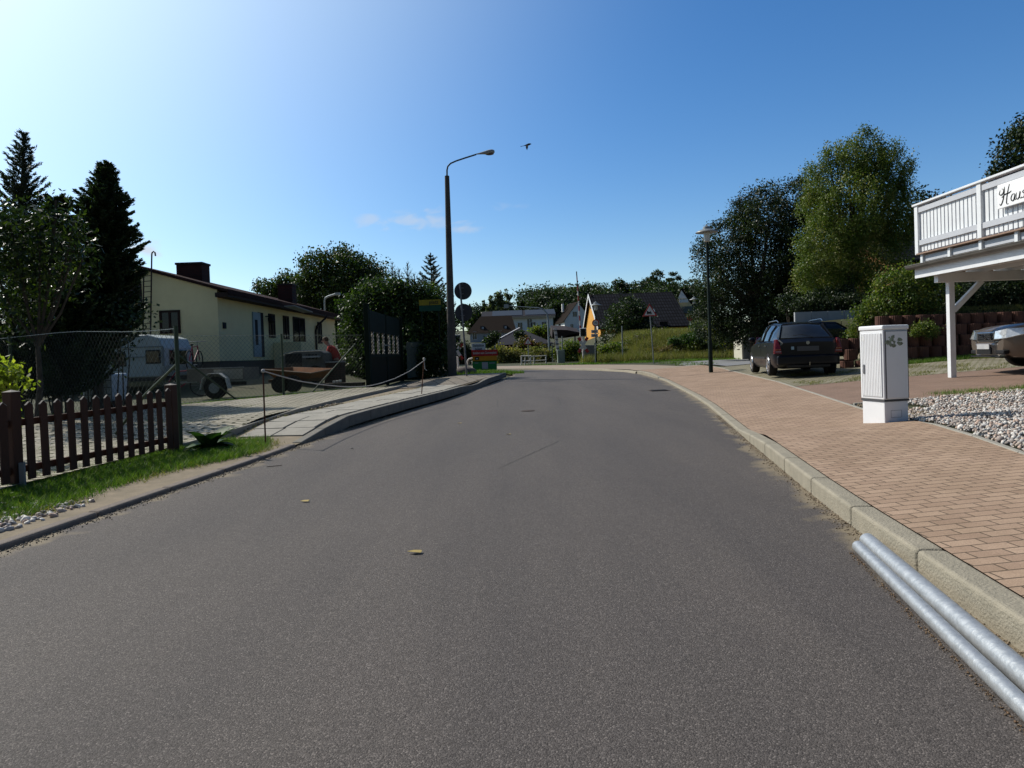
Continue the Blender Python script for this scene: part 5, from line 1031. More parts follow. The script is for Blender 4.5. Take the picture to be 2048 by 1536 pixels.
far = [(1000, 585, 175, 18, 'tall', 'tallest pale poplar of the pair above the solar panels'), (1017, 583, 178, 16, 'tall', 'right hand pale poplar above the solar panels'), (985, 596, 168, 12, 'tall', 'thin pale poplar at the left of the far row'),
 (972, 603, 190, 7, 'tall', 'small lone dark conifer spire above the brown roof'), (955, 622, 150, 22, 'round', 'low round tree above the left end of the brown roof'), (1047, 600, 165, 16, 'tall', 'small dark tree between the poplars and the round tree'),
 (1098, 578, 160, 42, 'round', 'broad round tree left of the white gable'), (1075, 592, 165, 26, 'round', 'lower round crown at the left edge of the far wood'), (1135, 576, 170, 34, 'round', 'round crown behind the apex of the white gable'), (1160, 572, 176, 30, 'round', 'round crown just right of the raised barrier tip'),
 (1185, 569, 180, 30, 'round', 'dark crown above the small lamp'), (1215, 574, 175, 32, 'round', 'flat crown above the left part of the black roof'), (1243, 558, 178, 24, 'round', 'pointed dark crown above the middle of the black roof'), (1262, 566, 184, 20, 'pine', 'flat-topped pine above the black roof'),
 (1285, 563, 172, 34, 'round', 'brownish crown above the warning triangle'), (1318, 541, 178, 24, 'round', 'highest crown of the far wood'), (1300, 556, 186, 18, 'pine', 'ragged pine left of the highest crown'), (1352, 545, 186, 15, 'pine', 'umbrella-shaped pine standing clear above the wood'), (1340, 565, 170, 36, 'round', 'crown beneath the umbrella pine'), (1385, 556, 175, 30, 'round', 'crown beside the big oak at the right end of the far wood'), (1375, 575, 155, 28, 'round', 'crown behind the yellow hill house'), (1120, 600, 150, 30, 'round', 'dark lower tree left of the white gable roof'), (1230, 580, 150, 40, 'round', 'dark lower crown behind the black roof ridge'), (1310, 572, 150, 44, 'round', 'mid height crown right of the roof ridge'), (1165, 590, 160, 30, 'round', 'lower crown behind the barrier arm')]
PAL = leafmat('pale_leaf', (.06, .075, .04), (.1, .12, .07), (.16, .18, .1), trans=.3)
for (px, tp_, Y, rw, kd, lb) in far: hill_tree(px, tp_, Y, rw, lb, kd, n=6000 if kd == 'round' else 2200, m=PAL if 'pale' in lb else None)
tree('garden_tree', 'dark bushy tree in front of the black tiled roof', GY(1255, 66), pblobs([(1255, 640, 38), (1240, 670, 36), (1275, 668, 36), (1262, 612, 20), (1285, 630, 22), (1228, 640, 18), (1300, 680, 22), (1215, 690, 20), (1250, 700, 30)], 66, 11), 14000, .22, FOR, clump=.28, trunk_r=.2)
fw = []
for px in range(1055, 1420, 14): fw.append((px, 603+random.uniform(-8, 8), 24))
for px in range(930, 1060, 14): fw.append((px, 634+random.uniform(-6, 6), 15))
C, v = crown_points(pblobs(fw, 192, 77), 60000, 1.2, (.3, 1.05), 20); o = leaves('far_wood', C, .7, FOR, val=v); tag(o, 'dark mass of the far wood closing the view behind the houses', 'wood', None, 'stuff')
# shrubs round the crossing
for k, (lst, Y, n, lb, mm) in enumerate([([(1205, 705, 18), (1225, 700, 20), (1245, 712, 16), (1190, 715, 12)], 51, 5000, 'bright bush right of the small lamp at the crossing', SHR), ([(1150, 712, 14), (1135, 705, 14), (1140, 690, 12), (1120, 700, 12), (1155, 690, 10)], 56, 4500, 'mixed green bush between the two barriers', SHR),
  ([(1044, 690, 12), (1060, 692, 14), (1082, 694, 13), (1050, 678, 8), (1034, 696, 10)], 66, 5500, 'reddish green hedge in front of the grey pyramid roof', mat and leafmat('copper_leaf', (.05, .05, .02), (.09, .08, .03), (.16, .09, .04))),
  ([(1010, 712, 20), (1030, 708, 18), (1000, 700, 14), (1075, 708, 20), (1050, 712, 16), (1095, 706, 14), (1110, 700, 10)], 58, 8000, 'weedy scrub behind the white railing', GRD), ([(1085, 658, 14), (1070, 656, 12), (1095, 662, 10)], 92, 2500, 'bright bush above the pyramid roof', SHR), ([(1040, 664, 8), (1047, 672, 8)], 72, 1500, 'narrow conifer-like bush before the grey roof', FOR), ([(985, 672, 12), (975, 680, 8)], 80, 1800, 'small palm-like bush behind the campsite board', FOR), ([(915, 700, 14), (928, 708, 14), (905, 690, 12), (925, 688, 10), (938, 700, 8)], 60, 5000, 'dark bush between the round signs and the campsite board', FOR), ([(1395, 660, 16), (1410, 670, 16), (1425, 655, 16)], 56, 3500, 'bright bush on the bank behind the tall park lamp', SHR), ([(1440, 690, 16), (1460, 680, 18), (1475, 668, 16), (1455, 662, 14)], 50, 5000, 'green weeds on the bank left of the cream shed', SHR)]):
    shrub('bush', lb, pblobs([(a, b_+6, c) for a, b_, c in lst], Y, 20+k), n, .004*Y*.8, mm, clump=.2)
p = scatter(120000, 4.5, 24, 47.2, 64, lambda x, y: x > 4.8+.3*(y-48)+.4*np.sin(y*2)); blades('bank_grass', p, .55, .03, GRD, 'tall dry grass covering the railway bank', 'grass')
bb = []
for k in range(46):
    x = random.uniform(6.5, 21); y = random.uniform(48.6, 54.5); bb.append((x, y, float(h(x, y))+.15, random.uniform(.35, .9), .4, random.uniform(.2, .45)))
C, v = crown_points(bb, 34000, .16, (.3, 1.1), 24); o = leaves('bank_scrub', C, .11, leafmat('scrub_leaf', (.07, .05, .02), (.07, .1, .025), (.16, .17, .05), trans=.25), val=v); tag(o, 'mixed brown and green scrub scattered over the railway bank', 'scrub', None, 'stuff')
for k, (lst, n, lb, mm) in enumerate((([(1390, 696, 15), (1410, 700, 14), (1425, 692, 12), (1400, 684, 10)], 5000, 'leafy green weeds at the foot of the bank left of the tall lamp', SHR), ([(1320, 705, 13), (1340, 700, 12), (1360, 703, 12), (1300, 708, 9)], 3500, 'reddish brown withered weeds on the bank behind the warning sign', leafmat('withered_leaf', (.08, .06, .03), (.14, .1, .05), (.22, .17, .08))), ([(1375, 678, 12), (1395, 672, 12), (1350, 684, 10)], 4500, 'dense dark green grass clump on the upper bank', leafmat('linden_dark', (.02, .05, .012), (.04, .08, .02), (.06, .11, .03))))):
    shrub('bank_weeds', lb, pblobs([(a, b_+2, c) for a, b_, c in lst], 49.6, 60+k), n, .13, mm, clump=.15, cat='weeds', twigs=False)
p = scatter(16000, -2, 20, 44, 47.6, lambda x, y: (y > np.interp(x, [-3, 2, 5.2, 7.6, 8.6, 20], [49.5, 46.4, 43.9, 40.4, 38.5, 47.2])+.2) & clumpy(x, y, .8, -.1)); blades('crossing_grass', p, .12, .03, GRS, 'mown grass strip along the far footpath', 'grass')
p = scatter(1600, 8.7, 11.5, 35, 43, lambda x, y: clumpy(x, y, 1.0, .1)); blades('path_weeds', p, .09, .03, GRS, 'patchy weeds around the foot of the warning sign', 'weeds')

# ================================================================== LEFT SIDE
BRN = mat('brown_stain', (.075, .032, .02), (.05, .022, .014), rough=.75, scale=7, bump=.4, bscale=30, c3=(.06, .026, .015), stretch=(1, 1, .15))
def picket_fence():
    A = Vector((-4.62, 9.32, 0)); B = Vector((-5.09, 7.0, 0)); d = (B-A).normalized(); n = Vector((-d.y, d.x, 0)); n = n if n.x < 0 else -n
    t = thing('picket_fence', 'dark brown wooden picket fence with pointed pickets beside the left verge', 'fence', (A.x, A.y, float(h(A.x, A.y))))
    cap = mat('pale_top', (.3, .27, .24), (.22, .2, .18), rough=.9)  # pale grey for picket tips and post caps
    rz = math.atan2(d.y, d.x)
    def post(p, w_, hh):
        z = float(h(p.x, p.y)); o = MB().box((p.x, p.y, z+hh/2-.1), (w_, w_, hh+.2), rz=rz).build('post', BRN, t, bevel=.006)
        m = MB(); c = Vector((p.x, p.y, z+hh)); u = Vector((math.cos(rz), math.sin(rz), 0))*w_*.52; v = Vector((-math.sin(rz), math.cos(rz), 0))*w_*.52
        m.add([c-u-v, c+u-v, c+u+v, c-u+v, c+Vector((0, 0, .022))], [(0, 1, 4), (1, 2, 4), (2, 3, 4), (3, 0, 4), (3, 2, 1, 0)]); m.build('post_cap', cap, o)
    L_ = (B-A).length; post(A+n*.0, .11, .93); post(B, .11, 1.0)
    post(B+d*2.35, .11, 1.0)
    nb = 13
    def pick(p, hh, w_=.075, lean=0.):
        z = float(h(p.x, p.y)); u = d; q = p-n*.05
        z0 = z+.09; z1 = z+hh; M = Matrix.Rotation(lean, 3, Vector((n.x, n.y, 0)))
        pts = [(-w_/2, z0-z), (w_/2, z0-z), (w_/2, z1-z-.035), (0, z1-z), (-w_/2, z1-z-.035)]
        vs = [q+Vector((0, 0, z))+M @ (u*a+Vector((0, 0, b))) for a, b in pts]; o = MB().prism(vs, -n*.02).build('picket', BRN, t)
        tp = [vs[2], vs[3], vs[3]+Vector((0, 0, .006)), vs[2]+Vector((0, 0, .006))]; tq = [vs[4], vs[3], vs[3]+Vector((0, 0, .006)), vs[4]+Vector((0, 0, .006))]
        m = MB(); m.prism([v+n*.001 for v in tp], -n*.022); m.prism([v+n*.001 for v in tq], -n*.022); m.build('picket_tip', cap, o)
    for k in range(nb): f = (k+.75)/(nb+.55); pick(A+d*L_*f, .88+random.uniform(-.008, .008)+.0*f, .085, random.uniform(-.012, .012))
    for k in range(11): pick(B+d*(.16+.205*k), .9, .085)
    for s0, s1 in ((.05, L_-.05), (L_+.05, L_+2.35)):
        for zz in (.2, .68):
            p = A+d*s0; q = A+d*s1; zp = float(h(p.x, p.y)); zq = float(h(q.x, q.y)); MB().beam((p.x, p.y, zp+zz), (q.x, q.y, zq+zz), .035, .07).build('rail', BRN, t)
    q = B+Vector((.09, -.02, 0)); z = float(h(q.x, q.y)); MB().box((q.x, q.y, z+.12), (.05, .03, .32)).build('post_anchor', mat('anchor_grey', (.2, .2, .21), rough=.7), t)
picket_fence()
GP_ = mat('fence_post_green', (.035, .055, .03), (.05, .07, .04), rough=.6, scale=12); WIRE = mat('fence_wire', (.03, .045, .035), rough=.8); SIL = mat('silver_wire', (.25, .27, .27), rough=.6, metal=.2)
def chain_link(name, label, P0, P1, H_, posts, step=.13, r=.0022, braces=(), cat='fence', off=0.05, hs=None):
    P0 = Vector((*P0, 0)); P1 = Vector((*P1, 0)); L_ = (P1-P0).length; d = (P1-P0).normalized(); z = lambda s_: float(h(*(P0+d*s_)[:2]))
    t = thing(name, label, cat, (P0.x, P0.y, z(0)))
    for s_ in posts:
        p = P0+d*s_; MB().tube([(p.x, p.y, z(s_)-.2), (p.x, p.y, z(s_)+H_+.02)], .03, 10).build('post', GP_, t, smooth=True)
    m = MB(); zz0 = .08
    k = -int(H_/step)
    while k*step < L_:
        for sg in (1, -1):
            s0 = k*step if sg > 0 else k*step+H_; s1 = s0+sg*H_; a, b = s0, s1; za, zb = zz0, H_
            def cl(a, b, za, zb, lim):
                return (za+(zb-za)*(lim-a)/(b-a))
            if a < 0: za = cl(a, b, za, zb, 0); a = 0
            if b < 0: zb = cl(a, b, za, zb, 0); b = 0
            if a > L_: za = cl(a, b, za, zb, L_); a = L_
            if b > L_: zb = cl(a, b, za, zb, L_); b = L_
            if abs(a-b) < .02: continue
            pa = P0+d*a; pb = P0+d*b; m.tube([(pa.x, pa.y, z(a)+za), (pb.x, pb.y, z(b)+zb)], r, 3, cap=False)
        k += 1
    m.build('wire_mesh', WIRE, t)
    m = MB(); n = 12
    for zz in (H_-.02, .1): m.tube([(*(P0+d*L_*i/n)[:2], z(L_*i/n)+zz) for i in range(n+1)], .0055, 4)
    m.build('tension_wire', SIL, t)
    for (sa, za, sb, zb, w_) in braces:
        p = P0+d*sa; q = P0+d*sb; MB().tube([(p.x, p.y, z(sa)+za), (q.x, q.y, z(sb)+zb)], w_, 8).build('brace', GP_, t, smooth=True)
    return t
chain_link('wire_fence', 'green wire mesh fence running left behind the picket fence', (-4.66, 9.62), (-12.6, 15.6), 1.72, (0, 6.4, 9.9), braces=((0.02, 1.2, 1.0, .75, .022), (1.0, .75, 2.0, .1, .022)))
chain_link('wire_fence', 'green wire mesh fence in front of the trailers and the person in red', (-8.1, 16.7), (-4.72, 21.9), 1.75, (0, 3.1), braces=((.0, 1.3, 1.6, .05, .022), (5.9, 1.45, 4.05, .02, .022)))
# garden conifers and leafy tree at the left edge
SPR = leafmat('spruce_needle', (.012, .02, .014), (.025, .038, .024), (.05, .065, .04), trans=.15)
THU = leafmat('cypress_spray', (.012, .024, .012), (.025, .045, .02), (.05, .08, .03), trans=.2)
CHL = leafmat('cherry_leaf', (.012, .024, .008), (.025, .045, .012), (.07, .1, .022), trans=.3, rough=.4)
def GX_(px, Y): q = GY(px, Y); return (q.x, q.y, q.z)
b = Vector(GX_(30, 15.5)); top = P(48, 264, 15.5)
conifer('spruce_tree', 'tall dark spruce with a spiky candelabra leader at the far left', b, top.z-b.z, 1.35, SPR, dens=2.2, whorl=.2, lift=.75, needle=.1, lean=(top.x-b.x, 0), pr=.85, low=.06)
b = Vector(GX_(190, 16.5)); top = P(212, 322, 16.5)
conifer('cypress_tree', 'tall feathery dark cypress rising in front of the yellow house gable', b, top.z-b.z, .84, THU, dens=4.2, whorl=.11, lift=.42, needle=.085, lean=(top.x-b.x, 0), cap=2.7, low=.25, asp=.3, thin=1.5)
b = Vector(GX_(108, 15.6)); top = P(112, 395, 15.6)
conifer('cypress_tree', 'shorter dark conifer between the spiky spruce and the feathery cypress', b, top.z-b.z, 1.25, THU, dens=2.6, whorl=.14, lift=.5, needle=.12, lean=(top.x-b.x, 0), pr=.6, low=.1, asp=.3, thin=1.3)
tree('cherry_tree', 'leafy tree with large hanging leaves in front of the dark conifers', GX_(70, 13.2), pblobs([(20, 450, 40), (80, 470, 36), (112, 430, 20), (112, 400, 10), (150, 440, 16), (150, 490, 30), (40, 530, 55), (120, 550, 50), (-30, 500, 60), (0, 600, 50), (60, 620, 45), (165, 520, 16)], 13.2, 31), 5500, .12, CHL, trunk_r=.06, clump=.14, per=12, asp=.34, shell=(.2, 1.15), vs=1.3)
shrub('young_bush', 'small bush with yellow-green leaves at the left edge behind the picket fence', pblobs([(5, 745, 26), (22, 765, 20), (-12, 770, 30), (12, 790, 16), (5, 880, 14), (20, 860, 10)], 8.6, 32), 900, .07, leafmat('lime_leaf', (.12, .16, .02), (.22, .26, .04), (.4, .4, .08), trans=.5), clump=.08, per=10)
shrub('dark_shrub', 'dark shaded shrubbery under the conifers at the far left', pblobs([(60, 700, 60), (130, 720, 50), (0, 720, 60), (190, 690, 40), (240, 640, 30), (90, 660, 60)], 16.2, 33), 16000, .1, THU, clump=.25)
# garden objects
def caravan():
    X1 = -11.3; Y0 = 22.4; L_ = 4.4; D_ = 2.05; gz = float(h(-12.5, 23)); zt = P(320, 668, Y0).z; CW = mat('caravan_white', (.42, .46, .46), (.34, .38, .38), rough=.5, scale=3, detail=8)
    t = thing('caravan', 'white touring caravan with small dark windows standing at the gable of the yellow house', 'caravan', (X1-L_/2, Y0+1, gz))
    sec = [(X1-L_, gz+.5), (X1-.12, gz+.5), (X1, gz+.85), (X1, zt-.45), (X1-.12, zt-.12), (X1-.5, zt), (X1-L_+.6, zt-.06), (X1-L_+.05, zt-.6), (X1-L_-.05, gz+1.0)]
    MB().prism([(x, Y0, z) for x, z in sec], (0, D_, 0)).build('body', CW, t, bevel=.05, seg=3)
    for x0, x1, z0, z1 in ((292, 321, 699, 728), (225, 252, 706, 734)):
        a = P(x0, z1, Y0); b = P(x1, z0, Y0); o = MB().bx((a.x, Y0-.03, a.z), (b.x, Y0+.02, b.z)).build('window', mat('window_rubber', (.03, .03, .03)), t, bevel=.03); MB().bx((a.x+.05, Y0-.04, a.z+.05), (b.x-.05, Y0-.0, b.z-.05)).build('pane', GLASS(), o)
    MB().bx((X1-.02, Y0+.4, zt-1.0), (X1+.03, Y0+1.6, zt-.5)).build('window', GLASS(), t, bevel=.03)
    for z in (zt-.42, gz+1.15): MB().bx((X1-L_, Y0-.03, z), (X1-.05, Y0-.0, z+.03)).build('trim_strip', mat('trim_grey', (.2, .22, .23)), t)
    MB().bx((X1-.035, Y0-.02, gz+.85), (X1+.02, Y0+.03, zt-.4)).build('corner_trim', mat('trim_grey', (1, 1, 1)), t)
    MB().bx((X1-2.0, Y0-.035, gz+.65), (X1-1.75, Y0-.0, gz+1.1)).build('hatch', mat('hatch_grey', (.3, .33, .33)), t)
    MB().lathe((X1-2.6, Y0-.02, gz+.33), [(.3, 0), (.3, .2)], 20, axis='y').build('wheel', mat('tyre_rubber', (1, 1, 1)), t)
caravan()
def bicycle(name, label, c, rz, col, R_=.33, yup=0.):
    t = thing(name, label, 'bicycle', c, rz); rub = mat('tyre_rubber', (1, 1, 1)); fr = mat(name+'_frame', col, rough=.35)
    for x, nm in ((-.52, 0), (.52, 1)):
        w_ = MB(); w_.tube([(x+R_*math.cos(a*.2244), 0, R_+R_*math.sin(a*.2244)) for a in range(29)], .02, 6, cap=False); o = w_.build('wheel', rub, t, smooth=True, world=False)
        s_ = MB()
        for k in range(12): a = k*.5236; s_.tube([(x, 0, R_), (x+R_*.95*math.cos(a), 0, R_+R_*.95*math.sin(a))], .003, 3)
        s_.build('spokes', SIL, o, world=False)
    f = MB(); n = {'r': (-.52, 0, R_), 'f': (.52, 0, R_), 'bb': (-.08, 0, .3), 's': (-.2, 0, .78), 'h': (.36, 0, .82), 'hb': (.38, 0, .68)}
    for a, b in (('r', 'bb'), ('r', 's'), ('bb', 's'), ('s', 'h'), ('bb', 'hb'), ('h', 'f')): f.tube([n[a], n[b]], .018, 6)
    f.build('frame', fr, t, smooth=True, world=False)
    MB().tube([(.36, -.28, .98), (.34, 0, .98), (.36, .28, .98)], .014, 6).tube([(.36, 0, .82), (.34, 0, .98)], .014, 6).build('handlebar', SIL, t, smooth=True, world=False)
    MB().ball((-.23, 0, .86), (.13, .06, .035), 10, 6).tube([(-.2, 0, .78), (-.22, 0, .85)], .014, 6).build('saddle', rub, t, smooth=True, world=False)
q = P(378, 726, 23.2); bicycle('bicycle', 'dark red bicycle hanging on the rack at the end of the caravan', (q.x+.1, 23.4, q.z-.25), R(97), (.3, .03, .05))
q = GY(355, 21.3); bicycle('bicycle', 'old dark bicycle leaning in front of the caravan beside the wire fence', (q.x, 21.6, q.z), R(15), (.03, .03, .035))
q = GY(208, 18.2); t = thing('water_tank', 'white plastic water tank in a steel cage under the trees', 'water tank', tuple(q)); 
MB().bx((q.x-.38, q.y-.4, q.z+.14), (q.x+.38, q.y+.4, q.z+.85)).build('tank', mat('tank_plastic', (.42, .47, .55), (.36, .41, .48), rough=.4), t, bevel=.05)
m = MB()
for k in range(7): m.tube([(q.x-.4+k*.133, q.y-.43, q.z+.12), (q.x-.4+k*.133, q.y-.43, q.z+.88)], .01, 5)
for k in range(5): m.tube([(q.x-.4, q.y-.43, q.z+.14+k*.18), (q.x+.4, q.y-.43, q.z+.14+k*.18)], .01, 5)
m.build('cage', mat('cage_steel', (.08, .09, .1), rough=.5), t); MB().bx((q.x-.42, q.y-.42, q.z), (q.x+.42, q.y+.42, q.z+.12)).build('pallet', BRN, t)
def trailer():
    Y = 19.9; a = P(375, 778, Y); b = P(488, 774, Y); gz = float(h((a.x+b.x)/2, Y)); x0, x1 = a.x, b.x; TC = mat('trailer_cream', (.17, .16, .13), (.11, .1, .085), rough=.7, scale=4, detail=9); zb = gz+.5
    t = thing('flatbed_trailer', 'small cream-grey car trailer with a white angular mudguard parked behind the fence', 'trailer', ((x0+x1)/2, Y, gz))
    m = MB(); m.bx((x0, Y, zb), (x1, Y+.03, zb+.36)).bx((x0, Y+1.2, zb), (x1, Y+1.23, zb+.36)).bx((x0, Y+.03, zb), (x0+.03, Y+1.2, zb+.36)).bx((x1-.03, Y+.03, zb), (x1, Y+1.2, zb+.36)).bx((x0+.03, Y+.03, zb), (x1-.03, Y+1.2, zb+.03)); m.build('box', TC, t)
    MB().bx((x1-.85, Y-.012, zb+.04), (x1-.02, Y-.0, zb+.33)).build('side_panel', mat('panel_pale', (.36, .34, .28), (.28, .26, .21), rough=.7), t)
    MB().bx((x0-.01, Y-.02, zb+.36), (x1+.01, Y+.04, zb+.385)).build('top_rim', SIL, t)
    cx = P(431, 785, Y-.2).x; w_ = MB().lathe((cx, Y-.28, gz+.31), [(.16, 0), (.3, .01), (.32, .04), (.32, .16), (.3, .2), (.1, .2)], 24, axis='y').build('wheel', mat('tyre_rubber', (1, 1, 1)), t, smooth=True)
    MB().lathe((cx, Y-.29, gz+.31), [(.15, 0), (.16, .02)], 18, axis='y').build('rim', SIL, w_)
    m = MB(); pr = [(cx-.4, gz+.28), (cx-.33, gz+.58), (cx-.15, gz+.72), (cx+.15, gz+.72), (cx+.33, gz+.58), (cx+.4, gz+.28)]
    for p, q in zip(pr[:-1], pr[1:]): m.beam((p[0], Y-.17, p[1]), (q[0], Y-.17, q[1]), .26, .02)
    m.build('mudguard', mat('mudguard_white', (.55, .55, .52), (.45, .45, .42), rough=.6), t)
    MB().beam((x0, Y+.6, zb), (x0-.9, Y+.6, gz+.45), .06, .06).build('drawbar', SIL, t); MB().bx((x1-.8, Y+.1, gz+.36), (x1+.02, Y+.16, gz+.46)).build('light_bar', mat('black_plastic', (1, 1, 1)), t)
trailer()
def tipper():
    Y = 21.6; a = P(525, 745, Y); b = P(650, 745, Y); gz = float(h((a.x+b.x)/2, Y)); x0, x1 = a.x, b.x
    t = thing('tipping_trailer', 'rusty orange-brown open trough trailer behind the hanging rope', 'trailer', ((x0+x1)/2, Y, gz)); RU = mat('rusty_orange', (.2, .075, .02), (.11, .045, .018), rough=.85, scale=5, detail=9, c3=(.28, .11, .03)); RD_ = mat('rust_dark', (.06, .035, .02), (.09, .05, .025), rough=.9, scale=6)
    zt = P(560, 738, Y).z; zb = gz+.42; o = [(x0, Y+.1, zt), (x1-.35, Y-.25, zt-.16), (x1+.15, Y+.5, zt-.06), (x0+.6, Y+1.1, zt+.02)]; i_ = [(x0+.3, Y+.3, zb), (x1-.5, Y+.0, zb), (x1-.15, Y+.5, zb), (x0+.7, Y+.8, zb)]
    MB().add(o+i_, [(0, 1, 5, 4), (1, 2, 6, 5), (2, 3, 7, 6), (3, 0, 4, 7), (4, 5, 6, 7)]).build('tub', RU, t).modifiers.new('s', 'SOLIDIFY').thickness = .03
    m = MB()
    for p, q in zip(o, o[1:]+o[:1]): m.tube([p, q], .022, 6)
    m.build('rim', mat('rim_rust', (.16, .1, .06), rough=.7), t)
    for x in (x0+.55, x0+.95): MB().lathe((x, Y-.1, gz+.27), [(.14, 0), (.26, .0), (.27, .04), (.27, .14), (.1, .16)], 20, axis='y').build('wheel', mat('tyre_rubber', (1, 1, 1)), t)
    MB().bx((x0+.1, Y+.2, gz+.33), (x1-.2, Y+.7, zb)).build('chassis', RD_, t)
tipper()
def wreck():
    Y = 24.3; a = P(561, 737, Y); b = P(648, 737, Y); x0, x1 = a.x, b.x; gz = float(h((x0+x1)/2, Y)); zt0 = P(561, 710, Y).z; zt1 = P(648, 701, Y).z
    t = thing('old_vehicle_cab', 'weathered grey boxy vehicle body standing in the yard left of the person in red', 'vehicle body', ((x0+x1)/2, Y, gz)); GY_ = mat('weathered_grey', (.1, .105, .1), (.06, .062, .06), rough=.75, scale=5, detail=9)
    MB().prism([(x0+.05, Y, gz+.35), (x1, Y, gz+.35), (x1+.02, Y, zt1-.1), (x1-.1, Y, zt1), (x0+.5, Y, zt0+.1), (x0, Y, zt0-.05)], (0, 1.3, 0)).build('body', GY_, t, bevel=.03)
    MB().beam((x0+.02, Y-.01, zt0+.02), (x0+.55, Y-.01, zt0+.13), .05, .03).beam((x0+.55, Y-.01, zt0+.13), (x1-.08, Y-.01, zt1+.02), .05, .03).build('roof_edge', mat('edge_pale', (.35, .36, .35), rough=.6), t)
    wd = x1-x0
    for f0, f1, z0, z1 in ((.6, .85, .62, .85), (.12, .5, .3, .9)): MB().bx((x0+wd*f0, Y-.012, gz+.35+(zt1-gz-.35)*z0), (x0+wd*f1, Y, gz+.35+(zt1-gz-.35)*z1)).build('window', GLASS(), t)
    MB().bx((x0+.9, Y-.4, gz+.88), (x1-.1, Y-.02, gz+.94)).build('ledge', mat('edge_pale', (1, 1, 1)), t)
    for x in (x0+.3, x1-.3): MB().lathe((x, Y-.05, gz+.3), [(.14, 0), (.3, .02), (.3, .18)], 20, axis='y').build('wheel', mat('tyre_rubber', (1, 1, 1)), t)
wreck()
q = GY(668, 24.6); t = thing('brick_stack', 'stack of dark bricks with a pale board on top before the person', 'brick stack', tuple(q)); zt = P(668, 725, 24.6).z
x0 = P(650, 740, 24.6).x; x1 = P(684, 740, 24.6).x
MB().bx((x0, 24.5, q.z-.1), (x1, 25.1, zt)).build('bricks', brick_mat('old_brick', (.075, .035, .028), (.05, .028, .022), (.03, .025, .02), .24, .08, .012, plane='xz'), t); MB().bx((x0-.05, 24.45, zt), (x1+.02, 25.15, zt+.04)).build('board', mat('board_pale', (.4, .4, .38)), t)
for k in range(3):
    c = P(668+k*6.3, 763.5-k*.8, 23.1); o = MB().box(c, (.085, .1, .07), rz=.2).build('paving_stone', mat('stone_white', (.6, .6, .56), (.5, .5, .47), rough=.8), bevel=.01); 
    tag(o, ['left', 'middle', 'right'][k]+' one of three small white stone blocks in a row below the brick stack', 'stone block', 'white stone blocks below the brick stack')
t = thing('stone_ledge', 'low dark stone ledge carrying the three small white blocks', 'ledge', tuple(GY(674, 23.1))); c = P(674, 763, 23.1); MB().bx((c.x-.4, 22.95, float(h(c.x, 23))-.1), (c.x+.9, 23.3, c.z-.05)).build('stones', brick_mat('ledge_stone', (.08, .07, .06), (.05, .045, .04), (.03, .03, .025), .2, .12, .02, plane='xz'), t)

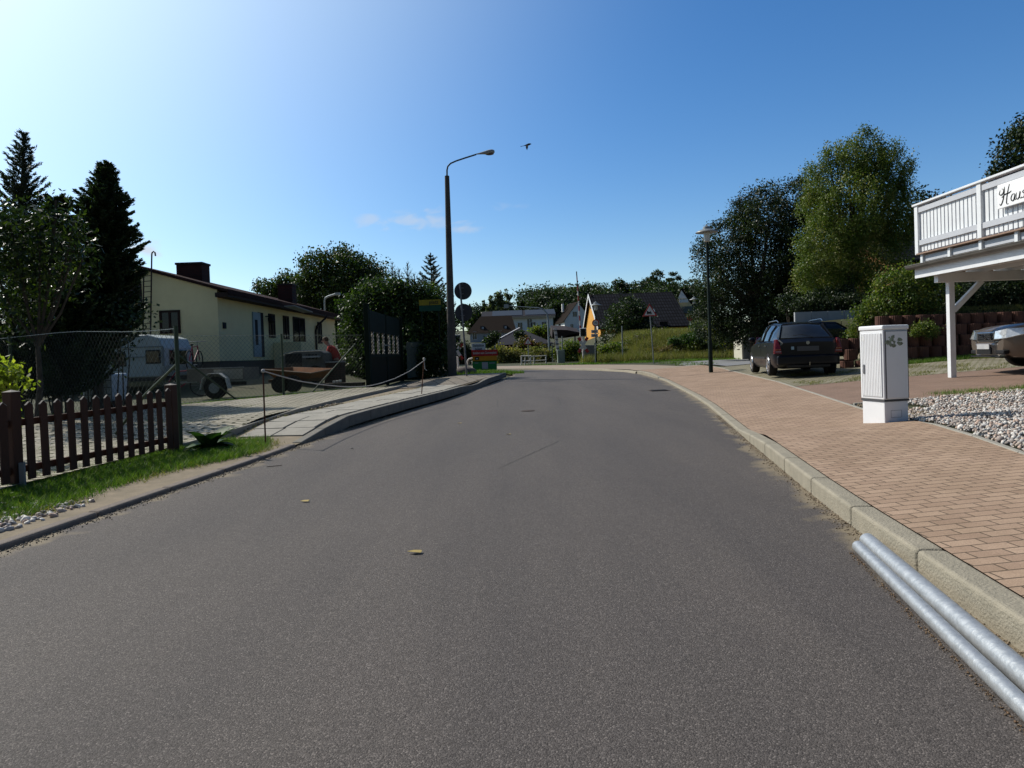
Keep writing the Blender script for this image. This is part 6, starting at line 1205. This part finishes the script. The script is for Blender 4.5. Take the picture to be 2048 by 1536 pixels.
# ------------------------------------------------------------------ person bending over the stack
def person():
    Y = 25.5; c = P(676, 722, Y); gz = float(h(c.x, Y))-.02; s_ = 1.0
    t = thing('person', 'person in a red T-shirt bending forward to the left over the brick stack', 'person', (c.x, Y, gz)); X = c.x
    hip = zt-.05-gz  # working height
    hz = max(.85, hip-.12)
    SK = mat('skin', (.42, .2, .13), (.36, .17, .11), rough=.6); RT = mat('red_cotton', (.42, .03, .02), (.33, .02, .015), rough=.85, scale=6, bump=.3)
    def skin(name, pts, edges, rad, m, root=0, parent=t):
        me = bpy.data.meshes.new(name); me.from_pydata([Vector(p) for p in pts], edges, []); o = bpy.data.objects.new(name, me); COL.objects.link(o); attach(o, parent, False)
        md = o.modifiers.new('skin', 'SKIN'); md.use_smooth_shade = True
        for i, v in enumerate(me.skin_vertices[0].data): v.radius = (rad[i], rad[i]) if not isinstance(rad[i], tuple) else rad[i]; v.use_root = i == root
        sb = o.modifiers.new('sub', 'SUBSURF'); sb.levels = 1; sb.render_levels = 2; me.materials.append(m); return o
    # local frame: leaning towards -x; x forward = -1
    P_ = [(0, 0, hz), (-.06, 0, hz+.18), (-.16, 0, hz+.38), (-.26, 0, hz+.52), (-.33, 0, hz+.6), (-.38, -.0, hz+.68),  # pelvis, waist, chest, upper, neck, head base
          (-.43, 0, hz+.75), (-.47, 0, hz+.84)]
    rad = [.15, .14, .16, .13, .055, .075, .1, .085]
    E_ = [(i, i+1) for i in range(7)]
    for sd in (-1, 1):
        n = len(P_); P_ += [(-.24, sd*.19, hz+.49), (-.36, sd*.24, hz+.24), (-.55, sd*.18, hz+.2+(.12 if sd > 0 else -.02)), (-.61, sd*.17, hz+.19+(.13 if sd > 0 else -.04)), (-.65, sd*.165, hz+.18+(.13 if sd > 0 else -.05))]; rad += [.065, .05, .037, .03, .03]; E_ += [(3, n), (n, n+1), (n+1, n+2), (n+2, n+3), (n+3, n+4)]
        hb = Vector(P_[n+4])
        for k in range(4):
            L_ = (.075, .085, .08, .062)[k]; m_ = len(P_); y = sd*(-.028+.019*k); P_ += [tuple(hb+Vector((-.02, y, 0))), tuple(hb+Vector((-.02-L_*.55, y*1.1, -.012))), tuple(hb+Vector((-.02-L_, y*1.15, -.035)))]; rad += [.011, .0095, .008]; E_ += [(n+4, m_), (m_, m_+1), (m_+1, m_+2)]
        m_ = len(P_); P_ += [tuple(hb+Vector((.0, -sd*.035, -.01))), tuple(hb+Vector((-.035, -sd*.055, -.03)))]; rad += [.011, .009]; E_ += [(n+3, m_), (m_, m_+1)]
        n = len(P_); P_ += [(0, sd*.1, hz-.05), (-.05, sd*.12, hz*.52), (.04, sd*.13, .1), (.03, sd*.13, .05), (-.16, sd*.14, .03)]; rad += [.1, .07, .045, .045, .035]; E_ += [(0, n), (n, n+1), (n+1, n+2), (n+2, n+3), (n+3, n+4)]
    body = skin('body', P_, E_, rad, SK)
    sh = [(.0, 0, hz-.02), (-.06, 0, hz+.18), (-.16, 0, hz+.38), (-.26, 0, hz+.53), (-.31, 0, hz+.575)]; sr = [.175, .165, .185, .15, .085]; se = [(0, 1), (1, 2), (2, 3), (3, 4)]
    for sd in (-1, 1): n = len(sh); sh += [(-.24, sd*.19, hz+.49), (-.32, sd*.225, hz+.33)]; sr += [.09, .075]; se += [(3, n), (n, n+1)]
    skin('t_shirt', sh, se, sr, RT)
    tr = [(0, 0, hz-.02)]; tq = [.17]; te = []
    for sd in (-1, 1): n = len(tr); tr += [(0, sd*.1, hz-.08), (-.05, sd*.12, hz*.52), (.04, sd*.13, .12)]; tq += [.12, .09, .065]; te += [(0, n), (n, n+1), (n+1, n+2)]
    skin('trousers', tr, te, tq, mat('dark_cloth', (.02, .02, .028), rough=.9))
    hd = Vector((-.45, 0, hz+.79)); hm = MB(); hm.ball(hd+Vector((.02, 0, .035)), (.115, .098, .105), 16, 12); hm.build('hair', mat('brown_hair', (.08, .04, .02), (.05, .03, .015), rough=.8), body, smooth=True, world=False)
    fm = MB(); fm.ball(hd+Vector((-.105, 0, -.03)), (.022, .014, .03), 8, 6); fm.build('nose', SK, body, smooth=True, world=False)
    for sd in (-1, 1): MB().ball(hd+Vector((-.09, sd*.035, .0)), (.012, .014, .01), 8, 6).build('eye', SBK, body, world=False); MB().ball(hd+Vector((.0, sd*.098, -.01)), (.025, .012, .035), 8, 6).build('ear', SK, body, smooth=True, world=False)
    MB().ball(hd+Vector((-.092, 0, -.065)), (.01, .026, .007), 8, 6).build('mouth', mat('lip', (.3, .1, .08)), body, world=False)
    t.location = (X-.0, Y, gz)
person()
# ------------------------------------------------------------------ the yellow house
def yellow_house():
    X0 = -18.1; X1 = -11.2; Y0 = 26.5; L_ = 17.6; base = (X1, Y0, float(h(X1, Y0))); gz = base[2]; w_ = X1-X0
    t = thing('yellow_house', 'long single-storey pale yellow house with a low brown roof, seen from its gable corner', 'house', (X0, Y0, gz), R(0))
    YE = mat('yellow_render', (.52, .47, .27), (.46, .41, .24), rough=.95, scale=1.2, bump=.4, bscale=60, detail=9); YE = mat('cream_yellow', (.82, .71, .42), (.75, .64, .37), rough=.95, scale=1.2, bump=.4, bscale=60, detail=9)
    PL = mat('plinth_grey', (.06, .058, .055), (.045, .043, .04), rough=.9, scale=3, bump=.3); RO = mat('roof_brown', (.05, .028, .024), (.035, .02, .018), rough=.9, spec=.04, scale=5, bump=.4, bscale=20); FR = mat('brown_frame', (1, 1, 1))
    ze = 4.16-gz; zr = 5.2-gz; zp = 1.42-gz; ra = w_*.5
    MB().prism([(0, 0, zp), (w_, 0, zp), (w_, 0, ze), (ra, 0, zr), (0, 0, ze)], (0, L_, 0)).build('wall', YE, t, world=False)
    MB().bx((.04, .04, -.6), (w_-.04, L_-.04, zp)).build('plinth', PL, t, world=False)
    m = MB(); k = (zr-ze)/ra; oh = .5
    for x0, x1 in ((-oh, ra), (w_+oh, ra)): z0 = ze-k*oh; m.prism([(x0, -.22, z0+.03), (x1, -.22, zr+.03), (x1, -.22, zr+.13), (x0, -.22, z0+.13)], (0, L_+.44, 0))
    r_ = m.build('roof', RO, t, world=False)
    z0 = ze-k*oh
    MB().bx((w_+oh, -.25, z0-.06), (w_+oh+.03, L_+.25, z0+.14)).build('fascia', RO, t, world=False); MB().bx((w_+.0, -.2, 3.86-gz), (w_+oh, L_+.2, z0+.02)).build('soffit', mat('soffit_brown', (.035, .02, .016)), t, world=False)
    BR = brick_mat('chimney_brick', (.07, .022, .018), (.05, .018, .015), (.03, .02, .018), .25, .08, .01, plane='xz')
    for px, x0_, x1_, top, Y in (('a', 352, 403, 526, 30.5), ('b', 555, 583.5, 568, 39)):
        a = P(x0_, top, Y); b = P(x1_, top, Y); c = MB().bx((a.x-X0, Y-Y0, zr-1.0), (b.x-X0, Y-Y0+.8, a.z-gz)).build('chimney', BR, r_, world=False); MB().bx((a.x-X0-.04, Y-Y0-.04, a.z-gz-.08), (b.x-X0+.04, Y-Y0+.84, a.z-gz+.01)).build('chimney_cap', mat('cap_dark', (.03, .02, .018)), c, world=False)
    def gwin(x0, x1, y0, y1, nm='window'):
        a = P(x0, y1, Y0); b = P(x1, y0, Y0); win(t, 0, (a.x+b.x)/2-X0, a.z-gz, b.x-a.x, b.z-a.z, 0, frm=FR, fr=.08)
    gwin(321, 360, 620, 668); 
    a = P(252, 608, Y0); b = P(283, 567, Y0); MB().bx((a.x-X0, -.04, a.z-gz), (b.x-X0, .01, b.z-gz)).build('shutter', mat('shutter_brown', (.035, .018, .018), (.028, .015, .015)), t, world=False)
    def ywall(px, py):
        d = ray(px, py); s_ = (X1+.0)/d.x; return (d.y*s_-Y0, CH+d.z*s_-gz)
    def wbox(x0, x1, y0, y1, m_, nm, th=.05, par=None):
        ya, za = ywall(x0, y1); yb, zb = ywall(x1, y0); return MB().bx((w_-.01, ya, za), (w_+th, yb, zb)).build(nm, m_, par or t, world=False)
    d_ = wbox(507, 518, 626, 714, mat('door_bluegrey', (.25, .33, .38), (.2, .28, .33), rough=.5), 'door', .06); wbox(509, 512, 640, 690, DARK(), 'door_glass', .07, d_)
    wbox(518.5, 525, 626, 714, DARK(), 'door_reveal', .03)
    for x0, x1, y0, y1 in ((538, 548, 629, 675), (567, 576, 633, 678), (587, 608, 637, 686), (636, 642, 645, 687)):
        ya, za = ywall(x0, y1); yb, zb = ywall(x1, y0-(-0)); win(t, 0, (ya+yb)/2, za, abs(yb-ya), zb-za, w_, frm=FR, side='+x', fr=.07)
    # porch wall, awning, downpipe, wall lamp, number plate
    ya, za = ywall(547, 700); MB().bx((w_+.02, ya, za-1.2), (w_+1.3, ya+2.2, za+.35)).build('porch_wall', YE, t, world=False)
    ya, za = ywall(540, 608); yb, zb = ywall(580, 614); MB().beam((w_+.9, ya, z0-.1), (w_+.9, yb, z0-.22), .5, .035).build('awning', mat('awning_pale', (.45, .43, .4)), t, world=False)
    ya, za = ywall(629, 650); MB().tube([(w_+oh, ya+.9, z0-.05), (w_+oh-.05, ya+.7, z0-.25), (w_+.1, ya+.05, z0-.75), (w_+.07, ya, z0-1.0), (w_+.07, ya, zp-.3)], .06, 8).build('downpipe', mat('pipe_brown', (.025, .015, .013)), t, smooth=True, world=False)
    ya, za = ywall(531, 634); MB().bx((w_, ya-.03, za), (w_+.25, ya+.03, za+.05)).lathe((w_+.25, ya, za-.3), [(.05, 0), (.14, .1), (.16, .25), (.03, .36)], 8).build('wall_lamp', mat('wrought_iron', (.015, .015, .015)), t, world=False)
    ya, za = ywall(448, 651); MB().bx((w_, ya-.14, za-.12), (w_+.04, ya+.14, za+.12)).build('wall_plate', mat('wrought_iron', (1, 1, 1)), t, world=False)
yellow_house()
# ladder against the gable
Yl = 26.2; t = thing('ladder', 'narrow dark iron ladder with a hooked rail fixed to the yellow gable', 'ladder', tuple(GY(297, Yl))); LD = mat('ladder_iron', (.03, .018, .015), rough=.6); q = lambda x, y: P(x, y, Yl)
m = MB().tube([q(286, 680), q(287.5, 541)], .028, 6); m.build('rail', LD, t); MB().tube([q(301, 680), q(303.5, 510), q(304, 506), q(307, 503), q(310, 505), q(311, 512)], .028, 6).build('rail', LD, t, smooth=True)
for k in range(13): yy = 551+k*10.6; MB().tube([q(286.5, yy+1.5), q(302.5-.14*k*.1, yy)], .014, 5).build('rung', LD, t)
# ------------------------------------------------------------------ dark green gate and hedge
def gate():
    x_ = lambda s: -4.55+(.4*s/6.2); t = thing('garden_gate', 'tall dark green double gate with twisted ornamental bars standing open to the yard', 'gate', (-4.55, 22, float(h(-4.55, 22)))); Y0, Y1 = 21.95, 28.2; gz = float(h(-4.4, 24)); DG = mat('gate_green', (.006, .012, .008), (.01, .018, .012), rough=.8, scale=6, spec=.1)
    pt = lambda px, py: (lambda d: d*((-4.5)/d.x)+Vector((0, 0, CH)))(ray(px, py))
    z1 = pt(738, 607).z; zg = gz-.1
    MB().bx((-4.65, Y0-.07, zg), (-4.5, Y0+.07, z1)).build('post', DG, t, bevel=.01); MB().bx((-4.55, Y1-.06, zg), (-4.43, Y1+.06, z1-.1)).build('post', DG, t, bevel=.01)
    for a, b in ((Y0+.12, (Y0+Y1)/2-.03), ((Y0+Y1)/2+.03, Y1-.1)):
        l = MB().bx((-4.56, a, zg+.12), (-4.52, b, zg+1.1)).build('leaf_panel', mat('panel_brown_green', (.02, .018, .01), (.012, .014, .008), rough=.9, scale=5, spec=.1), t)
        MB().bx((-4.565, a, zg+2.0), (-4.515, b, z1-.2)).build('leaf_panel', DG, t)
        f = MB(); f.bx((-4.58, a, zg+.08), (-4.5, a+.1, z1-.18)).bx((-4.58, b-.1, zg+.08), (-4.5, b, z1-.18)).bx((-4.58, a+.1, zg+1.1), (-4.5, b-.1, zg+1.2)).bx((-4.58, a+.1, zg+1.93), (-4.5, b-.1, zg+2.0)); f.build('leaf_frame', DG, t)
        for k in range(3):
            y = a+.6+(b-a-1.1)*k/2; m = MB(); n = 26
            for st in range(2): m.tube([(-4.54+.03*math.cos(i*.75+st*math.pi), y+.045*math.sin(i*.75+st*math.pi), zg+1.2+.73*i/n) for i in range(n+1)], .022, 5)
            m.build('twisted_bar', mat('twist_pale', (.22, .19, .16), (.34, .31, .27), rough=.6), t)
    MB().bx((-4.6, (Y0+Y1)/2-.5, zg+1.5), (-4.5, (Y0+Y1)/2+.5, zg+1.54)).build('latch', SIL, t)
gate()
t = thing('green_fence', 'low grey-green board fence between the gate and the lamp mast', 'fence', (-3.9, 28.4, float(h(-3.9, 28.4)))); FG = mat('fence_board_green', (.11, .13, .11), (.08, .1, .085), rough=.85, scale=6)
for k in range(32):
    y = 28.4+k*.17; x = -4.3+.17*k*.17; z = float(h(x, y)); MB().bx((x-.012, y, z+.05), (x+.012, y+.15, z+1.55)).build('board', FG, t)
MB().beam((-4.33, 28.4, float(h(-4.3, 28.4))+.4), (-3.45, 33.8, float(h(-3.4, 33.8))+.4), .04, .08).build('rail', FG, t); MB().beam((-4.33, 28.4, float(h(-4.3, 28.4))+1.3), (-3.45, 33.8, float(h(-3.4, 33.8))+1.3), .04, .08).build('rail', FG, t)
HED = leafmat('hedge_leaf', (.02, .04, .012), (.04, .07, .018), (.08, .12, .03), trans=.3)
shrub('hedge', 'dense dark spruce hedge rising behind the gate and the green fence', pblobs([(730, 620, 40), (720, 670, 36), (715, 720, 30), (770, 610, 40), (800, 640, 46), (850, 640, 46), (760, 660, 50), (880, 640, 30), (860, 600, 30), (820, 600, 36), (840, 680, 40), (885, 690, 26), (745, 585, 26), (705, 745, 16), (790, 580, 20)], 31.5, 41), 42000, .13, HED, clump=.22, shell=(.5, 1.03))
shrub('hedge', 'dark spruce mass filling the ground behind the gate leaves', pblobs([(745, 720, 40), (790, 720, 40), (830, 730, 34), (870, 720, 30), (760, 690, 40), (820, 690, 40)], 30.5, 42), 20000, .13, HED, clump=.22)
for k, (px, tp_, H_) in enumerate(((784, 525, 1.6), (790, 545, 1.3), (815, 527, 1.9), (798, 540, 1.4), (828, 550, 1.1))):
    q = P(px, tp_, 31.5); conifer('spruce_shoot', ['tallest bare spike', 'short spike left of the second tall one', 'second tall spike', 'thin spike between the two tall ones', 'rightmost low spike'][k]+' of the spruces above the hedge', (q.x, q.y, q.z-H_-.9), H_+.9, .5+.08*k, SPR, dens=.45, whorl=.34, lift=1.3, needle=.07, pr=.9, low=.25, group='spruce tips above the hedge', cat='spruce')
q = GY(868, 40); top = P(868, 506, 40); conifer('spruce_tree', 'young pointed spruce standing clear against the sky left of the lamp mast', q, top.z-q.z, 2.3, SPR, dens=1.2, whorl=.36, lift=.5, needle=.16, pr=.85, low=.3)
tree('linden_tree', 'large round dark green tree behind the roof of the yellow house', GX_(700, 62), pblobs([(640, 540, 38), (680, 535, 42), (720, 550, 42), (650, 590, 55), (700, 600, 60), (750, 590, 45), (740, 560, 35), (610, 590, 34), (770, 600, 30), (670, 640, 60), (730, 650, 60)], 62, 51), 48000, .24, leafmat('linden_leaf', (.015, .03, .008), (.035, .06, .014), (.08, .11, .025), trans=.25), clump=.4, trunk_r=.4, shell=(.45, 1.03))
tree('round_tree', 'lower round tree peeping over the house roof left of the large one', GX_(570, 66), pblobs([(575, 570, 24), (545, 580, 16), (600, 575, 22), (520, 578, 9), (560, 600, 26), (522, 568, 5)], 66, 52), 9000, .24, leafmat('linden_leaf', (1, 1, 1), (1, 1, 1), (1, 1, 1)), clump=.35, limbs=False)
# far lamp over the roof
b = GY(649, 50); t = thing('street_light', 'thin grey street light between the house roof and the large tree', 'street lamp', tuple(b)); MB().tube([b, P(649, 600, 50), P(651, 596, 50), P(656, 593, 50), P(672, 588, 50)], .07, 6).build('pole', mat('light_pole_grey', (1, 1, 1)), t, smooth=True); MB().bx(P(670, 590, 49.8), P(681, 585.5, 50.1)).build('lamp_head', mat('light_pole_grey', (1, 1, 1)), t)
# campsite name sign in the hedge
a = P(843, 612, 30); c = P(880, 599, 30); t = thing('hedge_sign', 'shaded yellow and green sign ending in the letters platz, half hidden in the hedge', 'sign', (a.x, 29.5, float(h(a.x, 29.5))))
Ys = 30.2; a = P(838, 611, Ys); c = P(881, 598.5, Ys); o = MB().bx((a.x, Ys, a.z), (c.x, Ys+.03, c.z)).build('yellow_panel', mat('dull_yellow', (.32, .24, .015), rough=.6), t)
text('platz', .22, face_M((c.x-.3, Ys-.004, (a.z+c.z)/2), (0, -1, 0)), SBK, 'lettering', o); a2 = P(838, 623, Ys); MB().bx((a.x, Ys, a2.z), (c.x, Ys+.03, a.z-.01)).build('green_panel', mat('dull_green', (.01, .07, .04), rough=.6), t)
for x in (a.x+.1, c.x-.1): MB().tube([(x, Ys+.06, float(h(x, Ys))), (x, Ys+.06, c.z)], .03, 6).build('post', DGREEN(), t)
# rope barrier
def stake(px, py, ptx, pty, label):
    b = G(px, py); tp_ = P(ptx, pty, b.y); t = thing('iron_stake', label, 'stake', tuple(b), group='rusty stakes holding the rope'); MB().tube([b-Vector((0, 0, .15)), tp_], .012, 8).build('rod', mat('rust_rod', (.12, .05, .03), (.08, .035, .02), rough=.85, scale=30), t, smooth=True); return b, tp_
b1, t1 = stake(531, 889, 526, 742, 'thin rusty iron stake at the near end of the white rope'); b2, t2 = stake(842, 789, 848, 718, 'thin rusty iron stake at the far end of the white rope')
cv = []
for k in range(33):
    u = k/32; px = 526+(850-526)*u; py = np.interp(px, [526, 560, 600, 640, 680, 700, 720, 740, 760, 790, 820, 850], [742, 752, 762.5, 769, 773, 774, 773.5, 771.5, 767, 757, 742, 720]); cv.append(P(px, py, 1/((1-u)/b1.y+u/b2.y)))
t = thing('rope', 'white rope hanging in a long curve between two rusty stakes across the driveway', 'rope', tuple(b1)); RP = mat('rope_white', (.55, .52, .48), (.42, .4, .37), rough=.9, scale=60, bump=.5, bscale=300)
MB().tube(cv, .0085, 8).build('line', RP, t, smooth=True); MB().ball(t1, (.03, .03, .03), 8, 6).build('knot', RP, t, smooth=True); MB().ball(t2, (.03, .03, .04), 8, 6).build('knot', RP, t, smooth=True); MB().tube([t2, P(850, 738, b2.y), P(854, 741, b2.y)], .009, 6).build('loose_end', RP, t, smooth=True)
# big-leaved plant beside the fence post
def leafplant():
    c = G(418, 902); t = thing('leafy_plant', 'low dark plant with broad upright leaves at the edge of the paved driveway', 'plant', tuple(c)); LP = leafmat('broad_leaf', (.02, .05, .015), (.03, .075, .02), (.045, .1, .03), trans=.2, rough=.6); r_ = random.Random(3)
    for k in range(27):
        a = r_.uniform(0, 6.28); up = r_.uniform(.25, 1.1); L_ = r_.uniform(.26, .46); W_ = r_.uniform(.06, .12); d = Vector((math.cos(a), math.sin(a), 0)); s_ = Vector((-d.y, d.x, 0)); vs = []; fs = []; n = 7
        for i in range(n):
            u = i/(n-1); p = d*L_*u*(.5+.4*u)+Vector((0, 0, L_*(up*u-.9*u*u*up*(.9 if up < .8 else .35)))); w_ = W_*math.sin(math.pi*min(1, .12+u*.88))**.7*(1 if i < n-1 else .1)
            vs += [tuple(p-s_*w_+Vector((0, 0, w_*.35))), tuple(p), tuple(p+s_*w_+Vector((0, 0, w_*.35)))]
        for i in range(n-1): fs += [(i*3, i*3+1, i*3+4, i*3+3), (i*3+1, i*3+2, i*3+5, i*3+4)]
        o = MB().add(vs, fs).build('leaf', LP, t, smooth=True, world=False)
        a_ = o.data.attributes.new('v', 'FLOAT', 'FACE'); a_.data.foreach_set('value', [r_.uniform(0, 1)]*len(o.data.polygons))
leafplant()
# verge grass, pebbles, litter
def gline(y): return KL(y)-.42-.22*np.sin(y*1.9)-.25*np.clip(7.2-y, 0, 3)
p = scatter(120000, -7.2, -3.2, 4.2, 10.4, lambda x, y: (x < gline(y)+.06*rng.normal(size=len(x))) & (x > -5.75+.25*(y-7)) & ~clumpy(x, y, 2.6, .62) & (rng.uniform(0, 1, len(x)) < np.clip((gline(y)-x)*4+.35, 0, 1))); blades('verge_grass', p, .08, .008, GRS, 'bright green grass verge along the foot of the picket fence', 'grass', lean=.6)
p = scatter(14000, -5.6, -3.2, 4.2, 10.4, lambda x, y: (x < gline(y)+.12) & clumpy(x, y, 1.7, .2, 2)); blades('dry_verge_grass', p, .06, .007, GRD, 'withered straw-coloured blades mixed into the verge', 'grass', lean=.8)
p = scatter(3500, -5.4, -3.4, 6, 10.2, lambda x, y: (x < gline(y)-.1) & clumpy(x, y, 3, .2)); leaves('clover', p+np.array([0, 0, .04]), .035, SHR).update_tag(); tag(bpy.data.objects['clover'], 'small round weed leaves between the grass blades of the verge', 'weeds', None, 'stuff')
p = scatter(20000, -12, -5.2, 6.5, 15.5, lambda x, y: clumpy(x, y, .9, .0)); blades('garden_grass', p, .1, .008, GRS, 'shaded garden grass behind the picket fence', 'grass')
p = scatter(9000, -8.4, -4.4, 15.8, 22.4, lambda x, y: (np.abs((x+8.1)*(5.2)-(y-16.7)*3.4) < 4.2) & ((x+8.1)*5.2-(y-16.7)*3.4 < -.3)); blades('fence_grass', p, .1, .014, GRS, 'line of grass under the far wire fence', 'grass')
p = scatter(9000, -5.6, -1.3, 9.4, 22, lambda x, y: (np.abs(x-(KL(y)-1.25)) < .13) | ((y < 10.8) & (x < KL(y)-.1) & clumpy(x, y, 2.4, .5))); blades('joint_grass', p, .045, .007, GRD, 'dry tufts in the sandy strip between the slabs and the grass pavers', 'grass')
n = 900; y = rng.uniform(4.2, 6.3, n); x = KL(y)-.3-rng.uniform(0, 1, n)**.8*1.1; pebbles('verge_pebbles', np.stack([x, y, h(x, y)+.004], 1), .022, PEB, 'scattered pale pebbles in the sand at the left edge of the road', 'pebbles')
n = 2500; y = rng.uniform(4, 14, n); x = KL(y)+rng.normal(size=n)*.05+.03; pebbles('kerb_grit', np.stack([x, y, S*y+.004+0*y], 1), .006, stonemat('grit', [(.2, .16, .11), (.1, .08, .06), (.3, .26, .2)]), 'grit and soil crumbs in the left gutter', 'grit')
n = 1800; y = rng.uniform(2.4, 12, n); x = KR(y)-np.abs(rng.normal(size=n))*.05; pebbles('gutter_grit', np.stack([x, y, S*y+.003+0*y], 1), .005, stonemat('grit2', [(.2, .15, .1), (.12, .09, .06), (.26, .2, .14)]), 'grit and soil crumbs along the right kerb', 'grit')
n = 800; u = rng.uniform(-.8, 1, n); qa = G(1716, 1093, .034); qb = G(1940, 1311, .034); y = qb.y+(qa.y-qb.y)*u; x = qb.x+(qa.x-qb.x)*u-.036-np.abs(rng.normal(size=n))*.014; pebbles('pipe_dirt', np.stack([x, y, S*y+.003+0*y], 1), .0028, stonemat('dirt', [(.14, .08, .04), (.1, .065, .035), (.2, .13, .07)]), 'brown crumbs of dirt washed against the thin pipe', 'dirt')
n = 700; y = rng.uniform(9.4, 15, n); x = KL(y)-1.3-rng.uniform(0, .35, n); pebbles('sand_stones', np.stack([x, y, h(x, y)+.004], 1), .02, stonemat('sandstone', [(.26, .2, .13), (.3, .24, .16), (.2, .15, .1)]), 'loose stones and crumbs in the sandy strip', 'stones')
for k, (px, py, sz, c_) in enumerate(((612, 1005, .05, (.4, .3, .1)), (833, 1108, .06, (.42, .33, .1)), (705, 899, .03, (.02, .02, .02)), (920, 848, .05, (.4, .3, .12)), (1018, 870, .05, (.38, .3, .12)))):
    c = G(px, py); n_ = 6; vs = [c+Vector((sz*math.cos(a)*(1 if i % 2 else .6), sz*.45*math.sin(a), .006+.012*random.random())) for i, a in enumerate(np.linspace(0, 6.28, n_+1)[:-1])]
    o = MB().prism(vs, (0, 0, .002)).build('fallen_leaf', mat('dead_leaf_%d' % k if c_[0] < .1 else 'dead_leaf', c_, rough=.8)); tag(o, ['small yellow leaf on the asphalt, nearest to the left kerb', 'yellow leaf on the asphalt, nearest to the camera', 'small black scrap on the asphalt before the rope shadow', 'pale leaf on the asphalt halfway along the left kerb', 'pale leaf on the asphalt nearest to the valve cover'][k], 'leaf')
c = G(548, 934); o = MB().tube([c+Vector((-.08, -.02, .008)), c+Vector((.04, .0, .012)), c+Vector((.07, .06, .008))], .004, 5).build('twig', BARK()); tag(o, 'short bent twig lying on the asphalt near the left kerb', 'twig')
